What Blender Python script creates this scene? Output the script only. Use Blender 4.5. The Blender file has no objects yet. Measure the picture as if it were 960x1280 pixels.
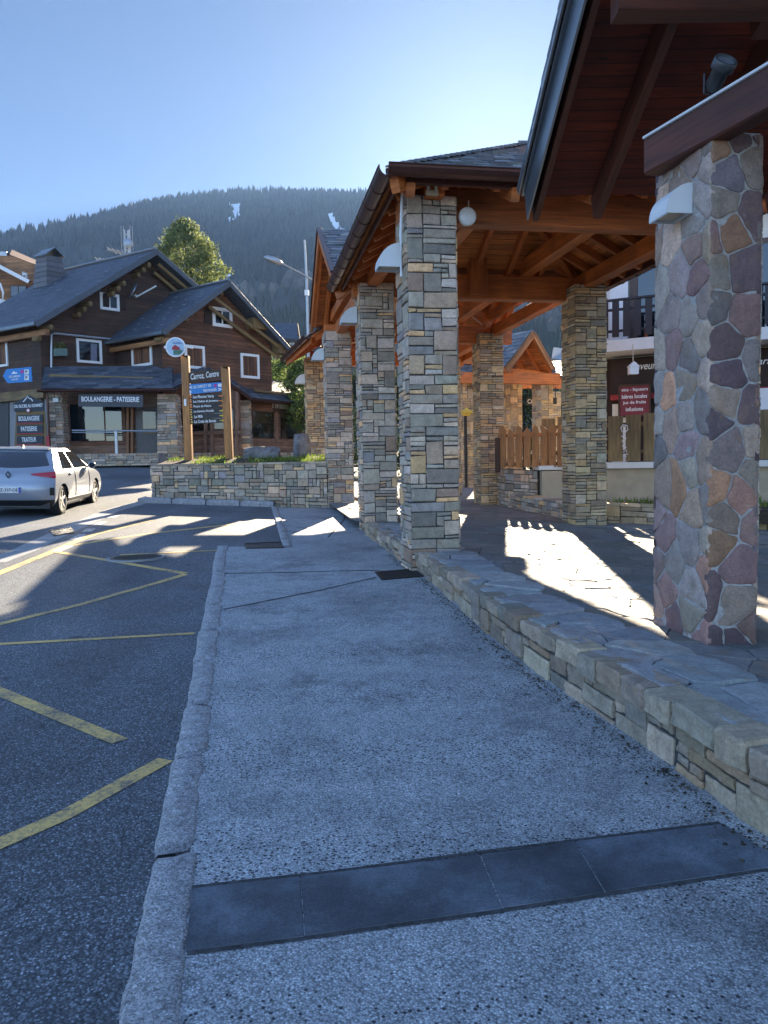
SKY_STRENGTH, SUN_STRENGTH, EXPOSURE, HAZE = 0.08, 5.0, 2.5, 0.0001
SKY_GAMMA, SKY_TINT, SKY_FILL = 1.0, (.118, .152, .200), 6.4
import bpy, math, random
from mathutils import Vector, Matrix, noise
scene = bpy.context.scene
COL = scene.collection
V = Vector
rad = math.radians

# ------------------------------------------------------------------ camera
PITCH, ROLL, FOC = 3.69, 1.03, 962.0
CAMZ = 1.6
M3 = (Matrix.Rotation(rad(90 - PITCH), 3, 'X') @ Matrix.Rotation(rad(-ROLL), 3, 'Z'))
cd = bpy.data.cameras.new('camera')
cam = bpy.data.objects.new('camera', cd)
COL.objects.link(cam)
cam.matrix_world = Matrix.Translation((0, 0, CAMZ)) @ M3.to_4x4()
cd.sensor_fit = 'VERTICAL'
cd.sensor_height = 24.0
cd.lens = 24.0 * FOC / 1280.0
cd.clip_start = 0.05
cd.clip_end = 9000
scene.camera = cam

def ray(u, v):
    return M3 @ V(((u - 480) / FOC, -(v - 640) / FOC, -1.0))
def P(u, v, Y):
    """a measured point of the photograph at depth Y (metres)"""
    d = ray(u, v)
    return V((0, 0, CAMZ)) + d * (Y / d.y)
def PL(u, v, p, d):
    """a measured point on the vertical plane through p along d"""
    r = ray(u, v)
    nx, ny = d[1], -d[0]
    t = (p[0] * nx + p[1] * ny) / (r.x * nx + r.y * ny)
    return V((0, 0, CAMZ)) + r * t

def clamp(x, a=0.0, b=1.0):
    return a if x < a else b if x > b else x
def sst(a, b, x):
    t = clamp((x - a) / (b - a))
    return t * t * (3 - 2 * t)
def lerp(a, b, t):
    return a + (b - a) * t

def G(x, y):
    """street level"""
    yy = clamp(y, 0, 45)
    return 0.021 * yy + 0.0035 * clamp(-x, 0, 10) * max(0, yy - 5)
def RZ(x, y):
    return G(x, y) - 0.07 * (1 - sst(9.0, 12.5, y)) - 0.004
def PZ(x, y):
    return 0.465 - 0.045 * clamp(x, -3, 8) + 0.012 * max(0, min(y, 40) - 12)
def GH(u, v, f=G):
    """a measured point of the photograph on the surface f"""
    r = ray(u, v); c = V((0, 0, CAMZ))
    lo = 1.0; hi = lo
    while hi < 200:
        p = c + r * hi
        if p.z < f(p.x, p.y): break
        lo = hi; hi += .1
    for _ in range(30):
        m = (lo + hi) / 2; p = c + r * m
        if p.z < f(p.x, p.y): hi = m
        else: lo = m
    return c + r * hi

# ------------------------------------------------------------------ mesh helper
class MB:
    def __init__(self):
        self.v = []; self.f = []; self.c = []; self.uv = []
    def face(self, pts, col=(1, 1, 1), uv=None):
        i = len(self.v)
        self.v.extend([tuple(p) for p in pts])
        self.f.append(tuple(range(i, i + len(pts))))
        self.c.append(col); self.uv.append(uv)
    def mesh(self, vs, fs, col=(1, 1, 1)):
        i = len(self.v)
        self.v.extend([tuple(p) for p in vs])
        for f in fs:
            self.f.append(tuple(k + i for k in f)); self.c.append(col); self.uv.append(None)
    def hexa(self, p, col=(1, 1, 1)):
        """8 corners: bottom loop 0-3 and top loop 4-7"""
        self.mesh(p, [(0, 3, 2, 1), (4, 5, 6, 7), (0, 1, 5, 4), (1, 2, 6, 5), (2, 3, 7, 6), (3, 0, 4, 7)], col)
    def box(self, c, s, rz=0.0, col=(1, 1, 1)):
        ca, sa = math.cos(rz), math.sin(rz)
        pts = []
        for dz in (-.5, .5):
            for dx, dy in ((-.5, -.5), (.5, -.5), (.5, .5), (-.5, .5)):
                x, y = dx * s[0], dy * s[1]
                pts.append((c[0] + x * ca - y * sa, c[1] + x * sa + y * ca, c[2] + dz * s[2]))
        self.hexa(pts, col)
    def beam(self, a, b, w, h, up=(0, 0, 1), ch=0.012, col=(1, 1, 1)):
        """timber from a to b, w wide and h deep, chamfered; uv runs along the grain"""
        a, b = V(a), V(b)
        d = (b - a); L = d.length; d.normalize()
        s = d.cross(V(up))
        if s.length < 1e-4:
            s = d.cross(V((1, 0, 0)))
        s.normalize(); u = s.cross(d).normalized()
        ch = min(ch, w * .3, h * .3)
        pr = [(-w/2+ch, -h/2), (w/2-ch, -h/2), (w/2, -h/2+ch), (w/2, h/2-ch), (w/2-ch, h/2), (-w/2+ch, h/2), (-w/2, h/2-ch), (-w/2, -h/2+ch)]
        A = [a + s * x + u * y for x, y in pr]; B = [b + s * x + u * y for x, y in pr]
        acc = 0
        for i in range(8):
            j = (i + 1) % 8
            l = (A[i] - A[j]).length
            self.face([A[i], A[j], B[j], B[i]], col, [(0, acc), (0, acc + l), (L, acc + l), (L, acc)])
            acc += l
        self.face(A[::-1], col, [(x * .3, y * .3 + 7) for x, y in pr[::-1]]); self.face(B, col, [(x * .3, y * .3 + 5) for x, y in pr])
    def tube(self, pts, r, n=8, col=(1, 1, 1), cap=True):
        pts = [V(p) for p in pts]
        rs = r if isinstance(r, (list, tuple)) else [r] * len(pts)
        rings = []
        for i, p in enumerate(pts):
            d = (pts[min(i + 1, len(pts) - 1)] - pts[max(i - 1, 0)]).normalized()
            a = d.cross(V((0, 0, 1)))
            if a.length < 1e-3:
                a = d.cross(V((1, 0, 0)))
            a.normalize(); b = a.cross(d)
            rings.append([p + (a * math.cos(t) + b * math.sin(t)) * rs[i] for t in [2 * math.pi * k / n for k in range(n)]])
        vs = [q for rg in rings for q in rg]
        fs = []
        for i in range(len(pts) - 1):
            for k in range(n):
                fs.append((i * n + k, i * n + (k + 1) % n, (i + 1) * n + (k + 1) % n, (i + 1) * n + k))
        if cap:
            fs.append(tuple(range(n))[::-1]); fs.append(tuple((len(pts) - 1) * n + k for k in range(n)))
        self.mesh(vs, fs, col)
    def lathe(self, c, axis, prof, n=20, col=(1, 1, 1)):
        axis = V(axis).normalized()
        pts = [V(c) + axis * h for h, r in prof]
        a = axis.cross(V((0, 0, 1)))
        if a.length < 1e-3:
            a = axis.cross(V((1, 0, 0)))
        a.normalize(); b = a.cross(axis)
        vs = []
        for p, (h, r) in zip(pts, prof):
            for k in range(n):
                t = 2 * math.pi * k / n
                vs.append(p + (a * math.cos(t) + b * math.sin(t)) * max(r, 1e-4))
        fs = []
        for i in range(len(prof) - 1):
            for k in range(n):
                fs.append((i * n + k, i * n + (k + 1) % n, (i + 1) * n + (k + 1) % n, (i + 1) * n + k))
        fs.append(tuple(range(n))[::-1]); fs.append(tuple((len(prof) - 1) * n + k for k in range(n)))
        self.mesh(vs, fs, col)
    def prism(self, poly, ext, col=(1, 1, 1)):
        """flat polygon pushed along ext"""
        A = [V(p) for p in poly]; e = V(ext); B = [p + e for p in A]; n = len(A)
        self.mesh(A + B, [tuple(range(n))[::-1], tuple(range(n, 2 * n))] + [(i, (i + 1) % n, n + (i + 1) % n, n + i) for i in range(n)], col)
    def slab(self, quad, th, col=(1, 1, 1)):
        """a sheet given by coplanar points, thickened downwards along its normal; uv in metres along the first edge"""
        Q = [V(p) for p in quad]
        n = (Q[1] - Q[0]).cross(Q[-1] - Q[0]).normalized()
        if n.z < 0: n = -n
        e = (Q[1] - Q[0]).normalized(); t = n.cross(e)
        uv = [((p - Q[0]).dot(e), (p - Q[0]).dot(t)) for p in Q]
        B = [p - n * th for p in Q]
        self.face(Q, col, uv); self.face(B[::-1], col, uv[::-1])
        k = len(Q)
        for i in range(k):
            j = (i + 1) % k
            l = (Q[i] - Q[j]).length
            self.face([Q[i], B[i], B[j], Q[j]], col, [(0, 0), (0, th), (l, th), (l, 0)])
    def build(self, name, mat, parent=None, smooth=False, fix=True):
        me = bpy.data.meshes.new(name)
        me.from_pydata(self.v, [], self.f)
        if any(c != (1, 1, 1) for c in self.c):
            at = me.attributes.new('tint', 'FLOAT_COLOR', 'FACE')
            flat = []
            for c in self.c: flat.extend((c[0], c[1], c[2], 1.0))
            at.data.foreach_set('color', flat)
        if any(u is not None for u in self.uv):
            ul = me.uv_layers.new(name='UVMap'); flat = []
            for f, u in zip(self.f, self.uv):
                if u is None: flat.extend([0.0, 0.0] * len(f))
                else:
                    for q in u: flat.extend((q[0], q[1]))
            ul.data.foreach_set('uv', flat)
        if isinstance(mat, (list, tuple)):
            for m in mat: me.materials.append(m)
        else:
            me.materials.append(mat)
        if smooth:
            me.polygons.foreach_set('use_smooth', [True] * len(me.polygons))
        me.update()
        o = bpy.data.objects.new(name, me)
        COL.objects.link(o)
        if parent is not None: adopt(o, parent)
        return o

def adopt(o, parent):
    o.parent = parent
    if parent.type == 'EMPTY':
        o.matrix_parent_inverse = Matrix.Translation(-parent.location) if parent.rotation_euler[2] == 0 else (Matrix.Translation(parent.location) @ parent.rotation_euler.to_matrix().to_4x4()).inverted()
    return o
def thing(name, label, cat, loc=(0, 0, 0), group=None):
    o = bpy.data.objects.new(name, None)
    o.empty_display_size = .2
    o.location = loc
    COL.objects.link(o)
    return tag(o, label, cat, group)
def tag(o, label, cat, group=None):
    o['label'] = label; o['category'] = cat
    if group: o['group'] = group
    return o
def struct(o):
    o['kind'] = 'structure'; return o
def stuff(o):
    o['kind'] = 'stuff'; return o
def dup(root, loc, rz=None, label=None):
    r = root.copy(); COL.objects.link(r); r.location = loc
    if rz is not None: r.rotation_euler[2] = rz
    if label: r['label'] = label
    for ch in [o for o in bpy.data.objects if o.parent == root]:
        c = ch.copy(); COL.objects.link(c); c.parent = r
        for g in [o for o in bpy.data.objects if o.parent == ch]:
            k = g.copy(); COL.objects.link(k); k.parent = c
    return r

# ------------------------------------------------------------------ materials
class NT:
    def __init__(self, name):
        self.m = bpy.data.materials.new(name); self.m.use_nodes = True
        self.t = self.m.node_tree; self.n = self.t.nodes; self.b = self.n['Principled BSDF']
        self.co = self.n.new('ShaderNodeTexCoord')
    def link(self, a, b): self.t.links.new(a, b)
    def noise(self, scale, detail=4, rough=.55, vec=None, stretch=None, dist=0.0):
        nd = self.n.new('ShaderNodeTexNoise'); nd.inputs['Scale'].default_value = scale
        nd.inputs['Detail'].default_value = detail; nd.inputs['Roughness'].default_value = rough; nd.inputs['Distortion'].default_value = dist
        self.link(self.map(vec, stretch), nd.inputs['Vector']); return nd.outputs['Fac']
    def map(self, vec=None, stretch=None):
        v = vec or self.co.outputs['Object']
        if stretch:
            mp = self.n.new('ShaderNodeMapping'); mp.inputs['Scale'].default_value = stretch
            self.link(v, mp.inputs['Vector']); v = mp.outputs['Vector']
        return v
    def vor(self, scale, out='Color', feat='F1', vec=None, stretch=None, rnd=1.0):
        nd = self.n.new('ShaderNodeTexVoronoi'); nd.feature = feat
        nd.inputs['Scale'].default_value = scale; nd.inputs['Randomness'].default_value = rnd
        self.link(self.map(vec, stretch), nd.inputs['Vector']); return nd.outputs[out]
    def ramp(self, fac, stops, interp='LINEAR'):
        r = self.n.new('ShaderNodeValToRGB'); r.color_ramp.interpolation = interp
        e = r.color_ramp.elements
        while len(e) < len(stops): e.new(.5)
        for k, (p, c) in zip(e, stops):
            k.position = p; k.color = (c, c, c, 1) if isinstance(c, (int, float)) else (c[0], c[1], c[2], 1)
        self.link(fac, r.inputs['Fac']); return r.outputs['Color']
    def mix(self, a, b, fac=.5, mode='MIX'):
        m = self.n.new('ShaderNodeMix'); m.data_type = 'RGBA'; m.blend_type = mode
        for s, x in ((0, fac), (6, a), (7, b)):
            if isinstance(x, (int, float)): m.inputs[s].default_value = x if s == 0 else (x, x, x, 1)
            elif isinstance(x, tuple): m.inputs[s].default_value = (*x[:3], 1)
            else: self.link(x, m.inputs[s])
        return m.outputs[2]
    def math(self, op, a, b=0.0, c=None):
        m = self.n.new('ShaderNodeMath'); m.operation = op
        for i, x in enumerate((a, b) if c is None else (a, b, c)):
            if isinstance(x, (int, float)): m.inputs[i].default_value = x
            else: self.link(x, m.inputs[i])
        return m.outputs[0]
    def attr(self, name='tint'):
        a = self.n.new('ShaderNodeAttribute'); a.attribute_name = name; return a.outputs['Color']
    def bump(self, h, strength=.3, dist=.01):
        b = self.n.new('ShaderNodeBump'); b.inputs['Strength'].default_value = strength; b.inputs['Distance'].default_value = dist
        self.link(h, b.inputs['Height']); self.link(b.outputs['Normal'], self.b.inputs['Normal']); return self
    def done(self, col=None, rough=.8, metal=0.0, spec=None):
        if col is not None:
            if isinstance(col, tuple): self.b.inputs['Base Color'].default_value = (*col[:3], 1)
            else: self.link(col, self.b.inputs['Base Color'])
        if isinstance(rough, (int, float)): self.b.inputs['Roughness'].default_value = rough
        else: self.link(rough, self.b.inputs['Roughness'])
        self.b.inputs['Metallic'].default_value = metal
        if spec is not None: self.b.inputs['Specular IOR Level'].default_value = spec
        return self.m

def plain(name, c, rough=.6, metal=0.0, var=.12, scale=6.0):
    t = NT(name)
    n = t.noise(scale, 5)
    return t.done(t.mix(c, t.ramp(n, [(.25, 1 - var * 2), (.75, 1.0)]), 1.0, 'MULTIPLY'), rough, metal)

def wood(name, c, dark=.55, gl=3.0, gw=40.0, rough=.6, plank=None, gap=.25, var=.35):
    """grain along u of the uv map; plank: board width in metres across v"""
    t = NT(name)
    uv = t.co.outputs['UV']
    g = t.noise(1.0, 6, .6, uv, (gl, gw, 1), .6)
    g2 = t.noise(1.0, 3, .5, uv, (.8, 6, 1))
    col = t.mix(c, t.ramp(g, [(.3, dark), (.7, 1.08)]), 1.0, 'MULTIPLY')
    col = t.mix(col, t.ramp(g2, [(.3, 1 - var), (.7, 1.1)]), 1.0, 'MULTIPLY')
    kn = t.vor(1.0, 'Distance', 'F1', uv, (1.4, 5.5, 1)); col = t.mix(col, t.ramp(kn, [(.05, .25), (.09, .8), (.13, 1.0)]), 1.0, 'MULTIPLY')
    wst = t.noise(1.0, 4, .6, None, (.9, .9, .5)); col = t.mix(col, t.ramp(wst, [(.3, .65), (.5, 1.0), (.75, 1.12)]), 1.0, 'MULTIPLY')
    h = g
    if plank:
        sp = t.n.new('ShaderNodeSeparateXYZ'); t.link(uv, sp.inputs[0])
        q = t.math('DIVIDE', sp.outputs['Y'], plank)
        fr = t.math('FRACT', q)
        fl = t.math('FLOOR', q)
        wn = t.n.new('ShaderNodeTexWhiteNoise'); wn.noise_dimensions = '1D'; t.link(fl, wn.inputs['W'])
        col = t.mix(col, t.ramp(wn.outputs['Value'], [(0, 1 - var), (1, 1.15)]), 1.0, 'MULTIPLY')
        edge = t.math('MINIMUM', fr, t.math('SUBTRACT', 1.0, fr))
        gm = t.ramp(edge, [(.02, gap), (.07, 1.0)])
        col = t.mix(col, gm, 1.0, 'MULTIPLY')
        h = t.mix(g, gm, .8, 'MULTIPLY')
    t.bump(h, .5, .006)
    return t.done(col, rough)

def stone_mat(name, bump=.6, gain=1.0, spots=True):
    t = NT(name)
    n1 = t.noise(9, 6, .65); n2 = t.noise(60, 4, .6); n3 = t.noise(2.2, 3)
    c = t.mix(t.attr(), t.ramp(n1, [(.25, .62 * gain), (.55, 1.0 * gain), (.8, 1.25 * gain)]), 1.0, 'MULTIPLY')
    c = t.mix(c, t.ramp(n2, [(.3, .75), (.7, 1.15)]), 1.0, 'MULTIPLY')
    rust = t.ramp(t.noise(4.5, 5, .7, None, None, .8), [(.56, 0.0), (.72, .55)])
    c = t.mix(c, (.30, .17, .08), rust)
    lich = t.ramp(t.noise(14, 5, .7), [(.62, 0.0), (.72, .35)])
    c = t.mix(c, (.45, .43, .38), lich)
    t.bump(t.mix(n1, n2, .35), bump, .012)
    return t.done(c, t.ramp(n1, [(.2, .6), (.8, .95)]))

MAT = {}
def mk():
    M = MAT
    # footpath: exposed aggregate asphalt
    t = NT('footpath_asphalt')
    cell = t.vor(128, 'Color'); sep = t.n.new('ShaderNodeSeparateColor'); t.link(cell, sep.inputs[0])
    chip = t.ramp(sep.outputs[0], [(0, .22), (.25, .38), (.6, .48), (.9, .58), (1, .74)])
    d = t.vor(128, 'Distance')
    chip = t.mix(chip, t.ramp(d, [(.3, 1.0), (.7, .5)]), 1.0, 'MULTIPLY')
    pit = t.vor(46, 'Distance'); pc = t.vor(46, 'Color'); ps = t.n.new('ShaderNodeSeparateColor'); t.link(pc, ps.inputs[0])
    pitm = t.math('MULTIPLY', t.ramp(pit, [(.22, 1.0), (.36, 0.0)]), t.ramp(ps.outputs[2], [(.45, 0.0), (.6, 1.0)]))
    chip = t.mix(chip, (.04, .04, .045), pitm)
    big = t.noise(.7, 6, .6, None, None, .4); mid = t.noise(7, 4)
    c = t.mix(chip, t.ramp(big, [(.28, .62), (.5, 1.0), (.72, 1.15)]), 1.0, 'MULTIPLY')
    c = t.mix(c, t.ramp(mid, [(.3, .82), (.7, 1.12)]), 1.0, 'MULTIPLY')
    c = t.mix(c, t.ramp(t.noise(1.3, 5, .65), [(.56, 1.0), (.72, .5)]), 1.0, 'MULTIPLY')
    gum = t.vor(1.7, 'Distance'); c = t.mix(c, t.ramp(gum, [(.035, .35), (.05, 1.0)]), 1.0, 'MULTIPLY')
    c = t.mix(c, (1.04, 1.10, 1.12), 1.0, 'MULTIPLY')
    t.bump(t.math('SUBTRACT', 1.0, d), .6, .004)
    M['path'] = t.done(c, .75)
    # carriageway
    t = NT('road_asphalt')
    cell = t.vor(112, 'Color'); sep = t.n.new('ShaderNodeSeparateColor'); t.link(cell, sep.inputs[0])
    chip = t.ramp(sep.outputs[1], [(0, .06), (.5, .13), (.8, .22), (.95, .34), (1, .55)])
    d = t.vor(112, 'Distance')
    chip = t.mix(chip, t.ramp(d, [(.3, 1.0), (.7, .5)]), 1.0, 'MULTIPLY')
    big = t.noise(.5, 6, .6, None, None, .5)
    c = t.mix(chip, t.ramp(big, [(.3, .6), (.5, 1.0), (.75, 1.3)]), 1.0, 'MULTIPLY')
    c = t.mix(c, t.ramp(t.noise(1.0, 3, .5, None, (1.1, .18, 1)), [(.35, .75), (.65, 1.1)]), 1.0, 'MULTIPLY')
    c = t.mix(c, t.ramp(t.noise(3.1, 4, .6), [(.64, 1.0), (.74, .4)]), 1.0, 'MULTIPLY')
    c = t.mix(c, (.92, 1.02, 1.12), 1.0, 'MULTIPLY')
    t.bump(t.math('SUBTRACT', 1.0, d), .5, .004)
    M['road'] = t.done(c, .7)
    # worn yellow paint: the aggregate shows through
    t = NT('yellow_road_paint')
    w = t.noise(34, 6, .75); w2 = t.noise(2.2, 5, .65)
    wear = t.ramp(t.mix(w, w2, .45), [(.40, 1.0), (.54, .0)])
    c = t.mix((.74, .49, .16), (.16, .145, .12), wear)
    t.bump(t.math('SUBTRACT', 1.0, t.vor(85, 'Distance')), .6, .004)
    M['yellow'] = t.done(c, .75)
    t = NT('white_road_paint')
    wear = t.ramp(t.noise(22, 5, .7), [(.4, 1.0), (.55, .0)])
    M['whitepaint'] = t.done(t.mix((.6, .58, .54), (.12, .115, .1), wear), .7)
    # granite kerb
    t = NT('kerb_granite')
    n = t.noise(14, 6, .7); sp = t.vor(160, 'Color'); se = t.n.new('ShaderNodeSeparateColor'); t.link(sp, se.inputs[0])
    c = t.mix(t.ramp(se.outputs[0], [(0, .18), (.5, .38), (.9, .52), (1, .68)]), t.ramp(n, [(.25, .55), (.7, 1.15)]), 1.0, 'MULTIPLY')
    c = t.mix(c, (.24, .15, .08), t.ramp(t.noise(9, 5, .7), [(.6, 0.0), (.72, .45)]))
    t.bump(n, .8, .02)
    M['kerb'] = t.done(c, .8)
    # dark smooth slabs
    t = NT('slab_concrete')
    n = t.noise(2.2, 6, .65); f = t.noise(110, 3)
    c = t.mix(t.ramp(n, [(.3, .04), (.5, .09), (.7, .22)]), t.ramp(f, [(.3, .7), (.7, 1.25)]), 1.0, 'MULTIPLY')
    t.bump(f, .25, .004)
    M['slab'] = t.done(t.mix(t.mix(c, t.attr(), 1.0, 'MULTIPLY'), (.85, 1.02, 1.22), 1.0, 'MULTIPLY'), .65)
    t = NT('plain_concrete')
    n = t.noise(3, 6, .65); f = t.noise(70, 3)
    t.bump(f, .3, .004)
    M['concrete'] = t.done(t.mix(t.ramp(n, [(.3, .22), (.7, .36)]), t.ramp(f, [(.3, .8), (.7, 1.1)]), 1.0, 'MULTIPLY'), .85)
    M['stone'] = stone_mat('grey_rubble_stone')
    M['flag'] = stone_mat('flagstone', .5)
    t = NT('lime_mortar')
    n = t.noise(40, 5, .7); n2 = t.noise(3, 4)
    t.bump(n, .8, .012)
    M['mortar'] = t.done(t.mix(t.ramp(n, [(.3, .16), (.7, .32)]), t.ramp(n2, [(.3, .7), (.7, 1.1)]), 1.0, 'MULTIPLY'), .95)
    t = NT('pale_mortar')
    n = t.noise(38, 5, .7); n2 = t.noise(2.5, 4)
    t.bump(n, .9, .015)
    M['mortar_pale'] = t.done(t.mix(t.ramp(n, [(.3, .34), (.7, .58)]), t.ramp(n2, [(.3, (.75, .68, .62)), (.7, (1.05, 1.0, .95))]), 1.0, 'MULTIPLY'), .95)
    t = NT('joint_dark')
    n = t.noise(30, 4)
    M['joint'] = t.done(t.ramp(n, [(.3, .03), (.7, .09)]), .95)
    # timber
    M['larch'] = wood('stained_timber', (.78, .22, .04), .5, 2.0, 40, .5)
    M['boards'] = wood('stained_boards', (.80, .26, .05), .6, 2.5, 30, .55, .13)
    M['beam_old'] = wood('weathered_timber', (.62, .19, .05), .45, 1.6, 30, .6)
    M['dark_boards'] = wood('dark_red_boards', (.22, .030, .010), .45, 2.5, 30, .75, .13)
    M['dark_timber'] = wood('dark_red_timber', (.13, .036, .018), .5, 2.0, 30, .6)
    M['chalet'] = wood('dark_chalet_boards', (.11, .05, .026), .45, 2.0, 25, .7, .17, .2)
    M['chalet_mid'] = wood('brown_chalet_boards', (.23, .095, .042), .45, 2.0, 25, .7, .17, .2)
    M['old_boards'] = wood('grey_brown_boards', (.36, .20, .12), .45, 2.0, 25, .75, .16, .4)
    M['orange_boards'] = wood('orange_log_boards', (.42, .19, .07), .6, 2.0, 20, .65, .22, .4)
    M['log'] = wood('log_timber', (.27, .175, .07), .55, 2.0, 20, .7)
    M['post'] = wood('sign_post_timber', (.52, .23, .06), .55, 2.0, 25, .6)
    M['fence'] = wood('fence_timber', (.30, .20, .08), .5, 2.0, 25, .7)
    M['fence_red'] = wood('carved_fence_timber', (.50, .21, .06), .5, 2.0, 25, .65)
    M['brown_trim'] = plain('brown_painted_trim', (.09, .055, .04), .5)
    # metal & paint
    M['gutter'] = plain('brown_zinc', (.10, .045, .035), .32, .55, .12, 9)
    M['fascia'] = plain('blue_grey_metal', (.20, .235, .27), .35, .75, .1, 3)
    M['zinc'] = plain('zinc_sheet', (.30, .32, .34), .35, .8, .1, 3)
    M['galv'] = plain('galvanised_steel', (.42, .43, .44), .4, .7)
    M['iron'] = plain('cast_iron', (.06, .055, .05), .5, .6, .2, 30)
    M['black_metal'] = plain('black_metal', (.02, .02, .022), .45, .2)
    M['white'] = plain('white_paint', (.78, .78, .76), .45, 0, .05)
    M['lampwhite'] = plain('lamp_enamel', (.72, .74, .74), .35, 0, .04)
    M['cream'] = plain('cream_plastic', (.55, .47, .32), .5, 0, .08)
    M['render'] = plain('white_render', (.80, .77, .70), .9, 0, .08, 3)
    M['beige'] = plain('beige_render', (.52, .42, .28), .9, 0, .12, 4)
    M['grey_wall'] = plain('grey_render', (.28, .27, .27), .9, 0, .1, 3)
    M['shutter'] = plain('dark_roller_shutter', (.035, .037, .04), .5)
    M['balcony'] = wood('black_balcony_boards', (.022, .02, .022), .6, 2, 25, .5)
    M['navy'] = plain('navy_board', (.018, .024, .036), .55, 0, .08)
    M['sign_grey'] = plain('charcoal_sign', (.055, .056, .062), .6, 0, .08)
    M['blue'] = plain('blue_sign', (.015, .20, .52), .45, 0, .05)
    M['black'] = plain('black_sign', (.012, .012, .013), .5)
    M['orange'] = plain('orange_mark', (.75, .2, .02), .5)
    M['yellow_mark'] = plain('yellow_mark', (.75, .5, .05), .5)
    M['pink'] = plain('magenta_mark', (.55, .03, .28), .5)
    M['red'] = plain('red_paint', (.40, .02, .03), .5)
    M['maroon'] = plain('maroon_board', (.20, .018, .032), .55, 0, .06)
    M['letter'] = plain('white_lettering', (.8, .8, .78), .6, 0, .03)
    M['cloth'] = plain('curtain_cloth', (.18, .19, .24), .9)
    M['terracotta'] = plain('terracotta_tiles', (.17, .075, .05), .75, 0, .3, 4)
    # slates
    t = NT('roof_slate')
    n = t.noise(7, 5, .65)
    c = t.mix(t.attr(), t.ramp(n, [(.25, .6), (.75, 1.25)]), 1.0, 'MULTIPLY')
    t.bump(n, .5, .01)
    M['slate'] = t.done(c, t.ramp(n, [(.3, .38), (.7, .6)]))
    # glass
    t = NT('window_glass'); M['glass'] = t.done((.012, .014, .018), .04, 0, .9)
    t = NT('warm_glass'); M['glass_in'] = t.done(t.ramp(t.noise(1.3, 4), [(.4, (.012, .01, .009)), (.7, (.09, .06, .035))]), .06, 0, .7)
    # plants
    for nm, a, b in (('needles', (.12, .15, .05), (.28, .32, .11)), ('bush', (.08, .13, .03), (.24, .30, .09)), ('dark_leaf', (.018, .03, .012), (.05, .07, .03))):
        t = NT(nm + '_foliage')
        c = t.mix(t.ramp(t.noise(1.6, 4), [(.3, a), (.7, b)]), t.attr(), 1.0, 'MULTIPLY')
        t.b.inputs['Subsurface Weight'].default_value = 0
        tr = t.n.new('ShaderNodeBsdfTranslucent'); t.link(c, tr.inputs['Color'])
        ms = t.n.new('ShaderNodeMixShader'); ms.inputs[0].default_value = .45
        t.done(c, .7)
        out = t.n['Material Output']
        t.link(t.b.outputs[0], ms.inputs[1]); t.link(tr.outputs[0], ms.inputs[2]); t.link(ms.outputs[0], out.inputs['Surface'])
        M[nm] = t.m
    t = NT('conifer_forest')
    c = t.mix(t.attr(), t.ramp(t.noise(.05, 4), [(.3, .7), (.7, 1.2)]), 1.0, 'MULTIPLY')
    M['forest'] = t.done(c, .9)
    t = NT('mountain_ground'); M['mountain'] = t.done(t.ramp(t.noise(.02, 6, .7), [(.3, (.016, .02, .013)), (.7, (.04, .04, .028))]), .95)
    t = NT('snow'); M['snow'] = t.done(t.ramp(t.noise(.05, 5), [(.3, .75), (.7, .9)]), .7)
    t = NT('bark'); n = t.noise(6, 5, .7, None, (1, 1, .2)); t.bump(n, .8, .03); M['bark'] = t.done(t.ramp(n, [(.3, .04), (.7, .13)]), .9)
    t = NT('valley_ground'); M['ground'] = t.done(t.ramp(t.noise(.3, 6, .7), [(.3, (.05, .05, .03)), (.7, (.10, .095, .05))]), .95)
    t = NT('soil'); n = t.noise(20, 5, .7); t.bump(n, .8, .03); M['soil'] = t.done(t.ramp(n, [(.3, (.03, .02, .012)), (.7, (.09, .065, .04))]), .95)
    t = NT('boulder_rock'); n = t.noise(3, 8, .7); t.bump(n, .9, .06); M['boulder'] = t.done(t.ramp(n, [(.3, .07), (.55, .2), (.75, .34)]), .9)
    # car
    t = NT('car_paint'); t.b.inputs['Coat Weight'].default_value = .35; t.b.inputs['Coat Roughness'].default_value = .04
    M['car'] = t.done((.30, .325, .37), .34, .4)
    M['tyre'] = plain('tyre_rubber', (.018, .018, .018), .85)
    M['rim'] = plain('alloy_rim', (.45, .45, .46), .3, .85)
    M['car_black'] = plain('black_car_trim', (.015, .015, .016), .5)
    t = NT('rear_light_glass'); M['rear_light'] = t.done((.45, .015, .03), .12, 0, .8)
    M['plate'] = plain('number_plate', (.7, .7, .7), .4, 0, .02)
    M['plateblue'] = plain('plate_blue', (.02, .06, .4), .4)
mk()

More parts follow.
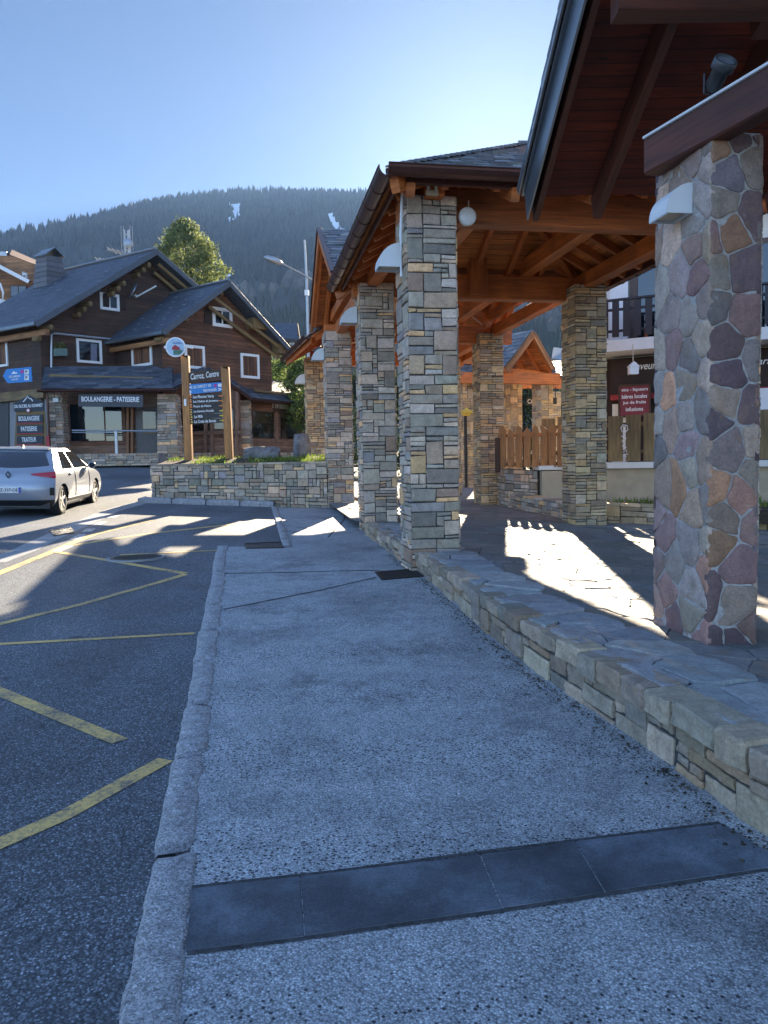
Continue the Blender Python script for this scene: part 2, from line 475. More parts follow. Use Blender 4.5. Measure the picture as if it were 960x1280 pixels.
def text(s, mat, parent, o, x, n, w=None, h=None, shear=0.0, name='lettering', bold=0.0, ext=.004, gap=1.0):
    """raised lettering: o = lower left corner, x = reading direction, n = outward normal; fitted to width w and height h"""
    cu = bpy.data.curves.new(name, 'FONT'); cu.body = s; cu.extrude = ext; cu.shear = shear; cu.offset = bold; cu.space_character = gap
    cu.resolution_u = 3
    ob = bpy.data.objects.new(name, cu); COL.objects.link(ob)
    dg = bpy.context.evaluated_depsgraph_get()
    me = bpy.data.meshes.new_from_object(ob.evaluated_get(dg))
    bpy.data.objects.remove(ob); bpy.data.curves.remove(cu)
    xs = [v.co.x for v in me.vertices]; ys = [v.co.y for v in me.vertices]
    x0, x1, y0, y1 = min(xs), max(xs), min(ys), max(ys)
    sy = (h / (y1 - y0)) if h else None
    sx = (w / (x1 - x0)) if w else sy
    if sy is None: sy = sx
    X = V(x).normalized(); N = V(n).normalized(); U = N.cross(X).normalized()
    O = V(o)
    for v in me.vertices:
        c = v.co.copy()
        v.co = O + X * ((c.x - x0) * sx) + U * ((c.y - y0) * sy) + N * (c.z + ext)
    me.materials.clear(); me.materials.append(mat)
    me.name = name
    ob = bpy.data.objects.new(name, me); COL.objects.link(ob)
    if parent is not None: adopt(ob, parent)
    return ob
# ------------------------------------------------------------------ stonework
GREY = [(.20, .22, .205), (.17, .19, .185), (.24, .255, .24), (.30, .305, .285), (.19, .21, .235), (.33, .325, .30), (.25, .235, .20), (.33, .29, .23), (.20, .17, .145), (.15, .16, .155), (.25, .25, .235), (.22, .24, .23), (.29, .30, .30), (.40, .31, .19)]
GREY = [(r * 2.12, g * 1.66, b_ * 1.34) for r, g, b_ in GREY]
TAN = [(.36, .30, .20), (.30, .26, .19), (.42, .35, .24), (.26, .24, .20), (.38, .29, .17), (.24, .20, .15), (.34, .32, .27), (.20, .19, .17)]
WALLC = [(.25, .24, .21), (.30, .275, .23), (.34, .31, .26), (.22, .20, .17), (.27, .22, .16), (.20, .20, .19), (.38, .35, .30), (.24, .225, .20)]
PORPH = [(.135, .095, .10), (.17, .125, .12), (.115, .085, .095), (.23, .19, .165), (.20, .19, .17), (.25, .22, .20), (.25, .16, .11), (.20, .13, .105), (.17, .15, .15), (.15, .14, .145), (.27, .23, .21)]

PORPH = [(r * 1.62, g * 1.34, b_ * 1.14) for r, g, b_ in PORPH]
WALLC = [(r * 1.48, g * 1.28, b_ * 1.08) for r, g, b_ in WALLC]
TAN = [(r * 1.75, g * 1.46, b_ * 1.16) for r, g, b_ in TAN]
def pack(nx, nz, sizes, rng):
    used = [[False] * nx for _ in range(nz)]
    out = []
    for z in range(nz):
        for x in range(nx):
            if used[z][x]: continue
            for _ in range(12):
                w, h = rng.choice(sizes)
                w = min(w, nx - x); h = min(h, nz - z)
                if nx - x - w == 1 and nx - x > 2: w += 1 if w < 3 else -1
                if all(not used[z + j][x + i] for j in range(h) for i in range(w)): break
            else:
                w = h = 1
                while x + w < nx and not used[z][x + w] and w < 2: w += 1
            for j in range(h):
                for i in range(w): used[z + j][x + i] = True
            out.append((x, z, w, h))
    return out
SIZES = [(3, 3), (2, 4), (3, 5), (3, 2), (4, 1), (3, 1), (2, 1), (3, 1), (3, 2), (2, 2), (4, 2), (2, 1), (1, 2), (4, 1), (3, 2), (2, 3), (5, 2), (2, 1), (3, 1), (1, 1), (4, 3), (2, 1), (4, 1)]
FLAT = [(2, 1), (3, 1), (4, 1), (2, 2), (3, 2), (2, 1), (3, 1), (1, 1), (3, 1), (2, 3)]

def stone_block(mb, f, s0, s1, h0, h1, d, rng, col, gap=.007, jit=.007, nsub=(2, 2), base=-.03, rough=.006):
    """one dressed stone on a wall face; f(s, h, d) gives a point d proud of the face"""
    s0 += gap; s1 -= gap; h0 += gap; h1 -= gap
    if s1 - s0 < .02 or h1 - h0 < .015: return
    J = [(rng.uniform(-jit, jit), rng.uniform(-jit, jit)) for _ in range(4)]
    nx, nz = nsub
    e = min(.014, (s1 - s0) * .2, (h1 - h0) * .25)
    us = [0] + [lerp(e / (s1 - s0), 1 - e / (s1 - s0), i / nx) for i in range(nx + 1)] + [1]
    ws = [0] + [lerp(e / (h1 - h0), 1 - e / (h1 - h0), i / nz) for i in range(nz + 1)] + [1]
    U, W = len(us), len(ws)
    sx, sz = rng.uniform(-.5, .5), rng.uniform(-.5, .5)
    vs = []
    so = rng.uniform(0, 100)
    for b, w in enumerate(ws):
        for a, u in enumerate(us):
            js = lerp(lerp(J[0][0], J[1][0], u), lerp(J[3][0], J[2][0], u), w); jh = lerp(lerp(J[0][1], J[1][1], u), lerp(J[3][1], J[2][1], u), w)
            ss, hh = lerp(s0, s1, u) + js, lerp(h0, h1, w) + jh
            edge = a in (0, U - 1) or b in (0, W - 1)
            dd = d + d * .35 * (sx * (u - .5) + sz * (w - .5)) + rough * noise.noise((ss * 14 + so, hh * 14, so))
            if edge:
                dd = d * .72 + rough * .8 * noise.noise((ss * 30, hh * 30, so))
                ss += rough * .7 * noise.noise((hh * 22, so, 3.1)); hh += rough * .7 * noise.noise((ss * 22, so, 7.7))
            vs.append(f(ss, hh, dd))
    fs = []
    for b in range(W - 1):
        for a in range(U - 1):
            i = b * U + a; fs.append((i, i + 1, i + U + 1, i + U))
    # sides
    ring = [a for a in range(U)] + [b * U + U - 1 for b in range(1, W)] + [(W - 1) * U + a for a in range(U - 2, -1, -1)] + [b * U for b in range(W - 2, 0, -1)]
    n0 = len(vs)
    for k in ring:
        b, a = divmod(k, U)
        vs.append(f(lerp(s0, s1, us[a]), lerp(h0, h1, ws[b]), base))
    m = len(ring)
    for i in range(m):
        j = (i + 1) % m
        fs.append((ring[j], ring[i], n0 + i, n0 + j))
    mb.mesh(vs, fs, col)

def tint(c, rng, a=.16):
    k = 1 + rng.uniform(-a, a)
    return (c[0] * k * (1 + rng.uniform(-.05, .05)), c[1] * k, c[2] * k * (1 + rng.uniform(-.05, .05)))

def ashlar(mb, f, L, H, rng, pal, cs=.075, ch=.062, sizes=SIZES, d=.018, **kw):
    nx = max(1, round(L / cs)); nz = max(1, round(H / ch))
    cs, ch = L / nx, H / nz
    xs = [0] + [i * cs + rng.uniform(-.12, .12) * cs for i in range(1, nx)] + [L]
    zs = [0] + [i * ch + rng.uniform(-.18, .18) * ch for i in range(1, nz)] + [H]
    for x, z, w, h in pack(nx, nz, sizes, rng):
        stone_block(mb, f, xs[x], xs[x + w], zs[z], zs[z + h], d * rng.uniform(.4, 1.6), rng, tint(rng.choice(pal), rng, .22), **kw)

def box_faces(c, ang, sx, sy, z0):
    """the four faces of an upright pier as point functions, with their lengths"""
    ca, sa = math.cos(ang), math.sin(ang)
    def w(x, y, z): return V((c[0] + x * ca - y * sa, c[1] + x * sa + y * ca, z0 + z))
    return [(lambda s, h, d: w(-sx / 2 + s, -sy / 2 - d, h), sx), (lambda s, h, d: w(sx / 2 + d, -sy / 2 + s, h), sy),
            (lambda s, h, d: w(sx / 2 - s, sy / 2 + d, h), sx), (lambda s, h, d: w(-sx / 2 - d, sy / 2 - s, h), sy)]

def pier(parent, c, ang, size, z0, z1, seed, pal=GREY, name='stone_pillar', label=None, cs=.10, ch=.060, mortar='joint', sizes=SIZES):
    rng = random.Random(seed)
    mb = MB()
    for f, L in box_faces(c, ang, size - .03, size - .03, z0):
        ashlar(mb, f, L, z1 - z0, rng, pal, cs, ch, sizes, d=.02)
    core = MB(); core.box((c[0], c[1], (z0 + z1) / 2), (size - .04, size - .04, z1 - z0 - .01), ang)
    o = mb.build(name, MAT['stone'], parent)
    if label: o['label'] = label
    core.build('mortar', MAT[mortar], o)
    return o

# Voronoi stones (crazy paving, polygonal rubble)
def voronoi(sites, poly, near=26):
    cells = []
    for i, (x, y) in enumerate(sites):
        cell = list(poly)
        nb = sorted((j for j in range(len(sites)) if j != i), key=lambda j: (sites[j][0] - x) ** 2 + (sites[j][1] - y) ** 2)[:near]
        for j in nb:
            mx, my = (sites[j][0] + x) / 2, (sites[j][1] + y) / 2
            dx, dy = sites[j][0] - x, sites[j][1] - y
            new = []
            n = len(cell)
            for k in range(n):
                a, b = cell[k], cell[(k + 1) % n]
                da = (a[0] - mx) * dx + (a[1] - my) * dy; db = (b[0] - mx) * dx + (b[1] - my) * dy
                if da <= 0: new.append(a)
                if (da < 0 < db) or (db < 0 < da):
                    t = da / (da - db); new.append((lerp(a[0], b[0], t), lerp(a[1], b[1], t)))
            cell = new
            if len(cell) < 3: break
        cells.append(cell if len(cell) >= 3 else None)
    return cells
def inset(cell, g):
    """polygon moved inwards by g"""
    n = len(cell); out = []
    ar = sum(cell[i][0] * cell[(i + 1) % n][1] - cell[(i + 1) % n][0] * cell[i][1] for i in range(n)) / 2
    if abs(ar) < 1e-5: return None
    sg = 1 if ar > 0 else -1
    ed = []
    for i in range(n):
        a, b = cell[i], cell[(i + 1) % n]
        dx, dy = b[0] - a[0], b[1] - a[1]; l = math.hypot(dx, dy)
        if l < 1e-6: continue
        nx, ny = -dy / l * sg, dx / l * sg
        ed.append((nx, ny, nx * a[0] + ny * a[1] + g))
    res = list(cell)
    for nx, ny, c in ed:
        new = []; m = len(res)
        for k in range(m):
            a, b = res[k], res[(k + 1) % m]
            da = nx * a[0] + ny * a[1] - c; db = nx * b[0] + ny * b[1] - c
            if da >= 0: new.append(a)
            if (da < 0 < db) or (db < 0 < da):
                t = da / (da - db); new.append((lerp(a[0], b[0], t), lerp(a[1], b[1], t)))
        res = new
        if len(res) < 3: return None
    return res
def soften(cell, step, rng, wob, it=2):
    """resampled outline with a little wobble and rounded corners"""
    pts = []
    n = len(cell)
    for i in range(n):
        a, b = cell[i], cell[(i + 1) % n]
        k = max(1, int(math.hypot(b[0] - a[0], b[1] - a[1]) / step))
        for j in range(k): pts.append((lerp(a[0], b[0], j / k), lerp(a[1], b[1], j / k)))
    for _ in range(it):
        m = len(pts); pts = [((pts[i - 1][0] + 2 * pts[i][0] + pts[(i + 1) % m][0]) / 4, (pts[i - 1][1] + 2 * pts[i][1] + pts[(i + 1) % m][1]) / 4) for i in range(m)]
    so = rng.uniform(0, 99)
    return [(x + wob * noise.noise((x * 17, y * 17, so)), y + wob * noise.noise((x * 17, y * 17, so + 50))) for x, y in pts]
def poly_stone(mb, f, cell, d, rng, col, base=-.02, ch=.012, rough=.004):
    if not cell: return
    n = len(cell)
    inner = inset_simple(cell, ch)
    so = rng.uniform(0, 99); tx, ty = rng.uniform(-.03, .03), rng.uniform(-.03, .03)
    cx = sum(p[0] for p in cell) / n; cy = sum(p[1] for p in cell) / n
    def dep(p): return d + tx * (p[0] - cx) + ty * (p[1] - cy) + rough * noise.noise((p[0] * 9, p[1] * 9, so))
    vs = [f(p[0], p[1], base) for p in cell] + [f(p[0], p[1], dep(p) - ch * .6) for p in cell] + [f(p[0], p[1], dep(p)) for p in inner]
    mid = [(lerp(p[0], cx, .5), lerp(p[1], cy, .5)) for p in inner]
    vs += [f(p[0], p[1], dep(p)) for p in mid] + [f(cx, cy, dep((cx, cy)))]
    fs = []
    for r in range(3):
        for i in range(n):
            j = (i + 1) % n; fs.append((r * n + i, r * n + j, (r + 1) * n + j, (r + 1) * n + i))
    for i in range(n): fs.append((3 * n + i, 3 * n + (i + 1) % n, 4 * n))
    mb.mesh(vs, fs, col)
def inset_simple(cell, g):
    n = len(cell); cx = sum(p[0] for p in cell) / n; cy = sum(p[1] for p in cell) / n
    out = []
    for x, y in cell:
        l = math.hypot(x - cx, y - cy) or 1; k = max(.3, 1 - g / l)
        out.append((cx + (x - cx) * k, cy + (y - cy) * k))
    return out
def crazy(mb, f, poly, n_or_sites, rng, pal, gap, d, step=.05, wob=.006, ch=.012, rough=.004, a=.16, keep=None, it=2):
    sites = n_or_sites
    for st, c in zip(sites, voronoi(sites, poly)):
        if not c or (keep and not keep(*st)): continue
        c = inset(c, gap)
        if not c: continue
        poly_stone(mb, f, soften(c, step, rng, wob, it), d * rng.uniform(.8, 1.2), rng, tint(rng.choice(pal), rng, a), ch=ch, rough=rough)
def scatter_sites(x0, x1, y0, y1, r, rng, inside=None, tries=30000, rv=.35):
    pts = []
    fails = 0
    while fails < 400 and tries > 0:
        tries -= 1
        p = (rng.uniform(x0, x1), rng.uniform(y0, y1))
        if inside and not inside(*p): continue
        rr = r * rng.uniform(1 - rv, 1 + rv)
        if all((p[0] - q[0]) ** 2 + (p[1] - q[1]) ** 2 > rr * rr for q in pts): pts.append(p); fails = 0
        else: fails += 1
    return pts

# ------------------------------------------------------------------ street surfaces
def kerb_x(y): return -0.30 - 0.187 * y          # centre line of the kerb
WALLPX = [(955, 1058), (870, 985), (760, 905), (650, 832), (560, 748), (520, 714), (487, 692), (455, 668)]
WALL = [GH(u, v) for u, v in WALLPX]
WALL = [V((2.75, 1.35, 0)), V((2.1, 2.35, 0))] + [V((p.x, p.y, 0)) for p in WALL]
class Path:
    def __init__(self, pts):
        # smoothed polyline
        for _ in range(3):
            q = [pts[0]]
            for a, b in zip(pts, pts[1:]): q += [a.lerp(b, .25), a.lerp(b, .75)]
            q.append(pts[-1]); pts = q
        self.p = pts; self.s = [0]
        for a, b in zip(pts, pts[1:]): self.s.append(self.s[-1] + (b - a).length)
        self.L = self.s[-1]
    def at(self, s):
        import bisect
        s = clamp(s, 0, self.L - 1e-6); i = min(max(bisect.bisect_right(self.s, s) - 1, 0), len(self.p) - 2)
        t = (s - self.s[i]) / max(self.s[i + 1] - self.s[i], 1e-9)
        a, b = self.p[i], self.p[i + 1]
        d0 = (b - a).normalized()
        return a.lerp(b, t), d0
    def x_at(self, y):
        for a, b in zip(self.p, self.p[1:]):
            if min(a.y, b.y) <= y <= max(a.y, b.y) and abs(a.y - b.y) > 1e-9:
                return lerp(a.x, b.x, (y - a.y) / (b.y - a.y))
        return self.p[0].x if y < self.p[0].y else self.p[-1].x
WP = Path(WALL)

def sheet(name, mat, ys, xl, xr, nx, zf):
    mb = MB(); vs = []
    for y in ys:
        a, b = xl(y), xr(y)
        for i in range(nx + 1):
            t = i / nx; x = lerp(a, b, t); vs.append((x, y, zf(x, y)))
    fs = []
    for r in range(len(ys) - 1):
        for i in range(nx):
            k = r * (nx + 1) + i; fs.append((k, k + 1, k + nx + 2, k + nx + 1))
    mb.mesh(vs, fs)
    return struct(mb.build(name, mat, None, True))
def frange(a, b, st):
    n = max(1, round((b - a) / st)); return [lerp(a, b, i / n) for i in range(n + 1)]

# one sheet of ground to the horizon
def ground_z(x, y):
    if y < 0: return -.35
    f = 1 - sst(60, 200, math.hypot(x, y))
    return (G(clamp(x, -10, 0), y) - .35) if math.hypot(x, y) < 60 else G(clamp(x, -10, 0), 45) - .35
sheet('ground', MAT['ground'], [-3000, -800, -200, -60, -20] + frange(-6, 48, 3) + [60, 80, 120, 200, 400, 900, 1800, 3500],
      lambda y: -3500, lambda y: 3500, 140, lambda x, y: ground_z(x, y) + (0 if abs(x) < 60 else 0))
def far_kerb_x(y): return lerp(-1.50, -2.72, clamp((y - 12) / 7.2))
def road_r(y):
    if y < 12.15: return kerb_x(y) - .06
    if y < 19.2: return far_kerb_x(y) - .05
    if y < 19.21: return far_kerb_x(19.2)
    if y < 22: return lerp(far_kerb_x(19.2), 0, 0) if y < 19.3 else -5.6
    return -1.5
sheet('road', MAT['road'], [-70, -30, -12] + frange(-4, 12.1, .5) + [12.16] + frange(12.3, 19.2, .5) + [19.29, 19.31] + frange(19.8, 21.9, .5) + [22.1] + frange(23, 44, 1.5),
      lambda y: -42, road_r, 60, RZ)
def path_l(y):
    if y < 12.15: return kerb_x(y) + .06
    return far_kerb_x(y)
sheet('footpath', MAT['path'], [-70, -30, -12] + frange(-4, 12.1, .5) + [12.16] + frange(12.3, 19.2, .5), path_l,
      lambda y: (WP.x_at(y) + .12) if y < 14.6 else 1.2, 30, lambda x, y: G(x, y))
sheet('forecourt', MAT['path'], frange(19.2, 30, 1.0), lambda y: -1.6, lambda y: 1.2, 6, lambda x, y: G(x, y) + .004)

# granite kerb
def rough_block(mb, a, b, w, z0f, z1f, rng, nx=16, nr=5, amp=.014):
    """one rough kerb stone from a to b (plan points), rounded shoulders"""
    d = (b - a); L = d.length; d.normalize(); s = V((d.y, -d.x, 0))
    prof = [(-.5, 0), (-.51, .6), (-.49, .90), (-.41, 1.0), (0, 1.01), (.41, 1.0), (.49, .95), (.5, .7), (.5, 0)]
    vs = []
    so = rng.uniform(0, 99)
    for i in range(nx + 1):
        t = i / nx
        e = min(t, 1 - t) * L
        sh = 1 - .10 * (1 - clamp(e / .03))
        p = a + (b - a) * t
        for k, (o, h) in enumerate(prof):
            q = p + s * (o * w * sh)
            z0, z1 = z0f(q.x, q.y), z1f(q.x, q.y)
            z = lerp(z0, z1, h * sh if h else 0)
            am = amp if h > 0 else 0
            nz = noise.noise((q.x * 11 + so, q.y * 11, z * 11)) + .6 * noise.noise((q.x * 31, q.y * 31, so))
            vs.append(q + s * (am * nz * (1 if abs(o) > .3 else .3)) + V((0, 0, z - q.z + am * .9 * nz)))
    m = len(prof); fs = []
    for i in range(nx):
        for k in range(m - 1): fs.append((i * m + k, i * m + k + 1, (i + 1) * m + k + 1, (i + 1) * m + k))
    fs.append(tuple(range(m))); fs.append(tuple(nx * m + k for k in range(m))[::-1])
    mb.mesh(vs, fs)
rng = random.Random(5)
mb = MB()
ke = [-1.5, -.4, .7, 1.75, 2.98, 3.95, 4.75, 5.75, 6.75, 7.8, 8.8, 9.8, 10.8, 11.6, 12.2]
for y0, y1 in zip(ke, ke[1:]):
    g = .010
    jx = rng.uniform(-.008, .008)
    rough_block(mb, V((kerb_x(y0 + g) + jx, y0 + g, 0)), V((kerb_x(y1 - g) + jx + rng.uniform(-.006, .006), y1 - g, 0)), rng.uniform(.155, .175), lambda x, y: RZ(x, y) - .12,
                lambda x, y: G(x, y) + .012, rng)
o = struct(mb.build('kerb', MAT['kerb'], None, True))
mb = MB()
ys = frange(12.05, 19.1, 1.0)
for y0, y1 in zip(ys, ys[1:]):
    rough_block(mb, V((far_kerb_x(y0) - .02, y0 + .01, 0)), V((far_kerb_x(y1) - .02, y1 - .01, 0)), .14, lambda x, y: G(x, y) - .15, lambda x, y: G(x, y) + .03, rng, 8)
PLX0, PLX1, PLY = -5.86, -1.42, 19.5
xs = frange(-6.15, -2.75, .85)
for x0, x1 in zip(xs, xs[1:]):
    rough_block(mb, V((x1 - .01, 19.32, 0)), V((x0 + .01, 19.32, 0)), .3, lambda x, y: G(x, y) - .15, lambda x, y: G(x, y) + .13, rng, 8)
struct(mb.build('kerb', MAT['kerb'], None, True))

# slab strip across the footpath, each slab a thing
A0, A1 = GH(240, 1112), GH(948, 1030)
B0, B1 = GH(232, 1190), GH(965, 1082)
SL = [(240, 1112, 375, 1097, 380, 1172, 232, 1190), (376, 1097, 600, 1070, 628, 1137, 382, 1171), (602, 1070, 718, 1053, 756, 1117, 630, 1136), (720, 1053, 905, 1031, 985, 1082, 758, 1116)]
lab = ['square dark grey paving slab in the cross strip, touching the granite kerb', 'longest dark grey paving slab in the cross strip, second from the kerb', 'short dark grey paving slab in the cross strip, third from the kerb', 'dark grey paving slab with a pale worn end against the low stone wall']
for q, l, k in zip(SL, lab, (.95, .9, .99, 1.15)):
    p = [GH(q[i], q[i + 1]) for i in (0, 2, 4, 6)]
    c = (p[0] + p[1] + p[2] + p[3]) / 4
    top = [c + (x - c) * .992 + V((0, 0, .006)) for x in p]
    mb = MB()
    low = [c + (x - c) * 1.0 + V((0, 0, .001)) for x in p]
    bot = [V((x.x, x.y, x.z - .08)) for x in p]
    mb.mesh(bot + low + top, [(0, 1, 5, 4), (1, 2, 6, 5), (2, 3, 7, 6), (3, 0, 4, 7), (4, 5, 9, 8), (5, 6, 10, 9), (6, 7, 11, 10), (7, 4, 8, 11), (8, 9, 10, 11)][:9], (k, k, k))
    tag(mb.build('paving_slab', MAT['slab']), l, 'paving slab', 'slabs of the dark strip across the footpath')
# dark joints of the footpath
mb = MB()
def strip(mb, px, w, f, up, col=(1, 1, 1), n=8):
    pts = []
    base = [GH(u, v, f) for u, v in px]
    for a, b in zip(base, base[1:]):
        for i in range(n): pts.append(a.lerp(b, i / n))
    pts.append(base[-1])
    L, R = [], []
    for i, p in enumerate(pts):
        d = (pts[min(i + 1, len(pts) - 1)] - pts[max(0, i - 1)]); s = V((d.y, -d.x, 0)).normalized() * (w / 2)
        L.append(V((p.x - s.x, p.y - s.y, f(p.x - s.x, p.y - s.y) + up))); R.append(V((p.x + s.x, p.y + s.y, f(p.x + s.x, p.y + s.y) + up)))
    for i in range(len(pts) - 1): mb.face([L[i], R[i], R[i + 1], L[i + 1]], col)
strip(mb, [(281, 717), (350, 716), (420, 714), (475, 713)], .035, G, .004)
strip(mb, [(279, 762), (330, 752), (400, 738), (470, 722)], .03, G, .004)
strip(mb, [(238, 1110), (300, 1103), (420, 1090), (600, 1066), (900, 1029)], .022, G, .003)
strip(mb, [(234, 1192), (300, 1184), (420, 1168), (620, 1140), (960, 1087)], .022, G, .003)
strip(mb, [(345, 637), (350, 660), (357, 684)], .05, G, .002)
strip(mb, [(410, 672), (430, 650), (432, 638)], .03, G, .004)
struct(mb.build('path_joints', MAT['joint']))
# yellow zigzag and bay lines
mb = MB()
up = .004
def ypx(*a): return [(a[i], a[i + 1]) for i in range(0, len(a), 2)]
strip(mb, ypx(-60, 1081, 80, 1020, 207, 950), .105, RZ, up)
strip(mb, ypx(-40, 848, 60, 890, 150, 927), .105, RZ, up)
strip(mb, ypx(-30, 807, 100, 800, 243, 792), .075, RZ, up)
strip(mb, ypx(-60, 795, 100, 756, 232, 718), .10, RZ, up)
strip(mb, ypx(232, 717, 150, 703, 70, 690), .11, RZ, up)
strip(mb, ypx(150, 694, 230, 690, 272, 688), .07, RZ, up)
strip(mb, ypx(-20, 724, 60, 692, 118, 668, 190, 650), .14, RZ, up)
strip(mb, ypx(85, 683, 180, 668, 296, 655), .12, RZ, up)
struct(mb.build('road_markings', MAT['yellow']))
mb = MB()
for a, b in (((70, 690), (88, 682)), ((92, 675), (104, 668)), ((108, 665), (114, 661)), ((120, 657), (130, 652)), ((138, 648), (146, 644))):
    strip(mb, [a, b], .16, RZ, .006)
struct(mb.build('road_markings', MAT['whitepaint']))
mb = MB()
strip(mb, ypx(-10, 703, 30, 688, 90, 660, 140, 638, 178, 628), .38, RZ, .002)
struct(mb.build('road_gutter', MAT['concrete']))

# gratings and covers
def grating(name, label, cat, px, f, nb, along):
    p = [GH(u, v, f) for u, v in px]
    t = thing(name, label, cat, (p[0] + p[2]) / 2)
    q = [x + V((0, 0, .004)) for x in p]
    mb = MB(); mb.face(q); mb.build('pit', MAT['black_metal'], t)
    mb = MB()
    for i in range(nb + 1):
        k = i / nb
        a, b = (q[0].lerp(q[1], k), q[3].lerp(q[2], k)) if along else (q[0].lerp(q[3], k), q[1].lerp(q[2], k))
        mb.beam(a + V((0, 0, .006)), b + V((0, 0, .006)), .012, .012, ch=.001)
    mb.build('bars', MAT['iron'], t)
    mb = MB()
    for i in range(4):
        mb.beam(q[i] + V((0, 0, .004)), q[(i + 1) % 4] + V((0, 0, .004)), .03, .016, ch=.002)
    mb.build('frame', MAT['iron'], t)
    return t
grating('drain_grating', 'iron drain grating set in the footpath at the foot of the low stone wall', 'drain', [(470, 716), (517, 712), (528, 721), (478, 725)], G, 18, True)
grating('drain_grating', 'narrow iron drain grating at the dropped end of the kerb', 'drain', [(306, 680), (352, 678), (354, 685), (309, 686)], G, 12, True)
grating('drain_grating', 'iron gully grating in the road gutter behind the car', 'drain', [(62, 664), (88, 660), (92, 666), (68, 670)], lambda x, y: RZ(x, y) + .004, 8, True)
c = GH(170, 697, RZ)
t = thing('manhole_cover', 'round iron manhole cover in the road beside the yellow zigzag', 'manhole cover', c)
mb = MB(); mb.lathe(c + V((0, 0, -.02)), (0, 0, 1), [(0, .42), (.028, .42), (.03, .38), (.024, .375)], 32); mb.build('rim', MAT['concrete'], t)
mb = MB(); mb.lathe(c + V((0, 0, -.02)), (0, 0, 1), [(0, .36), (.030, .36), (.033, .34)], 32)
for i in range(-4, 5):
    h = math.sqrt(max(0, .3 ** 2 - (i * .07) ** 2)); mb.box(c + V((0, i * .07, .014)), (2 * h, .02, .006))
mb.build('lid', MAT['iron'], t)

# ------------------------------------------------------------------ raised square
def plaza_l(y): return WP.p[0].x + .05 if y < 1.35 else WP.x_at(y) + .05 if y < 14.4 else .6 - .17 * (y - 10.1) - .42
sheet('square_paving', MAT['mortar'], [-70, -30, -10, -3, 0] + frange(1.4, 14.3, .45) + frange(14.5, 34, 1.0), plaza_l, lambda y: 16, 24, lambda x, y: PZ(x, y) - .012)
FLAGC = [(r * .78, g * .78, b_ * .78) for r, g, b_ in [(.27, .255, .23), (.30, .28, .245), (.24, .235, .22), (.33, .305, .26), (.26, .24, .215), (.29, .285, .27)]]
rng = random.Random(11)
mb = MB()
keep = lambda x, y: plaza_l(min(y, 20)) + (.62 if y < 14.4 else .4) < x < 8.6 and 1.8 < y < 20.8
sites = scatter_sites(-1.6, 9.2, 1.2, 21.5, .38, rng, lambda x, y: x > plaza_l(min(y, 20)) - .7, 60000)
crazy(mb, lambda s, h, d: V((s, h, PZ(s, h) + d - .004)), [(-2.5, .8), (9.8, .8), (9.8, 22.2), (-2.5, 22.2)], sites, rng, FLAGC, .003, .004, .028, .012, .004, .003, .10, keep)
struct(mb.build('square_flagstones', MAT['flag'], None))

# low retaining wall along the square
t = thing('low_stone_wall', 'low curved rubble stone wall with a flagstone top edging the raised square', 'wall', (WALL[3].x, WALL[3].y, 0))
rng = random.Random(21)
def wall_f(s, h, d):
    p, dr = WP.at(s); out = V((-dr.y, dr.x, 0))
    if out.x > 0: out = -out
    z0 = G(p.x, p.y) - .03
    zt = PZ(p.x, p.y) + .005
    q = p + out * (d - .05)
    return V((q.x, q.y, z0 + h * (zt - z0) / .42))
mb = MB()
WS = [(3, 2), (2, 1), (4, 3), (3, 2), (2, 2), (1, 1), (2, 3), (3, 3), (3, 1), (2, 2), (3, 2)]
# top course of large blocks
s = 0.0
while s < WP.L - .05:
    w = rng.uniform(.16, .42); e = min(s + w, WP.L)
    h0 = .42 - rng.uniform(.12, .17)
    stone_block(mb, wall_f, s, e, h0, .428 + rng.uniform(-.022, .035), rng.uniform(.025, .075), rng, tint(rng.choice(WALLC), rng), gap=.009, jit=.014, nsub=(8, 5), base=-.16, rough=.013)
    s = e
nx = round(WP.L / .12); cs = WP.L / nx
for x, z, w, h in pack(nx, 4, WS, rng):
    stone_block(mb, wall_f, x * cs + rng.uniform(-.01, .01), (x + w) * cs + rng.uniform(-.01, .01), z * .068, (z + h) * .068 + (.012 if z + h == 4 else 0), rng.uniform(.010, .055), rng, tint(rng.choice(WALLC), rng), gap=.008, jit=.014, nsub=(6, 4), base=-.06, rough=.010)
mb.build('wall_face', MAT['stone'], t)
mb = MB()
ss = frange(0, WP.L, .15)
for a, b in zip(ss, ss[1:]):
    mb.hexa([wall_f(a, 0, .005), wall_f(b, 0, .005), wall_f(b, 0, -.3), wall_f(a, 0, -.3), wall_f(a, .395, .005), wall_f(b, .395, .005), wall_f(b, .395, -.3), wall_f(a, .395, -.3)])
mb.build('mortar', MAT['joint'], t)
mb = MB()
sites = scatter_sites(0, WP.L, -.02, .70, .31, rng, None, 60000)
sites = [(a, b) for a, b in sites if b < .50 + .14 * noise.noise((a * 1.7, 0, 0))] + [(a, .95) for a in frange(0, WP.L, .3)]
def cop_f(s, h, d):
    p, dr = WP.at(s); out = V((-dr.y, dr.x, 0))
    if out.x > 0: out = -out
    q = p - out * (h + .085)
    return V((q.x, q.y, PZ(q.x, q.y) + d))
cells = voronoi(sites, [(0, 0), (WP.L, 0), (WP.L, 1.2), (0, 1.2)])
COPC = [(.36, .37, .37), (.33, .34, .345), (.39, .385, .37), (.29, .30, .31), (.37, .36, .34)]
for (a, b), c in zip(sites, cells):
    if not c or b > .9: continue
    c = inset(c, .006)
    if c: poly_stone(mb, cop_f, soften(c, .016, rng, .012), rng.uniform(.006, .030), rng, tint(rng.choice(COPC), rng, .12), ch=.008, rough=.010)
mb.build('coping', MAT['flag'], t)
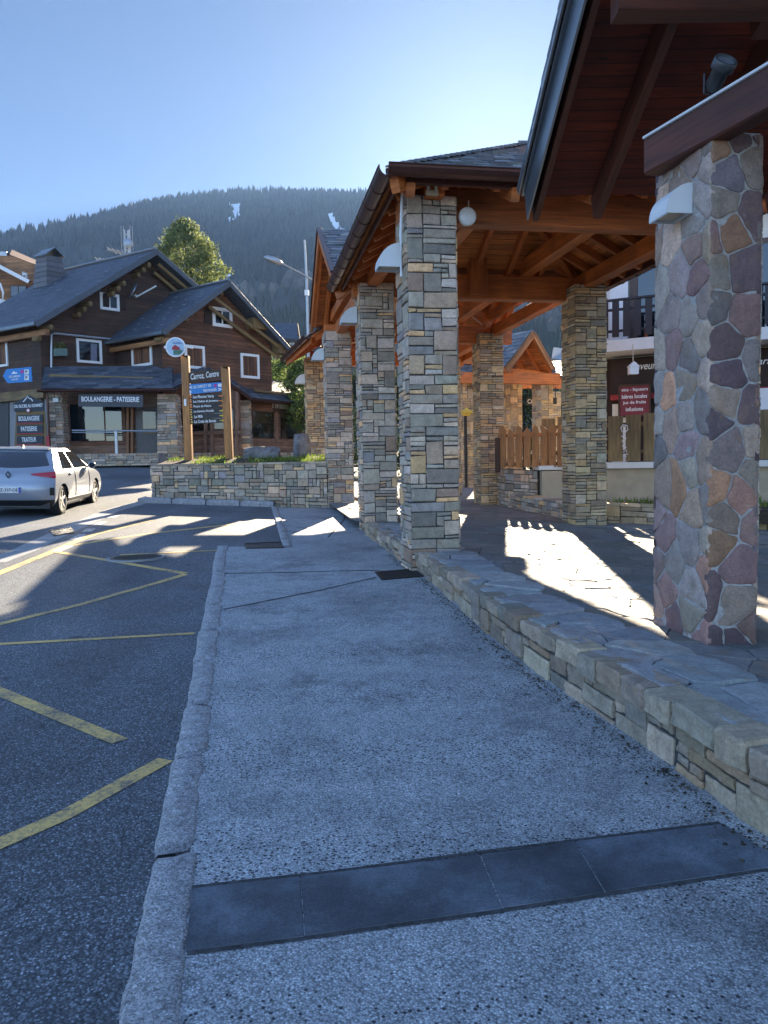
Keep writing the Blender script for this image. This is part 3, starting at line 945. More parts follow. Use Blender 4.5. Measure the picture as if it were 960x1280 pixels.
# leaf litter and grit along the foot of the wall
mb = MB(); rng = random.Random(3)
for _ in range(1500):
    s = rng.uniform(0, WP.L * .8); p, dr = WP.at(s); out = V((-dr.y, dr.x, 0))
    if out.x > 0: out = -out
    q = p + out * (abs(rng.gauss(0, .07)) + .01)
    r = rng.choice([.004, .006, .008, .012]); z = G(q.x, q.y)
    a = rng.uniform(0, 6.28)
    c = rng.choice([(.03, .022, .015), (.05, .035, .02), (.09, .06, .03), (.02, .018, .014), (.12, .11, .10)])
    vs = [(q.x + r * math.cos(a + k * 1.57) * rng.uniform(.5, 1.4), q.y + r * math.sin(a + k * 1.57) * rng.uniform(.5, 1.4), z + .004 + rng.uniform(0, .006)) for k in range(4)]
    mb.mesh(vs + [(q.x, q.y, z + .012)], [(0, 1, 4), (1, 2, 4), (2, 3, 4), (3, 0, 4)], c)
tl = NT('leaf_litter'); MAT['litter'] = tl.done(tl.attr(), .9)
o = stuff(mb.build('leaf_litter', MAT['litter']))
# ------------------------------------------------------------------ covered market hall
HA = V((.6, 10.1, 0)); HD = V((-.1701, .9854, 0)); HN = V((.9854, .1701, 0)); HANG = math.atan2(HN.y, HN.x)
def H(s, w, z): 
    p = HA + HD * s + HN * w; return V((p.x, p.y, z))
SLATEC = [(.13, .145, .16), (.17, .18, .19), (.11, .12, .135), (.20, .205, .205), (.15, .16, .165), (.24, .235, .225)]
def slates(mb, e0, e1, r1, r0, rng, exp=.20, w=.26, th=.034, pal=SLATEC, lift=.04):
    e0, e1, r1, r0 = V(e0), V(e1), V(r1), V(r0)
    n = (e1 - e0).cross(r0 - e0)
    if n.length < 1e-6: n = (e1 - e0).cross(r1 - e0)
    n.normalize()
    if n.z < 0: n = -n
    e = (e1 - e0).normalized(); up = n.cross(e)
    if up.z < 0: up = -up
    hgt = (r0 - e0).dot(up)
    k = max(1, int(hgt / exp))
    for i in range(k + 1):
        f0 = min(i * exp / hgt, 1); f1 = min((i * exp + exp * 1.7) / hgt, 1)
        if f1 - f0 < .01: continue
        a0, a1 = e0.lerp(r0, f0), e1.lerp(r1, f0); b0, b1 = e0.lerp(r0, f1), e1.lerp(r1, f1)
        L = (a1 - a0).dot(e)
        x = -rng.uniform(0, w)
        while x < L:
            ww = w * rng.uniform(.7, 1.35)
            x0, x1 = max(x, 0), min(x + ww, L); x += ww
            if x1 - x0 < .03: continue
            def pt(base, q, hh): return base + e * q + n * hh
            la = (b0 - a0).dot(e); lb = L - (a1 - b1).dot(e) if True else L
            top0, top1 = clamp(x0, la, max(la, lb)), clamp(x1, la, max(la, lb))
            if x1 < la - .3 or x0 > lb + .3: pass
            j = rng.uniform(-.02, .02); q = lift * rng.uniform(.7, 1.3)
            A = [a0 + e * (x0 + .004) - up * (.02 + j) + n * q, a0 + e * (x1 - .004) - up * (.02 + j) + n * (q + rng.uniform(-.006, .006))]
            B = [a0 + up * ((f1 - f0) * hgt) + e * top1 + n * .006, a0 + up * ((f1 - f0) * hgt) + e * top0 + n * .006]
            Q = [A[0], A[1], B[0], B[1]]
            mb.hexa(Q + [p + n * th for p in Q], tint(rng.choice(pal), rng, .2))

def roof_slope(parent, name, e0, e1, r1, r0, rng, boards, slate=True, th=.05, exp=.20, rafters=None, tip=.0):
    """boarded slab with a slate skin; e = eave corners, r = ridge corners"""
    e0, e1, r1, r0 = V(e0), V(e1), V(r1), V(r0)
    mb = MB()
    q = [e0, e1, r1, r0] if (r1 - r0).length > .02 else [e0, e1, r1]
    mb.slab(q, th)
    o = mb.build(name, boards, parent)
    n = (e1 - e0).cross(r0 - e0).normalized()
    if n.z < 0: n = -n
    if slate:
        sm = MB(); d = n * .004
        slates(sm, e0 + d, e1 + d, r1 + d, r0 + d, rng, exp)
        sm.build('slates', MAT['slate'], o)
    if rafters:
        mat, sp, w, h = rafters
        e = (e1 - e0); L = e.length; e.normalize(); up = n.cross(e)
        if up.z < 0: up = -up
        hg = (r0 - e0).dot(up); la = (r0 - e0).dot(e); lb = (r1 - e0).dot(e)
        k = max(2, round(L / sp))
        for i in range(k + 1):
            x = clamp(i * L / k, w * .6, L - w * .6)
            if x < la: top = hg * x / la
            elif x > lb: top = hg * (L - x) / (L - lb)
            else: top = hg
            if top < .35: continue
            a = e0 + e * x - n * (th + h / 2 + .002); b = a + up * (top - .05)
            rb = MB(); rb.beam(a + up * .08, b, w, h, up=n, ch=.006)
            rb.build('rafter', mat, parent)
    return o

def gutter(parent, pts, r=.085, mat='gutter', name='gutter', fascia=.2):
    mb = MB()
    pts = [V(p) for p in pts]
    for a, b in zip(pts, pts[1:]):
        d = (b - a).normalized(); s = d.cross(V((0, 0, 1))).normalized()
        # half-round trough with a rolled bead
        prof = [(math.cos(t) * r, math.sin(t) * r * 1.15) for t in [math.pi + k * math.pi / 10 for k in range(11)]]
        A = [a + s * x + V((0, 0, y)) for x, y in prof]; B = [b + s * x + V((0, 0, y)) for x, y in prof]
        m = len(prof)
        inn = [(x * .93, y * .93 + .002) for x, y in prof]
        A2 = [a + s * x + V((0, 0, y)) for x, y in inn]; B2 = [b + s * x + V((0, 0, y)) for x, y in inn]
        for i in range(m - 1):
            mb.face([A[i], A[i + 1], B[i + 1], B[i]]); mb.face([A2[i + 1], A2[i], B2[i], B2[i + 1]])
        mb.face(A + A2[::-1]); mb.face(B[::-1] + B2)
        for sg in (-1, 1): mb.tube([a + s * sg * r, b + s * sg * r], .011, 6)
        L = (b - a).length; k = max(1, int(L / .6))
        for i in range(k + 1):
            c = a + (b - a) * (i / k)
            pr = [c + s * x * 1.03 + V((0, 0, y * 1.03)) for x, y in prof]
            mb.tube(pr, .007, 5)
    return mb.build(name, MAT[mat], parent)

hall = thing('market_hall', 'open timber market hall on stone pillars with slate hip roof and cross gable', 'market hall', (HA.x, HA.y, .4))
rng = random.Random(31)
TOPZ = 4.90
for k, (s, w, sd, pal) in enumerate(((0, 0, 101, GREY), (4.67, .08, 102, GREY), (9.85, -.05, 103, GREY), (14.6, -.2, 104, TAN), (4.4, 4.15, 106, TAN), (9.9, 3.95, 107, TAN), (0, 4.25, 105, GREY), (14.6, 4.1, 108, TAN))):
    p = H(s, w, 0)
    pier(hall, p, HANG, .66, (G(p.x, p.y) if w < 1 and s > 3 else PZ(p.x, p.y)) - .25, TOPZ, sd, pal, sizes=FLAT if pal is TAN else SIZES)
L, BO = MAT['larch'], MAT['boards']
def tb(name, a, b, w, h, m='larch', up=(0, 0, 1)):
    mb = MB(); mb.beam(a, b, w, h, up); return mb.build(name, MAT[m], hall)
for i, s in enumerate((.12, 4.6, 9.95, 14.65)):
    tb('tie_beam', H(s, -.34, 4.89), H(s, 4.6, 4.89), .26, .44, 'beam_old' if i == 0 else 'larch')
    zt = 6.35 if s < 5 else 6.75
    tb('king_post', H(s - (.16 if i else -.02), 2.03, 4.72 if i else 5.12), H(s - (.16 if i else -.02), 2.03, zt), .34, .22, up=tuple(HD))
    if i:
        tb('principal_rafter', H(s, .05, 5.15), H(s, 2.03, zt - .05), .16, .24); tb('principal_rafter', H(s, 4.05, 5.15), H(s, 2.03, zt - .05), .16, .24)
for w in (.02, 4.12):
    tb('wall_plate', H(-.5, w, 4.98), H(14.9, w, 4.98), .22, .28)
for w in (1.05, 3.02):
    tb('purlin', H(.3, w, 5.26), H(14.8, w, 5.26), .22, .30)
# hipped roof at the front
E, R0, W0, W1, S0, S1, WM = 4.99, 6.40, -.55, 4.62, -.80, 5.2, 2.035
hp = 2.585
c = {'a': H(S0, W0, E), 'b': H(S0, W1, E), 'c': H(S1, W1, E), 'd': H(S1, W0, E), 'p': H(S0 + hp, WM, R0), 'q': H(S1 - hp, WM, R0)}
RF = (L, .62, .085, .14)
roof_slope(hall, 'hip_slope', c['a'], c['b'], c['p'], c['p'], rng, BO, rafters=RF)
roof_slope(hall, 'hip_slope', c['b'], c['c'], c['q'], c['p'], rng, BO, rafters=RF)
roof_slope(hall, 'hip_slope', c['c'], c['d'], c['q'], c['q'], rng, BO, rafters=RF)
roof_slope(hall, 'hip_slope', c['d'], c['a'], c['p'], c['q'], rng, BO, rafters=RF)
for a, b in (('a', 'p'), ('b', 'p'), ('c', 'q'), ('d', 'q')):
    tb('hip_rafter', c[a] + V((0, 0, -.16)), c[b] + V((0, 0, -.16)), .12, .18)
    mb = MB(); n = 26
    for i in range(n):
        p = c[a].lerp(c[b], i / n); q = c[a].lerp(c[b], (i + 1.6) / n)
        mb.beam(p + V((0, 0, .05 + .03)), q + V((0, 0, .05)), .26, .02, ch=.002, col=tint(rng.choice(SLATEC), rng))
    mb.build('hip_capping', MAT['slate'], hall)
gw = .10
gutter(hall, [H(S0 - gw, W0 - gw, E + .02), H(S0 - gw, W1 + gw, E + .02)], .10)
gutter(hall, [H(S0 - gw, W0 - gw, E + .02), H(S1, W0 - gw, E + .02)], .10)
gutter(hall, [H(S0 - gw, W1 + gw, E + .02), H(S1, W1 + gw, E + .02)], .10)
for a, b in (((S0, W0), (S0, W1)), ((S0, W0), (S1, W0)), ((S0, W1), (S1, W1)), ((S1, W0), (S1, W1))):
    fi = lambda q: (q[0] + (.07 if q[0] == S0 else -.07), q[1] + (.07 if q[1] == W0 else -.07))
    mb = MB(); mb.beam(H(*fi(a), E - .06), H(*fi(b), E - .06), .03, .12, ch=.004); mb.build('fascia_board', MAT['dark_timber'], hall)
# rafter tails showing under the front eave
for w in (-.35, .95, 2.0, 3.1, 4.3):
    tb('rafter_tail', H(S0 + .06, w, E - .19), H(S0 + 1.1, w, E + .32), .11, .17, 'beam_old')
# cross gable
GS, GZ, GE, GH0 = 8.3, 6.98, 5.34, 2.75
for sg in (-1, 1):
    e0, e1 = H(GS + sg * GH0, -.56, GE), H(GS + sg * GH0, 4.75, GE)
    r0, r1 = H(GS, -.56, GZ), H(GS, 4.75, GZ)
    roof_slope(hall, 'gable_slope', e0, e1, r1, r0, rng, BO, rafters=(L, .62, .085, .14))
    for w, o in ((-.58, -1), (4.77, 1)):
        a, b = H(GS + sg * (GH0 + .05), w, GE - .13), H(GS, w, GZ - .10)
        tb('barge_board', a, b, .05, .24); 
        mb = MB(); mb.beam(a + V((0, 0, .15)), b + V((0, 0, .15)), .12, .05, ch=.004); mb.build('barge_flashing', MAT['gutter'], hall)
        tb('barge_rafter', H(GS + sg * (GH0 - .1), w - o * .35, GE - .13), H(GS, w - o * .35, GZ - .16), .10, .20)
    gutter(hall, [H(GS + sg * (GH0 + .09), -.55, GE + .0), H(GS + sg * (GH0 + .09), 4.7, GE + .0)], .08)
for w in (-.05, 4.1):
    tb('gable_tie', H(GS - 2.2, w, 5.42), H(GS + 2.2, w, 5.42), .16, .24)
    tb('gable_post', H(GS, w, 5.5), H(GS, w, 6.95), .14, .14, up=tuple(HN))
tb('ridge_beam', H(GS, -.5, GZ - .22), H(GS, 4.6, GZ - .22), .14, .22)
# rear range of the roof, its hidden ridge and right end lengthened to block sun
S2, S3, E2, R2 = 11.15, 14.9, 5.04, 6.6
e = [H(S2, W0 - .05, E2), H(S3 - .3, W0 - .55, E2 - .15), H(S3 + 2.4, W1, E2), H(S2, W1, E2), H(S2, WM, R2), H(S3 + 2.4, WM, R2)]
roof_slope(hall, 'rear_slope', e[0], e[1], e[5], e[4], rng, BO, rafters=RF)
roof_slope(hall, 'rear_slope', e[3], e[2], e[5], e[4], rng, BO, rafters=RF)
gutter(hall, [H(S2, W0 - .05 - gw, E2), H(S3 - .3, W0 - .55 - gw, E2 - .15)], .09)
gutter(hall, [H(S2, W1 + gw, E2), H(S3 + 2.4, W1 + gw, E2)], .09)
mb = MB(); mb.beam(H(S2, W0 - .04, E2 - .12), H(S3 - .3, W0 - .54, E2 - .27), .03, .17, ch=.004); mb.build('fascia_board', L, hall)
mb = MB(); mb.beam(H(S2, W1, E2 - .12), H(S3 + 2.4, W1, E2 - .12), .03, .17, ch=.004); mb.build('fascia_board', L, hall)
# downpipe at the front pillar
mb = MB(); mb.tube([H(-.3, -.36, 4.9), H(-.3, -.39, 4.4), H(-.3, -.39, 3.9)], .018, 8); mb.build('conduit', MAT['lampwhite'], hall)

# ------------------------------------------------------------------ shop canopy on the polygonal stone pillar
can = thing('shop_canopy', 'dark timber shop canopy with blue-grey metal verge on a thick porphyry pillar', 'canopy', (2.22, 5.34, .34))
rng = random.Random(44)
CANG = rad(8.7)
def box_faces_rect(c, ang, sx, sy, z0): return box_faces(c, ang, sx, sy, z0)
zb = PZ(2.22, 5.3) - .05; HT = 3.64 - zb
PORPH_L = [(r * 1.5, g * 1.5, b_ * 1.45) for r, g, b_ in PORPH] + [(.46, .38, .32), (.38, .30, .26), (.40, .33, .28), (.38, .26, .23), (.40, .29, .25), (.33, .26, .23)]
PORPH_D = PORPH + [(.13, .085, .09), (.15, .10, .105), (.11, .08, .09), (.17, .14, .15)]  # left face paler, others darker: stone variety plus light painted into the colour
pm = MB()
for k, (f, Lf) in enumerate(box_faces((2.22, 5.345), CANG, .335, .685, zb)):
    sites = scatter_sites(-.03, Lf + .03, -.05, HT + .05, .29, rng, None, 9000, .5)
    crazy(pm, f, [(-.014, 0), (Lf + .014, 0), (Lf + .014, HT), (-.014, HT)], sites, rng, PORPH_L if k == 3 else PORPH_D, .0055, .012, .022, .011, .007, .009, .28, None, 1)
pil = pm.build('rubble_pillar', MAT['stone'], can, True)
mb = MB()
cfs = box_faces((2.22, 5.345), CANG, .335, .685, zb)
# mortar body with an uneven skin
for f, Lf in cfs:
    nx, nz = max(4, int(Lf / .03)), int(HT / .03)
    vs = [f(Lf * i / nx, HT * j / nz, (.004 + .005 * noise.noise((Lf * i / nx * 12, HT * j / nz * 12, Lf))) if 0 < i < nx else 0) for j in range(nz + 1) for i in range(nx + 1)]
    fs = [(j * (nx + 1) + i, j * (nx + 1) + i + 1, (j + 1) * (nx + 1) + i + 1, (j + 1) * (nx + 1) + i) for j in range(nz) for i in range(nx)]
    mb.mesh(vs, fs)
q = [f(0, HT, 0) for f, _ in cfs]; mb.face(q)
mb.build('mortar', MAT['mortar_pale'], pil, True)
# beam over the pillar
ba, bb = V((1.93, 5.56, 3.70)), V((3.10, 2.45, 3.70))
mb = MB(); mb.beam(ba, bb, .14, .24); mb.build('main_beam', MAT['dark_timber'], can)
bd = (bb - ba).normalized(); bs = V((-bd.y, bd.x, 0));  bs = bs if bs.x < 0 else -bs
mb = MB(); mb.beam(ba + bs * .06 + V((0, 0, .130)), bb + bs * .06 + V((0, 0, .130)), .045, .018, ch=.003); mb.build('beam_edge_strip', MAT['lampwhite'], can)
# roof
CX0, CX1, CY0, CY1, CP = 1.62, 8.2, 8.6, 2.0, .38
def cz(y): return 4.50 + CP * (8.5 - y)
mb = MB(); mb.slab([(CX0, CY0, cz(CY0) + .04), (CX1, CY0, cz(CY0) + .04), (CX1, CY1, cz(CY1) + .04), (CX0, CY1, cz(CY1) + .04)], .04)
ro = mb.build('roof_boards', MAT['dark_boards'], can)
mb = MB(); slates(mb, (CX0 - .10, CY0 + .05, cz(CY0) + .06), (CX1, CY0 + .05, cz(CY0) + .06), (CX1, CY1, cz(CY1) + .08), (CX0 - .10, CY1, cz(CY1) + .08), rng, .24, .28)
mb.build('slates', MAT['slate'], ro)
mb = MB(); mb.slab([(CX0, CY1, cz(CY1) + .04), (CX1, CY1, cz(CY1) + .04), (CX1, CY1 - 5, cz(CY1) - 5 * CP + .04), (CX0, CY1 - 5, cz(CY1) - 5 * CP + .04)], .04); mb.build('rear_roof_boards', MAT['dark_boards'], can)
for x in (2.36, 3.3, 4.25, 5.2, 6.1, 7.0, 7.9):
    mb = MB(); mb.beam((x, CY0 - .05, cz(CY0) - .15), (x, CY1, cz(CY1) - .15), .085, .27, ch=.006); mb.build('rafter', MAT['dark_timber'], can)
mb = MB(); mb.beam((CX0 + .08, CY0 - .04, cz(CY0) - .16), (CX0 + .08, CY1, cz(CY1) - .16), .06, .27, ch=.006); mb.build('verge_rafter', MAT['dark_timber'], can)
mb = MB(); mb.beam((1.78, 5.95, 5.02), (CX1, 5.95, 5.02), .2, .3); mb.build('purlin', MAT['dark_timber'], can)
mb = MB(); mb.beam((3.05, 6.3, 5.0), (3.05, 3.0, 5.9), .2, .3); mb.build('strut_beam', MAT['dark_timber'], can)
# metal verge: main fascia with a flashing above
d = V((0, CY1 - CY0, cz(CY1) - cz(CY0))).normalized(); nn = V((0, -d.z, d.y)); nn = nn if nn.z > 0 else -nn
a, b = V((CX0, CY0, cz(CY0))), V((CX0, CY1, cz(CY1)))
mb = MB(); mb.beam(a - nn * .13 + V((-.012, 0, 0)), b - nn * .13 + V((-.012, 0, 0)), .022, .34, up=tuple(nn), ch=.003)
mb.beam(a + nn * .02 + V((-.03, 0, 0)), b + nn * .02 + V((-.03, 0, 0)), .06, .02, up=tuple(nn), ch=.003)
mb.build('verge_fascia', MAT['fascia'], can)
mb = MB(); mb.beam(a + nn * .085 + V((-.085, 0, 0)), b + nn * .085 + V((-.085, 0, 0)), .022, .11, up=tuple(nn), ch=.003); mb.build('verge_flashing', MAT['fascia'], can)

# ------------------------------------------------------------------ lamps
def make_wall_lamp():
    t = thing('wall_lamp', '', 'wall lamp', (0, 0, 0), 'quarter-round white lamps on the stone pillars')
    # quarter-round hood: x = outwards, y = across the wall, z = up
    prof = [(0, .30)] + [(.30 * math.sin(a), .02 + .28 * math.cos(a)) for a in [k * math.pi / 2 / 9 for k in range(10)]] + [(.30, 0)]
    mb = MB(); w = .15; th = .008
    inn = [(max(0, x - th), z - th) for x, z in prof]
    for i in range(len(prof) - 1):
        (x0, z0), (x1, z1) = prof[i], prof[i + 1]
        mb.face([(x0, -w, z0), (x0, w, z0), (x1, w, z1), (x1, -w, z1)])
        (x0, z0), (x1, z1) = inn[i], inn[i + 1]
        mb.face([(x0, w, z0), (x0, -w, z0), (x1, -w, z1), (x1, w, z1)])
    for sg in (-1, 1):
        y = sg * w
        mb.prism([(x, y, z) for x, z in prof] + [(0, y, 0)], (0, -sg * .006, 0))
    mb.box((.004, 0, .15), (.008, 2 * w, .3))
    mb.build('hood', MAT['lampwhite'], t)
    mb = MB(); mb.box((.13, 0, .045), (.22, .26, .03)); mb.build('diffuser', MAT['cream'], t)
    return t
lamp0 = make_wall_lamp()
LS = [((0, 0), 4.06, 'white quarter-round wall lamp on the grey pillar standing nearest the drain grating'), ((4.67, .08), 4.20, 'white quarter-round wall lamp on the pillar where the low wall ends'),
      ((9.85, -.05), 4.20, 'white quarter-round wall lamp on the pillar at the planter end'), ((14.6, -.2), 4.1, 'smallest white quarter-round wall lamp, on the tan pillar behind the planter')]
first = True
for (s, w), z, lb in LS:
    p = H(s, w - .345, z)
    if first: lamp0.location = p; lamp0.rotation_euler[2] = HANG + math.pi; lamp0['label'] = lb; first = False
    else: dup(lamp0, p, HANG + math.pi, lb)
lx = V((2.22, 5.345, 0)) + V((-math.cos(CANG), -math.sin(CANG), 0)) * .178 + V((-math.sin(CANG), math.cos(CANG), 0)) * -.02
lr = dup(lamp0, (lx.x, lx.y, 3.20), CANG + math.pi, 'largest white quarter-round wall lamp, on the purple rubble pillar of the shop canopy'); lr.scale = (.60, .8, .66)
# round disc lamp on the front tie beam
p = P(584, 271, 9.95)
t = thing('disc_lamp', 'round white disc on the front tie beam of the market hall', 'lamp', p)
mb = MB(); mb.lathe(p, (-HD.x, -HD.y, 0), [(-.06, .10), (.0, .117), (.03, .112), (.045, .09), (.05, .02)], 28); mb.build('disc', MAT['lampwhite'], t, True)
mb = MB(); mb.tube([p + V((.02, 0, .1)), p + V((.02, 0, .2))], .008, 6); mb.build('hanger', MAT['cream'], t)
# twin floodlight under the eave
p = P(540, 238, 9.6)
t = thing('twin_floodlight', 'small cream twin floodlight under the brown gutter', 'floodlight', p)
mb = MB(); mb.box(p + V((0, 0, -.03)), (.15, .06, .05), .3); mb.build('base', MAT['cream'], t)
for dx in (-.04, .045):
    mb = MB(); mb.lathe(p + V((dx, 0, -.02)), (dx * 2, -.5, 1), [(0, .025), (.05, .022), (.10, .032), (.11, .03)], 14); mb.build('lamp_head', MAT['cream'], t, True)
# spotlight on the canopy beam
p = P(908, 122, 4.98)
ps = ba + bd * ((p - ba).dot(bd)) + bs * .04; ps.z = 3.85
t = thing('spotlight', 'dark grey cylindrical spotlight tilted up on the canopy beam', 'spotlight', ps)
ax = V((.16, -.80, .60)).normalized(); c0 = ps + V((-.03, 0, .03))
mb = MB(); mb.lathe(c0, ax, [(0, .045), (.01, .05), (.12, .05), (.125, .07), (.18, .072), (.185, .068), (.185, .058), (.16, .052)], 28); mb.build('housing', plain('grey_lamp_metal', (.10, .11, .115), .4, .5), t, True)
tg = NT('lamp_reflector'); MAT['reflector'] = tg.done((.30, .36, .42), .25, .6)
mb = MB(); mb.lathe(c0 + ax * .165, ax, [(0, .052), (.008, .053)], 24); mb.build('lens', MAT['reflector'], t)
mb = MB()
for sg in (-1, 1): mb.beam(c0 + bs * (.056 * sg) + V((0, 0, -.03)), c0 + bs * (.056 * sg) + V((0, 0, .09)), .02, .006, ch=.001)
mb.beam(c0 + bs * -.056 + V((0, 0, -.03)), c0 + bs * .056 + V((0, 0, -.03)), .02, .006, ch=.001)
mb.build('bracket', MAT['black_metal'], t)
# ------------------------------------------------------------------ planter with the direction sign
zt = 1.615
t = thing('stone_planter', 'long grey rubble stone planter wall with grass and boulders on top', 'planter', (-3.6, 20.5, .6))
rng = random.Random(61)
def pf(s, h, d): return V((PLX0 + s, PLY - d, lerp(G(PLX0 + s, PLY) - .05, zt, h / 1.0)))
LP = PLX1 - PLX0
mb = MB()
ashlar(mb, pf, LP, 1.0, rng, [tint(c, rng, .1) for c in GREY[:8] + TAN[2:4] + GREY[:4]], .095, .085, [(2, 1), (3, 1), (2, 1), (3, 2), (1, 1), (4, 1), (2, 2), (1, 2), (5, 1)], d=.03)
ashlar(mb, lambda s, h, d: V((PLX0 - d, PLY + 2.6 - s, lerp(G(PLX0, PLY) - .05, zt, h))), 2.6, 1.0, rng, GREY, .095, .085, [(2, 1), (3, 1), (2, 1), (3, 2), (1, 1), (4, 1), (2, 2)], d=.03)
mb.build('wall_face', MAT['stone'], t)
mb = MB(); mb.box(((PLX0 + PLX1) / 2 + .01, PLY + 1.31, zt - .66), (LP - .0, 2.6, 1.3)); mb.build('wall_core', MAT['joint'], t)
mb = MB()
for i in range(9):
    for j in range(5):
        pass
x = PLX0
while x < PLX1 - .1:
    x1 = min(x + rng.uniform(.35, .75), PLX1); mb.box(((x + x1) / 2, PLY + .12, zt + .012), (x1 - x - .012, .34, .05), 0, tint(rng.choice(WALLC), rng)); x = x1
mb.build('coping', MAT['stone'], t)
gz = lambda x, y: zt + .02 + .14 * clamp((y - PLY - .25) / .8) + .05 * noise.noise((x * 1.3, y * 1.3, 0))
mb = MB(); n = 24
vs = [(lerp(PLX0 + .05, PLX1, i / n), lerp(PLY + .28, PLY + 2.58, j / 8), gz(lerp(PLX0, PLX1, i / n), lerp(PLY + .28, PLY + 2.58, j / 8))) for j in range(9) for i in range(n + 1)]
mb.mesh(vs, [(j * (n + 1) + i, j * (n + 1) + i + 1, (j + 1) * (n + 1) + i + 1, (j + 1) * (n + 1) + i) for j in range(8) for i in range(n)])
mb.build('soil', MAT['soil'], t, True)
# grass
mb = MB()
for _ in range(1900):
    x, y = rng.uniform(PLX0 + .1, PLX1 - .05), PLY + .3 + abs(rng.gauss(0, .7))
    if y > PLY + 2.5 or noise.noise((x * 1.2, y * 1.2, 5)) < -.25 + .3 * (x < -4.9): continue
    h = rng.uniform(.04, .13); a = rng.uniform(0, 6.28); wd = .012
    z = gz(x, y) - .01
    dx, dy = math.cos(a), math.sin(a); b = rng.uniform(-.06, .06)
    k = rng.uniform(.7, 1.3)
    mb.face([(x - dx * wd, y - dy * wd, z), (x + dx * wd, y + dy * wd, z), (x + b, y + b * .6, z + h)], rng.choice([(.8 * k, 1.0 * k, .5), (1.3 * k, 1.1 * k, .6), (1.0 * k, 1.2 * k, .6)]))
stuff(mb.build('grass', MAT['bush']))
def boulder(loc, size, seed, label, rz=0.0):
    bm = MB(); n, m = 22, 14
    vs = []
    ca, sa = math.cos(rz), math.sin(rz)
    for j in range(m + 1):
        ph = math.pi * j / m - math.pi / 2
        for i in range(n):
            th = 2 * math.pi * i / n
            d = V((math.cos(th) * math.cos(ph), math.sin(th) * math.cos(ph), math.sin(ph)))
            r = 1 + .28 * noise.noise(d * 1.3 + V((seed, 0, 0))) + .14 * noise.noise(d * 3.1 + V((0, seed, 0))) + .05 * noise.noise(d * 8)
            q = V((max(-.75, min(.75, d.x * r)), max(-.8, min(.8, d.y * r)), max(-.6, min(.8, d.z * r))))
            x, y = q.x * size[0], q.y * size[1]
            vs.append((loc[0] + x * ca - y * sa, loc[1] + x * sa + y * ca, loc[2] + (q.z + .5) * size[2]))
    fs = [(j * n + i, j * n + (i + 1) % n, (j + 1) * n + (i + 1) % n, (j + 1) * n + i) for j in range(m) for i in range(n)]
    bm.mesh(vs, fs)
    return tag(bm.build('boulder', MAT['boulder']), label, 'boulder')
p = P(328, 582, 21.0); boulder((p.x, p.y, zt + .08), (.66, .5, .30), 3.1, 'wide low grey boulder lying in the planter grass', .1)
p = P(378, 582, 21.2); boulder((p.x, p.y, zt + .0), (.30, .34, .62), 8.4, 'tall upright dark boulder at the pillar end of the planter', .2)
# direction sign
p0, p1 = P(236.5, 583, 20.6), P(287.5, 583, 20.6)
t = thing('direction_sign', 'wooden two-post direction sign with blue and black boards in the planter', 'sign', (p0 + p1) / 2)
a0, a1 = P(231.5, 445, 20.6), P(281.5, 459, 20.6)
px, py = (p1 - p0).normalized(), V((0, -1, 0))
for b, a in ((p0, a0), (p1, a1)):
    mb = MB(); mb.beam(b - V((0, 0, .25)), a, .20, .20, up=(0, 1, 0), ch=.02); mb.build('post', MAT['post'], t)
mb = MB(); q = P(231.5, 443, 20.6)
for b, a in ((p0, a0), (p1, a1)):
    mb.prism([a + V((-.10, -.1, -.005)), a + V((.10, -.1, -.005)), a + V((.10, -.1, -.07)), a + V((-.10, -.1, .03))][:4], (0, .2, 0))
mb.build('post_cap', MAT['post'], t)
up = (a0 - p0).normalized()
def sb(u0, v0, u1, v1, Y): return P(u0, v0, Y), P(u1, v1, Y)
YB = 20.53
def board(name, mat, quad, th=.03, par=t):
    q = [P(u, v, YB) for u, v in quad]
    mb = MB(); mb.prism(q, (0, th, 0)); return mb.build(name, mat, par), q
hd, q = board('header_board', MAT['old_boards'], [(234, 479.5), (279, 475), (277.5, 461.5), (233, 466)], .05)
def label_on(s, par, u0, v0, u1, v1, hpx, mat, shear=0.0, Y=YB, dy=.002, **k):
    a, b = P(u0, v0, Y - dy), P(u1, v1, Y - dy)
    return text(s, mat, par, a, b - a, (0, -1, 0), (b - a).length, hpx / FOC * Y, shear, **k)
label_on('Carroz, Centre', hd, 239, 476, 274, 471.5, 8.5, MAT['letter'], .3, bold=.012)
bl, q = board('blue_board', MAT['blue'], [(234.5, 493), (279, 489), (278, 477.5), (234, 480.5)])
label_on('LES CARROZ 1 500', bl, 242, 485.8, 264, 483.2, 3.4, MAT['letter'], bold=.02)
label_on('<', bl, 235.5, 486.3, 240.5, 485.8, 3.4, MAT['letter'], bold=.05)
mb = MB(); a = P(269, 482, YB - .006); mb.box(a, (.075, .008, .075)); mb.build('pictogram', MAT['pink'], bl)
mb = MB(); a = P(275, 481.5, YB - .006); mb.box(a, (.10, .008, .085)); mb.build('pictogram', MAT['letter'], bl)
label_on('TAPIS PIONNIER', bl, 254, 490.2, 271, 488.6, 3.2, MAT['letter'], bold=.02)
label_on('>', bl, 273, 488.6, 278, 488.2, 3.4, MAT['letter'], bold=.05)
mb = MB(); a = P(237.5, 490, YB - .006); mb.box(a, (.07, .008, .075)); mb.build('pictogram', MAT['letter'], bl)
rows = ['Les Flocons Verts', 'Les Chalets de Jouvence', 'Front de Neige', "Les Servages d'Armelle", 'Le Milk', 'La Croix de Savoie']
uw = [26, 31, 22, 25, 11, 27]
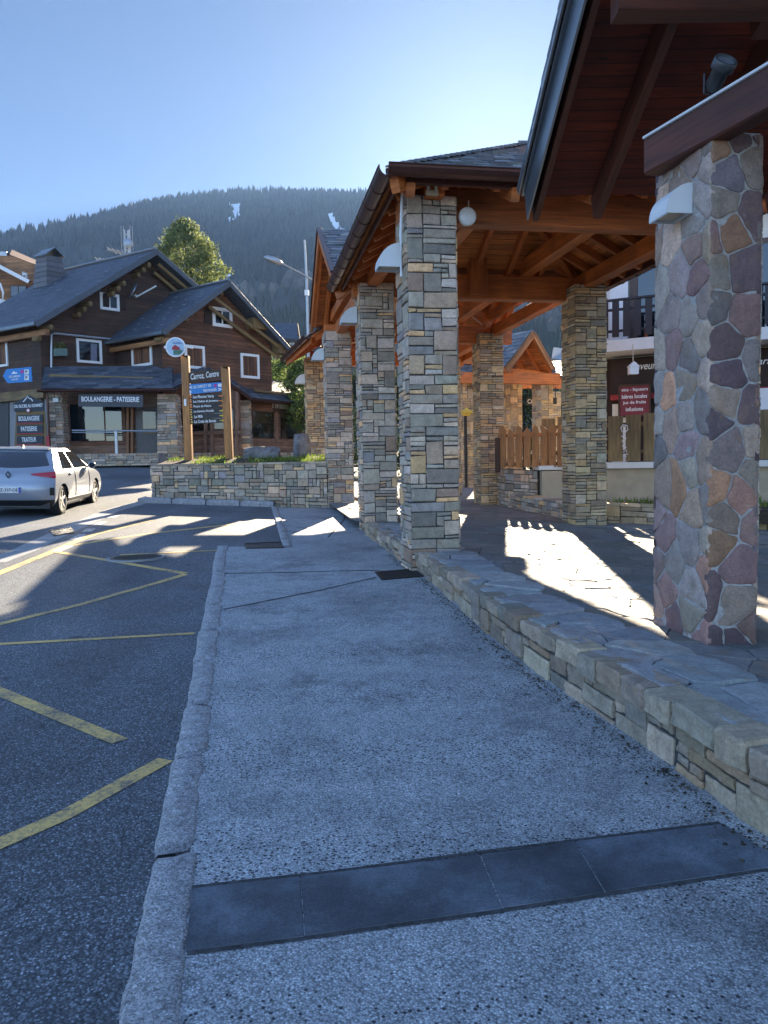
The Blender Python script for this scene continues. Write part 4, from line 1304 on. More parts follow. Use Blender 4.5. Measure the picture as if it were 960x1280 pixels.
for i, s in enumerate(rows):
    v = 499.7 + 6.15 * i; o = 235 + .38 * i
    bd_, q = board('black_board', MAT['black'], [(o, v - .1), (o + 44.6, v - 2.4), (o + 44.3, v - 7.9), (o - .3, v - 5.6)])
    label_on(s, bd_, o + 6.3, v - 1.6, o + 6.3 + uw[i], v - 1.6 - uw[i] * .048, 3.7, MAT['letter'], .1, bold=.018)
    mb = MB(); a = P(o + 3, v - 3.4, YB - .004)
    if i < 3: mb.lathe(a, (0, -1, 0), [(0, .035), (.006, .035)], 12); mb.build('disc_mark', MAT['orange'], bd_)
    else: mb.prism([a + V((-.03, 0, -.035)), a + V((.03, 0, -.035)), a + V((0, 0, .035))], (0, -.006, 0)); mb.build('tree_mark', MAT['yellow_mark'], bd_)
    a = P(o + 41, v - 4.9, YB - .004)
    mb = MB(); mb.prism([a + V((-.07, 0, -.012)), a + V((.0, 0, -.012)), a + V((0, 0, -.035)), a + V((.06, 0, 0)), a + V((0, 0, .035)), a + V((0, 0, .012)), a + V((-.07, 0, .012))], (0, -.006, 0))
    mb.build('arrow_mark', MAT['orange' if i < 3 else 'yellow_mark'], bd_)
mb = MB(); mb.box(P(231.5, 503, 20.48) , (.06, .01, .18)); mb.build('sticker', MAT['letter'], t)
# round hanging sign
p = P(219.5, 434, 20.4)
t = thing('round_sign', 'round picture sign with a red-roofed chalet on a wall arm above the sign post', 'sign', p)
mb = MB(); mb.lathe(p, (.1, -1, 0), [(-.04, .25), (.0, .26), (.012, .255)], 32); mb.build('disc', MAT['white'], t)
mb = MB(); mb.lathe(p + V((.001, -.012, 0)), (.1, -1, 0), [(0, .225), (.004, .225)], 32); dsc = mb.build('picture', plain('pale_sky_blue', (.45, .60, .72), .6), t)
mb = MB()
for (x, z, w, h) in ((-.0, -.02, .13, .05), ):
    mb.prism([p + V((x - w, -.022, z - h)), p + V((x + w, -.022, z - h)), p + V((x + w * .8, -.022, z + h * .2)), p + V((x, -.022, z + h * 1.6)), p + V((x - w * .8, -.022, z + h * .2))], (0, -.003, 0))
mb.build('painted_chalet', MAT['red'], dsc)
mb = MB(); mb.prism([p + V((-.2, -.019, -.1)), p + V((-.08, -.019, -.20)), p + V((.1, -.019, -.19)), p + V((.2, -.019, -.09)), p + V((.02, -.019, -.07))], (0, -.003, 0)); mb.build('painted_meadow', plain('meadow_green', (.08, .2, .12), .6), dsc)
mb = MB(); mb.prism([p + V((-.19, -.019, .08)), p + V((.19, -.019, .08)), p + V((.12, -.019, .14)), p + V((0, -.019, .12)), p + V((-.1, -.019, .15))], (0, -.003, 0)); mb.build('painted_band', plain('faded_blue_band', (.2, .3, .5), .6), dsc)
mb = MB(); mb.tube([p + V((.22, .02, .03)), p + V((.45, .02, -.02))], .03, 8); mb.tube([p + V((-.30, .02, .01)), p + V((-.24, .02, 0))], .035, 8); mb.build('arm', MAT['white'], t)

# ------------------------------------------------------------------ bakery chalet
B = thing('bakery_chalet', 'dark timber bakery chalet with two slate gables and a slate porch', 'building', (-11, 35, 1.8))
bz = 1.75
F1 = V((.7, .714, 0)); R1 = V((-.85, .527, 0)); R2 = V((-.8, .6, 0))
Q0 = V((-14.6, 33.0, 0))
def f1(t_, z, o=0.0): p = Q0 + F1 * t_ + R1 * o; return V((p.x, p.y, z))
rng = random.Random(71)
BS = [(.085, .095, .11), (.10, .11, .125), (.075, .085, .10), (.12, .125, .135)]
def big_roof(name, e0, e1, r1, r0, mark=True):
    mb = MB(); mb.slab([e0, e1, r1, r0], .10); o = mb.build(name, MAT['slate_far'], B)
    n = (V(e1) - V(e0)).cross(V(r0) - V(e0)).normalized(); n = n if n.z > 0 else -n
    e = (V(e1) - V(e0)).normalized(); up_ = n.cross(e); up_ = up_ if up_.z > 0 else -up_
    if mark:
        mb = MB(); L = (V(e1) - V(e0)).length; hg = (V(r0) - V(e0)).dot(up_); la = (V(r0) - V(e0)).dot(e)
        for j in range(1, int(hg / .62)):
            f = j * .62 / hg
            for i in range(int(L / .95)):
                x = (i + .5 * (j % 2) + .3) * .95 + la * f
                c = V(e0) + e * x + up_ * (j * .62) + n * .02
                mb.beam(c - e * .10, c + e * .10, .03, .03, up=n, ch=.004)
        mb.build('snow_guards', MAT['zinc_pale'], o)
    return o
MAT['zinc_pale'] = plain('pale_zinc', (.25, .27, .30), .6)
MAT['verge'] = plain('dark_grey_verge', (.10, .115, .135), .5, .3)
t_ = NT('grey_slate_courses')
uvv = t_.co.outputs['UV']
bk = t_.n.new('ShaderNodeTexBrick'); t_.link(uvv, bk.inputs['Vector']); bk.inputs['Scale'].default_value = 1.0
bk.inputs['Brick Width'].default_value = .36; bk.inputs['Row Height'].default_value = .2; bk.inputs['Mortar Size'].default_value = .012; bk.inputs['Mortar Smooth'].default_value = .4
bk.inputs['Color1'].default_value = (.055, .065, .085, 1); bk.inputs['Color2'].default_value = (.075, .085, .105, 1); bk.inputs['Mortar'].default_value = (.025, .028, .036, 1); bk.inputs['Bias'].default_value = 0
cc = t_.mix(bk.outputs['Color'], t_.ramp(t_.noise(1.2, 5), [(.3, .8), (.7, 1.2)]), 1.0, 'MULTIPLY')
t_.bump(bk.outputs['Fac'], -.6, .03)
MAT['slate_far'] = t_.done(cc, .6, 0, .35)

def wallpoly(name, pts, mat, th, nrm, par=B):
    """vertical boarded wall from its outline, thickened backwards"""
    pts = [V(p) for p in pts]; nrm = V(nrm).normalized(); h = V((-nrm.y, nrm.x, 0))
    mb = MB(); uv = [(p.dot(h), p.z) for p in pts]
    mb.face(pts, (1, 1, 1), uv)
    Bk = [p - nrm * th for p in pts]; mb.face(Bk[::-1], (1, 1, 1), uv[::-1])
    n = len(pts)
    for i in range(n): mb.face([pts[i], Bk[i], Bk[(i + 1) % n], pts[(i + 1) % n]], (1, 1, 1), [(0, 0), (0, .1), (1, .1), (1, 0)])
    return mb.build(name, mat, par)
def window(px, pl, d, par, frame=.09, shut=False, mat='glass', mull=1, proud=.06, name='window'):
    """white framed window measured as (u0, v0, u1, v1) on the vertical plane pl along d"""
    u0, v0, u1, v1 = px
    a, b = PL(u0, v1, pl, d), PL(u1, v1, pl, d); zt_ = PL((u0 + u1) / 2, v0, pl, d).z; z0 = PL((u0 + u1) / 2, v1, pl, d).z
    n = V((d[1], -d[0], 0)).normalized()
    if n.y > 0: n = -n
    a = V((a.x, a.y, z0)); b = V((b.x, b.y, z0)); dd = (b - a).normalized(); Wd = (b - a).length
    def pt(x, z, o): q = a + dd * x + n * o; return V((q.x, q.y, z))
    mb = MB(); H_ = zt_ - z0
    for (xa, za, xb, zb_) in ((0, z0, frame, zt_), (Wd - frame, z0, Wd, zt_), (frame, zt_ - frame, Wd - frame, zt_), (frame, z0, Wd - frame, z0 + frame)):
        mb.prism([pt(xa, za, proud), pt(xb, za, proud), pt(xb, zb_, proud), pt(xa, zb_, proud)], -n * (proud + .02))
    fr = mb.build(name, MAT['white'], par)
    if shut:
        mb = MB(); q = [pt(frame, z0 + frame, .02), pt(Wd - frame, z0 + frame, .02), pt(Wd - frame, zt_ - frame, .02), pt(frame, zt_ - frame, .02)]
        mb.face(q, (1, 1, 1), [(z0, 0), (z0, Wd), (zt_, Wd), (zt_, 0)]); mb.build('shutter', MAT['chalet_mid'], fr)
        mb = MB(); mb.prism([pt(Wd / 2 - .02, z0 + frame, .03), pt(Wd / 2 + .02, z0 + frame, .03), pt(Wd / 2 + .02, zt_ - frame, .03), pt(Wd / 2 - .02, zt_ - frame, .03)], -n * .008); mb.build('shutter_gap', MAT['black'], fr)
    else:
        mb = MB(); mb.face([pt(frame, z0 + frame, .005), pt(Wd - frame, z0 + frame, .005), pt(Wd - frame, zt_ - frame, .005), pt(frame, zt_ - frame, .005)]); mb.build('pane', MAT[mat], fr)
        if mull:
            mb = MB()
            for k in range(1, mull + 1):
                x = Wd * k / (mull + 1); mb.prism([pt(x - .03, z0 + frame, .035), pt(x + .03, z0 + frame, .035), pt(x + .03, zt_ - frame, .035), pt(x - .03, zt_ - frame, .035)], -n * .025)
            mb.build('mullion', MAT['white'], fr)
    return fr
# gable one
e0, e1 = f1(0, 7.8), f1(0, 7.8, 7.7); ap, ab = f1(5.8, 11.85), f1(5.8, 11.85, 7.7); g1 = f1(10.2, 9.1); g2 = f1(10.2, 9.1, 7.7)
big_roof('roof', e0, e1, ab, ap); big_roof('roof', g2, g1, ap, ab, False)
for a, b in ((e0, ap), (ap, g1)):
    mb = MB(); mb.beam(a - V((0, 0, .12)) - R1 * .03, b - V((0, 0, .12)) - R1 * .03, .05, .24, ch=.005); mb.build('verge', MAT['verge'], B)
mb = MB(); mb.beam(e0 + V((0, 0, -.08)), e1 + V((0, 0, -.08)), .14, .16, ch=.02); mb.build('eave_gutter', MAT['fascia'], B)
mb = MB(); mb.beam(e0 + V((0, 0, -.38)) + F1 * .5, e1 + V((0, 0, -.38)) + F1 * .5, .2, .26, ch=.02); mb.build('eave_beam', MAT['orange_boards'], B)
mb = MB(); mb.tube([ap + V((0, 0, .05)), ab + V((0, 0, .05))], .08, 8); mb.build('ridge_cap', MAT['zinc'], B)
wo = .85
N1 = V((F1.y, -F1.x, 0))
wallpoly('gable_wall', [f1(.7, 4.3, wo), f1(9.5, 4.3, wo), f1(9.5, 9.2, wo), f1(5.8, 11.6, wo), f1(.7, 8.1, wo)], MAT['chalet'], .25, N1)
wp1 = (f1(0, 0, wo).x, f1(0, 0, wo).y); 
NL = V((-R1.y, R1.x, 0)); NL = NL if NL.y < 0 else -NL
wallpoly('side_wall', [f1(.7, 5.0, 7.2), f1(.7, 5.0, wo + .01), f1(.7, 8.1, wo + .01), f1(.7, 8.1, 7.2)], MAT['chalet'], .25, NL)
wallpoly('shop_side_wall', [f1(.75, bz - 1, 9.2), f1(.75, bz - 1, wo - .4), f1(.75, 4.75, wo - .4), f1(.75, 4.75, 9.2)], MAT['grey_wall'], .25, NL)
mb = MB(); mb.beam(f1(.66, 4.86, 9.2), f1(.66, 4.86, wo - .3), .3, .42, ch=.02); mb.build('lintel_beam', MAT['log'], B)
sp = (f1(.7, 0).x, f1(.7, 0).y)
window((-10, 424, 11, 459), sp, R1, B, .1, True)
window((96, 424.5, 127.5, 454), wp1, F1, B, .11, mull=0)
mb = MB(); q = [PL(u, v, wp1, F1) - N1 * -.03 for u, v in ((113, 452), (121, 453), (121, 430), (113, 429))]; mb.face(q); mb.build('curtain', MAT['cloth'], B)
window((125, 367, 149, 388), wp1, F1, B, .12, mull=1)
for u0, u1 in ((128, 136),):
    q = [PL(u, v, wp1, F1) + N1 * .07 for u, v in ((u0, 383), (u1, 384), (u1, 367), (u0, 366))]; mb = MB(); mb.prism(q, -N1 * .04); mb.build('open_shutter', MAT['chalet'], B)
q = [PL(u, v, wp1, F1) + N1 * .06 for u, v in ((149, 386), (157, 388), (157, 370), (149, 369))]; mb = MB(); mb.prism(q, -N1 * .04); mb.build('open_shutter', MAT['chalet_mid'], B)
# purlin ends under the verges
for tt, zz in ((.75, 7.72), (2.55, 8.95), (4.2, 10.1), (5.5, 11.15)):
    for k in range(3):
        mb = MB(); a = f1(tt - k * .16, zz - .05 - k * .24, .12 + k * .16); b = f1(tt - k * .16, zz - .05 - k * .24, wo); mb.beam(a, b, .2, .22, ch=.07); mb.build('purlin_end', MAT['log'], B)
for k in (0, 1):
    mb = MB(); mb.beam(f1(6.1, 11.25 - k * .35, .3 + k * .3), f1(9.9, 8.95 - k * .35, .3 + k * .3), .12, .16, ch=.03); mb.build('verge_timber', MAT['log'], B)
# first-floor gutter and balcony box
mb = MB(); q = [PL(u, v, wp1, F1) + N1 * .2 for u, v in ((62, 463), (62, 419), (66, 417.5), (140, 425), (144, 424))]; mb.tube(q, .05, 8); mb.build('gutter_pipe', MAT['galv'], B)
mb = MB(); q = [PL(u, v, wp1, F1) + N1 * .15 for u, v in ((64, 446), (79, 446), (79, 437), (64, 437))]; mb.prism(q, N1 * .3); fb = mb.build('flower_box', plain('grey_green_box', (.14, .2, .17), .7), B)
mb = MB(); rg = random.Random(5)
for _ in range(160):
    c = q[3].lerp(q[2], rg.random()) + N1 * rg.uniform(.05, .25) + V((0, 0, rg.uniform(0, .28))); r = .05
    mb.face([c + V((rg.uniform(-r, r), rg.uniform(-r, r), rg.uniform(-r, r))) for _ in range(3)], rg.choice([(1, 1, .8), (1.6, .9, 1.2), (.7, .9, .6)]))
mb.build('flowers', MAT['bush'], fb)
# gable two (projecting wing)
K0 = V((-9.37, 33.5, 0))
def f2(t_, z, o=0.0): p = K0 + F1 * t_ + R2 * o; return V((p.x, p.y, z))
e0, e1, ap, ab, g1, g2 = f2(0, 7.42), f2(0, 7.42, 4.6), f2(3.5, 10.05), f2(3.5, 10.05, 4.8), f2(7.0, 7.3), f2(7.0, 7.3, 5)
big_roof('roof', e0, e1, ab, ap); big_roof('roof', g2, g1, ap, ab, False)
for a, b in ((e0, ap), (ap, g1)):
    mb = MB(); mb.beam(a - V((0, 0, .12)) - R2 * .03, b - V((0, 0, .12)) - R2 * .03, .05, .22, ch=.005); mb.build('verge', MAT['verge'], B)
mb = MB(); mb.beam(e0 + V((0, 0, -.08)), e1 + V((0, 0, -.08)), .14, .16, ch=.02); mb.build('eave_gutter', MAT['fascia'], B)
mb = MB(); mb.beam(e0 + V((0, 0, -.38)) + F1 * .3, e1 + V((0, 0, -.38)) + F1 * .3, .16, .22, ch=.02); mb.build('eave_beam', MAT['orange_boards'], B)
mb = MB(); mb.tube([ap + V((0, 0, .05)), ab + V((0, 0, .05))], .07, 8); mb.build('ridge_cap', MAT['zinc'], B)
w2 = .8
wp2 = (f2(0, 0, w2).x, f2(0, 0, w2).y)
wallpoly('wing_wall', [f2(.5, 4.2, w2), f2(6.5, 4.2, w2), f2(6.5, 7.5, w2), f2(3.5, 9.85, w2), f2(.5, 7.55, w2)], MAT['chalet_mid'], .25, N1)
NS = V((-R2.y, R2.x, 0)); NS = NS if NS.y < 0 else -NS
wallpoly('wing_side_wall', [f2(.5, 4.2, 4.5), f2(.5, 4.2, w2 + .01), f2(.5, 7.5, w2 + .01), f2(.5, 7.5, 4.5)], MAT['chalet'], .25, NS)
window((265.5, 385, 290, 409), wp2, F1, B, .15, mull=1)
q = [PL(u, v, wp2, F1) + N1 * .06 for u, v in ((255, 404), (264, 406), (264, 386), (255, 386))]; mb = MB(); mb.prism(q, -N1 * .04); mb.build('open_shutter', MAT['chalet_mid'], B)
window((231, 432, 256, 461), wp2, F1, B, .12, True)
window((301, 442.5, 324, 473), wp2, F1, B, .12, True)
ss_ = (f2(.5, 0).x, f2(.5, 0).y)
window((166, 428.5, 191, 458), ss_, R2, B, .12, True)
for (u0, v0, u1, v1) in ((308, 399, 326, 412), (340, 431, 358, 443)):
    a = PL(u0, v1, wp2, F1); b = PL(u1, v1, wp2, F1); z1 = PL(u0, v0, wp2, F1).z
    q = [a + N1 * .6, V((b.x, b.y, a.z)) + N1 * .6, V((b.x, b.y, z1)) + N1 * .6, V((a.x, a.y, z1)) + N1 * .6]; mb = MB(); mb.prism(q, -N1 * .58); mb.build('carved_bracket', MAT['log'], B)
for k in (0, 1):
    mb = MB(); mb.beam(f2(2.6 + .2, 9.3 - k * .42, .3 + k * .3), f2(6.6, 7.25 - k * .4 + .1, .3 + k * .3), .12, .16, ch=.03); mb.build('verge_timber', MAT['log'], B)
for tt, zz in ((.35, 7.35), (1.6, 8.3), (3.2, 9.45)):
    for k in range(2):
        mb = MB(); mb.beam(f2(tt - k * .14, zz - k * .22, .15 + k * .18), f2(tt - k * .14, zz - k * .22, w2), .18, .2, ch=.06); mb.build('purlin_end', MAT['log'], B)
# porch: slate roof on two tapered stone piers
YP = 32.0
def pp(u, v, Y): return P(u, v, Y)
pe0, pe1 = P(51, 487, 31.6), P(216, 487, 32.2)
pr0, pr1 = P(55, 456, 34.2), P(216, 462, 35.0)
zc = (pe0.z + pe1.z) / 2; pe0.z = pe1.z = zc; zr = (pr0.z + pr1.z) / 2; pr0.z = pr1.z = zr
def porch(name, q):
    q = [V(x) for x in q]
    n_ = (V(q[1]) - V(q[0])).cross(V(q[2]) - V(q[0]))
    mb = MB(); mb.slab(q, .08); o = mb.build(name, MAT['slate_far'], B)
    rs = MB(); slates(rs, q[0] + V((0, 0, .01)), q[1] + V((0, 0, .01)), q[2] + V((0, 0, .01)), q[3] + V((0, 0, .01)), rng, .26, .4, .03, [(.07, .08, .10), (.095, .105, .125), (.12, .125, .14), (.06, .07, .085)], .04)
    rs.build('slates', MAT['slate'], o); return o
porch('porch_roof', [pe0, pe1, pr1, pr0])
mb = MB(); a, b = P(62, 470, 33.0), P(192, 474, 33.2); mb.beam(a, b, .14, .16, ch=.05); mb.build('snow_log', MAT['log'], B)
gutter(B, [pe0 + V((-.1, -.06, 0)), pe1 + V((.1, -.06, 0))], .09)
pe2 = P(272, 452, 34.6); pr2 = P(250, 455, 37)
pm1 = P(313, 496, 36.4)
porch('porch_roof', [pe1, P(262, 463, 35.2), P(258, 456, 37.6), P(214, 463, 36.0)])
porch('porch_roof', [P(262, 463, 35.2), P(314, 497, 36.6), P(302, 468, 39.5), P(258, 456, 37.6)])
gutter(B, [pe1 + V((.1, -.06, 0)), P(262, 464, 35.1)], .08); gutter(B, [P(262, 464, 35.1), P(314, 499, 36.5)], .08)
q1, q2 = P(313, 498, 36.5), P(392, 507, 41.0)
porch('porch_roof', [q1, q2, P(392, 486, 42.6), P(300, 470, 39.0)])
gutter(B, [q1 + V((0, -.05, 0)), q2], .09)
mb = MB(); a, b = P(318, 488, 37.4), P(388, 497, 41.4); mb.beam(a, b, .14, .16, ch=.05); mb.build('snow_log', MAT['log'], B)
def tapered_pier(u0, u1, v0, v1, Y, du, seed):
    a, b = P(u0 - du, v1, Y), P(u1 + du, v1, Y); c, d = P(u0, v0, Y), P(u1, v0, Y)
    a.z = b.z = min(a.z, bz - .1)
    rg = random.Random(seed); Hh = c.z - a.z; Wb = (b - a).length
    mb = MB()
    def mk_f(o, dx, dy, wid, widt):
        def f(s, h, dd):
            k = h / Hh; q = o + V((dx, dy, 0)) * (lerp(0, (wid - widt) / 2, k) + s * lerp(1, widt / wid, k)) + V((dy, -dx, 0)) * (dd - lerp(0, (wid - widt) / 2, k))
            return V((q.x, q.y, o.z + h))
        return f
    Wt = (d - c).length
    ashlar(mb, mk_f(a, 1, 0, Wb, Wt), Wb, Hh, rg, WALLC + GREY, .16, .12, [(2, 1), (3, 1), (2, 1), (1, 1), (3, 2), (4, 1)], d=.03)
    ashlar(mb, mk_f(a + V((Wb, 0, 0)), 0, 1, Wb, Wt), Wb, Hh, rg, WALLC + GREY, .16, .12, [(2, 1), (3, 1), (2, 1), (1, 1)], d=.03)
    o = mb.build('stone_pier', MAT['stone'], B)
    mb = MB(); i = (Wb - Wt) / 2
    mb.hexa([a, b, b + V((0, Wb, 0)), a + V((0, Wb, 0)), a + V((i, i, Hh)), b + V((-i, i, Hh)), b + V((-i, Wb - i, Hh)), a + V((i, Wb - i, Hh))]); mb.build('mortar', MAT['joint'], o)
tapered_pier(63, 79, 489, 562, 32.2, 1.0, 5)
tapered_pier(199, 221, 492, 581, 32.8, 2.5, 6)
tapered_pier(301, 313, 500, 576, 37.0, 1.0, 7)
# shop front behind the porch
YS = 33.4
def fl(name, u0, v0, u1, v1, Y, mat, th=.1, par=B, z0=None):
    a, b = P(u0, v1, Y), P(u1, v1, Y); c = P((u0 + u1) / 2, v0, Y); zz0 = (a.z + b.z) / 2 if z0 is None else z0
    a.z = b.z = zz0
    mb = MB(); mb.slab; pts = [a, b, V((b.x, b.y, c.z)), V((a.x, a.y, c.z))]
    return wallpoly(name, pts, mat, th, (0, -1, 0), par)
fl('shop_wall', 78, 482, 200, 572, YS, MAT['old_boards'], .2)
fl('shop_wall', 218, 482, 302, 590, 36.2, MAT['old_boards'], .2)
sw = fl('shop_window', 84, 499, 158, 556, YS - .06, MAT['chalet_mid'], .1)
fl('pane', 89, 505, 131, 551, YS - .075, MAT['glass'], .01, sw); fl('pane', 133, 505, 153, 551, YS - .075, MAT['glass'], .01, sw)
dr = fl('door', 171, 509, 198, 567, YS - .05, plain('grey_brown_door', (.10, .085, .075), .5), .1)
fl('pane', 179, 513, 195, 536, YS - .06, MAT['glass_in'], .01, dr); fl('pane', 179, 540, 195, 542, YS - .06, MAT['log'], .01, dr)
for u in (160, 165.5):
    mb = MB(); mb.beam(P(u, 566, YS - .15), P(u, 508, YS - .15), .12, .12, up=(0, 1, 0)); mb.build('timber_post', MAT['orange_boards'], B)
fl('rear_pane', 226, 512, 262, 540, 36.1, MAT['glass_in'], .04); fl('rear_pane', 268, 512, 292, 536, 36.1, MAT['glass_in'], .04)
for u in (257, 265, 296):
    mb = MB(); mb.beam(P(u, 570, 36.05), P(u, 490, 36.05), .16, .12, up=(0, 1, 0)); mb.build('timber_post', MAT['old_boards'], B)
mb = MB(); mb.beam(P(222, 541, 36.0), P(302, 541, 36.0), .12, .16); mb.build('sill_beam', MAT['old_boards'], B)
# right shop front, turned like the wing
ra, rb = P(313, 580, 37.6), P(384, 580, 42.0); dR = (rb - ra); dR.z = 0; dR.normalize(); rp = (ra.x, ra.y); NR = V((dR.y, -dR.x, 0))
z0_, z1_ = bz - .3, PL(345, 500, rp, dR).z
wallpoly('shop_wall', [V((ra.x, ra.y, z0_)), V((ra.x, ra.y, z0_)) + dR * 7, V((ra.x, ra.y, z1_)) + dR * 7, V((ra.x, ra.y, z1_))], MAT['old_boards'], .25, NR)
for u0, u1, va, vb in ((315, 341.5, 514, 547), (350.5, 373, 516, 548)):
    q = [PL(u, v, rp, dR) + NR * .04 for u, v in ((u0, vb), (u1, vb), (u1, va), (u0, va))]; z_a, z_b = q[0].z, q[3].z; q[1].z = z_a; q[2].z = z_b
    mb = MB(); mb.prism(q, -NR * .03); mb.build('shop_pane', MAT['glass_in'], B)
q = [PL(u, v, rp, dR) + NR * .08 for u, v in ((314, 513), (378, 520), (378, 511), (314, 501))]; mb = MB(); mb.prism(q, -NR * .05); fb = mb.build('fascia_sign', MAT['brown_trim'], B)
a, b = PL(316.5, 508, rp, dR), PL(375, 516, rp, dR); b.z = a.z
text('BOULANGERIE  PATISSERIE  TRAITEUR', MAT['letter'], fb, a + NR * .085, b - a, NR, (b - a).length, .22, bold=.03)
for u in (345.5, 377):
    a = PL(u, 552, rp, dR) + NR * .05; b = PL(u, 515, rp, dR) + NR * .05; mb = MB(); mb.beam(a, V((a.x, a.y, b.z)), .22, .1, up=tuple(NR)); mb.build('timber_post', MAT['old_boards'], B)
# plinth and step
mb = MB(); rg = random.Random(9)
pa, pb = P(97, 584, 31.4), P(200, 584, 31.9); za = bz - .1; zb2 = P(150, 567, 31.6).z
ashlar(mb, lambda s, h, d: V((pa.x + s, pa.y - d + s * .07, za + h)), (pb - pa).length, zb2 - za, rg, WALLC, .14, .11, [(2, 1), (3, 1), (1, 1), (2, 2), (4, 1)], d=.03)
o = mb.build('plinth', MAT['stone'], B)
mb = MB(); mb.hexa([(pa.x, pa.y + .01, za), (pb.x, pb.y + .01, za), (pb.x, pb.y + 1.8, za), (pa.x, pa.y + 1.8, za), (pa.x, pa.y + .01, zb2), (pb.x, pb.y + .01, zb2), (pb.x, pb.y + 1.8, zb2), (pa.x, pa.y + 1.8, zb2)]); mb.build('landing', MAT['concrete'], o)
mb = MB(); pa2, pb2 = P(222, 590, 34.5), P(384, 585, 41)
ashlar(mb, lambda s, h, d: V((lerp(pa2.x, pb2.x, s / 9.0), lerp(pa2.y, pb2.y, s / 9.0) - d, bz - .3 + h)), 9.0, .75, rg, WALLC, .16, .12, [(2, 1), (3, 1), (1, 1), (2, 2), (4, 1)], d=.03)
mb.build('plinth', MAT['stone'], B)
wallpoly('rear_wall', [f1(.9, bz - 1, 3), f1(9.4, bz - 1, 3), f1(9.4, 5, 3), f1(.9, 5, 3)], MAT['chalet'], .2, N1)
# roller shutter and drainpipe on the side wall
shp = (f1(.75, 0, 0).x, f1(.75, 0, 0).y)
q = [PL(u, v, shp, R1) + NL * .05 for u, v in ((-30, 562), (12, 562), (12, 503), (-30, 503))]; zA, zB = q[1].z, q[2].z; q[0].z = zA; q[3].z = zB
mb = MB(); mb.prism(q, -NL * .04); mb.build('roller_shutter', MAT['shutter'], B)
mb = MB(); a = P(59, 492, 32.0); mb.tube([a, a - V((0, 0, 2.6))], .05, 8); mb.build('drainpipe', MAT['gutter'], B)
mb = MB(); mb.box(P(69.5, 500, 32.1), (.22, .03, .16)); mb.build('number_plate_tile', MAT['white'], B)
# chimney clad in slate
cb = f1(4.6, 10.4, 6.2)
mb = MB()
def ring(c, hw, hd_, z): return [V((c.x, c.y, z)) + F1 * (sx * hw) + R1 * (sy * hd_) for sx, sy in ((-1, -1), (1, -1), (1, 1), (-1, 1))]
N_ = 9; cz0, cz1 = 9.9, P(75, 322, 39.5).z
for i in range(N_):
    k0, k1 = i / N_, (i + 1) / N_
    lo_, hi_ = ring(cb, lerp(.62, .40, k0), lerp(.66, .42, k0), lerp(cz0, cz1, k0)), ring(cb, lerp(.62, .40, k1) - .03, lerp(.66, .42, k1) - .03, lerp(cz0, cz1, k1) + .03)
    mb.hexa(lo_ + hi_, tint((.125, .115, .115), rng, .15))
ch = mb.build('chimney', MAT['slate'], B)
mb = MB(); cc_ = V((cb.x, cb.y, 0)); q = ring(cb, .50, .52, cz1 + .05); apx = [(q[0] + q[3]) / 2 + (q[1] - q[0]) / 2 * 0, ]
m0, m1 = (q[0] + q[1]) / 2 + V((0, 0, .42)), (q[3] + q[2]) / 2 + V((0, 0, .42))
mb.slab([q[0], q[3], m1, m0], .04); mb.slab([q[1], q[2], m1, m0], .04); mb.build('chimney_cap', MAT['fascia'], ch)
mb = MB(); mb.tube([V((cb.x, cb.y, cz1)) + F1 * .5, V((cb.x, cb.y, 10.2)) + F1 * 1.25, ap * 0 + f1(5.8, 11.95, 7.5)], .035, 6); mb.build('cable', MAT['galv'], ch)
# aerial mast
am = P(160, 330, 41.5)
t = thing('roof_aerial', 'tall television aerial mast with crossed rods on the chalet ridge', 'aerial', am)
mb = MB(); zT = P(160, 287, 41.5).z
for dx, dy in ((-.12, 0), (.12, 0), (0, .15)): mb.tube([am + V((dx, dy, -.6)), V((am.x + dx, am.y + dy, zT))], .035, 5)
zz = am.z - .4
while zz < zT - .2: mb.tube([V((am.x - .12, am.y, zz)), V((am.x + .12, am.y, zz + .2)), V((am.x, am.y + .15, zz + .3)), V((am.x - .12, am.y, zz + .4))], .022, 4); zz += .4
mb.build('mast', MAT['galv'], t)
mb = MB(); mb.lathe(P(160, 304, 41.4), (.3, -1, .1), [(0, .24), (.05, .24), (.1, .12)], 12); mb.build('dish', MAT['galv'], t)
for (u0, v0, u1, v1) in ((134, 312, 182, 323), (120, 325, 160, 331), (166, 322, 194, 318)):
    mb = MB(); a, b = P(u0, v0, 41.3), P(u1, v1, 41.6); mb.tube([a, b], .05, 5)
    for i in range(1, 8):
        c = a.lerp(b, i / 8); mb.tube([c + V((-.1, -.45, .05)), c + V((.1, .45, -.05))], .022, 4)
    mb.build('yagi', MAT['galv'], t)
mb = MB()
for dx in (-.3, -.18, .18, .3): mb.tube([V((am.x + dx, am.y, zT - 1.2)), V((am.x + dx, am.y, zT + .2))], .012, 4)
mb.tube([V((am.x - .3, am.y, zT - .8)), V((am.x + .3, am.y, zT - .8))], .012, 4)
mb.build('whip', MAT['galv'], t)
# satellite arm on the gable
a = PL(166, 370, wp1, F1) + N1 * .3
t = thing('satellite_dish', 'white satellite dish arm on the dark gable wall', 'satellite dish', a)
mb = MB(); mb.tube([a - N1 * .3, a], .04, 6); mb.tube([a + V((0, 0, -.1)), a + N1 * .9 + V((.5, 0, .25))], .035, 6); mb.build('arm', MAT['white'], t)
mb = MB(); mb.lathe(a + V((-.12, 0, .2)), (-.75, -.45, .45), [(0, .42), (.04, .40), (.10, .2), (.12, .02)], 18); mb.build('dish', MAT['zinc'], t)
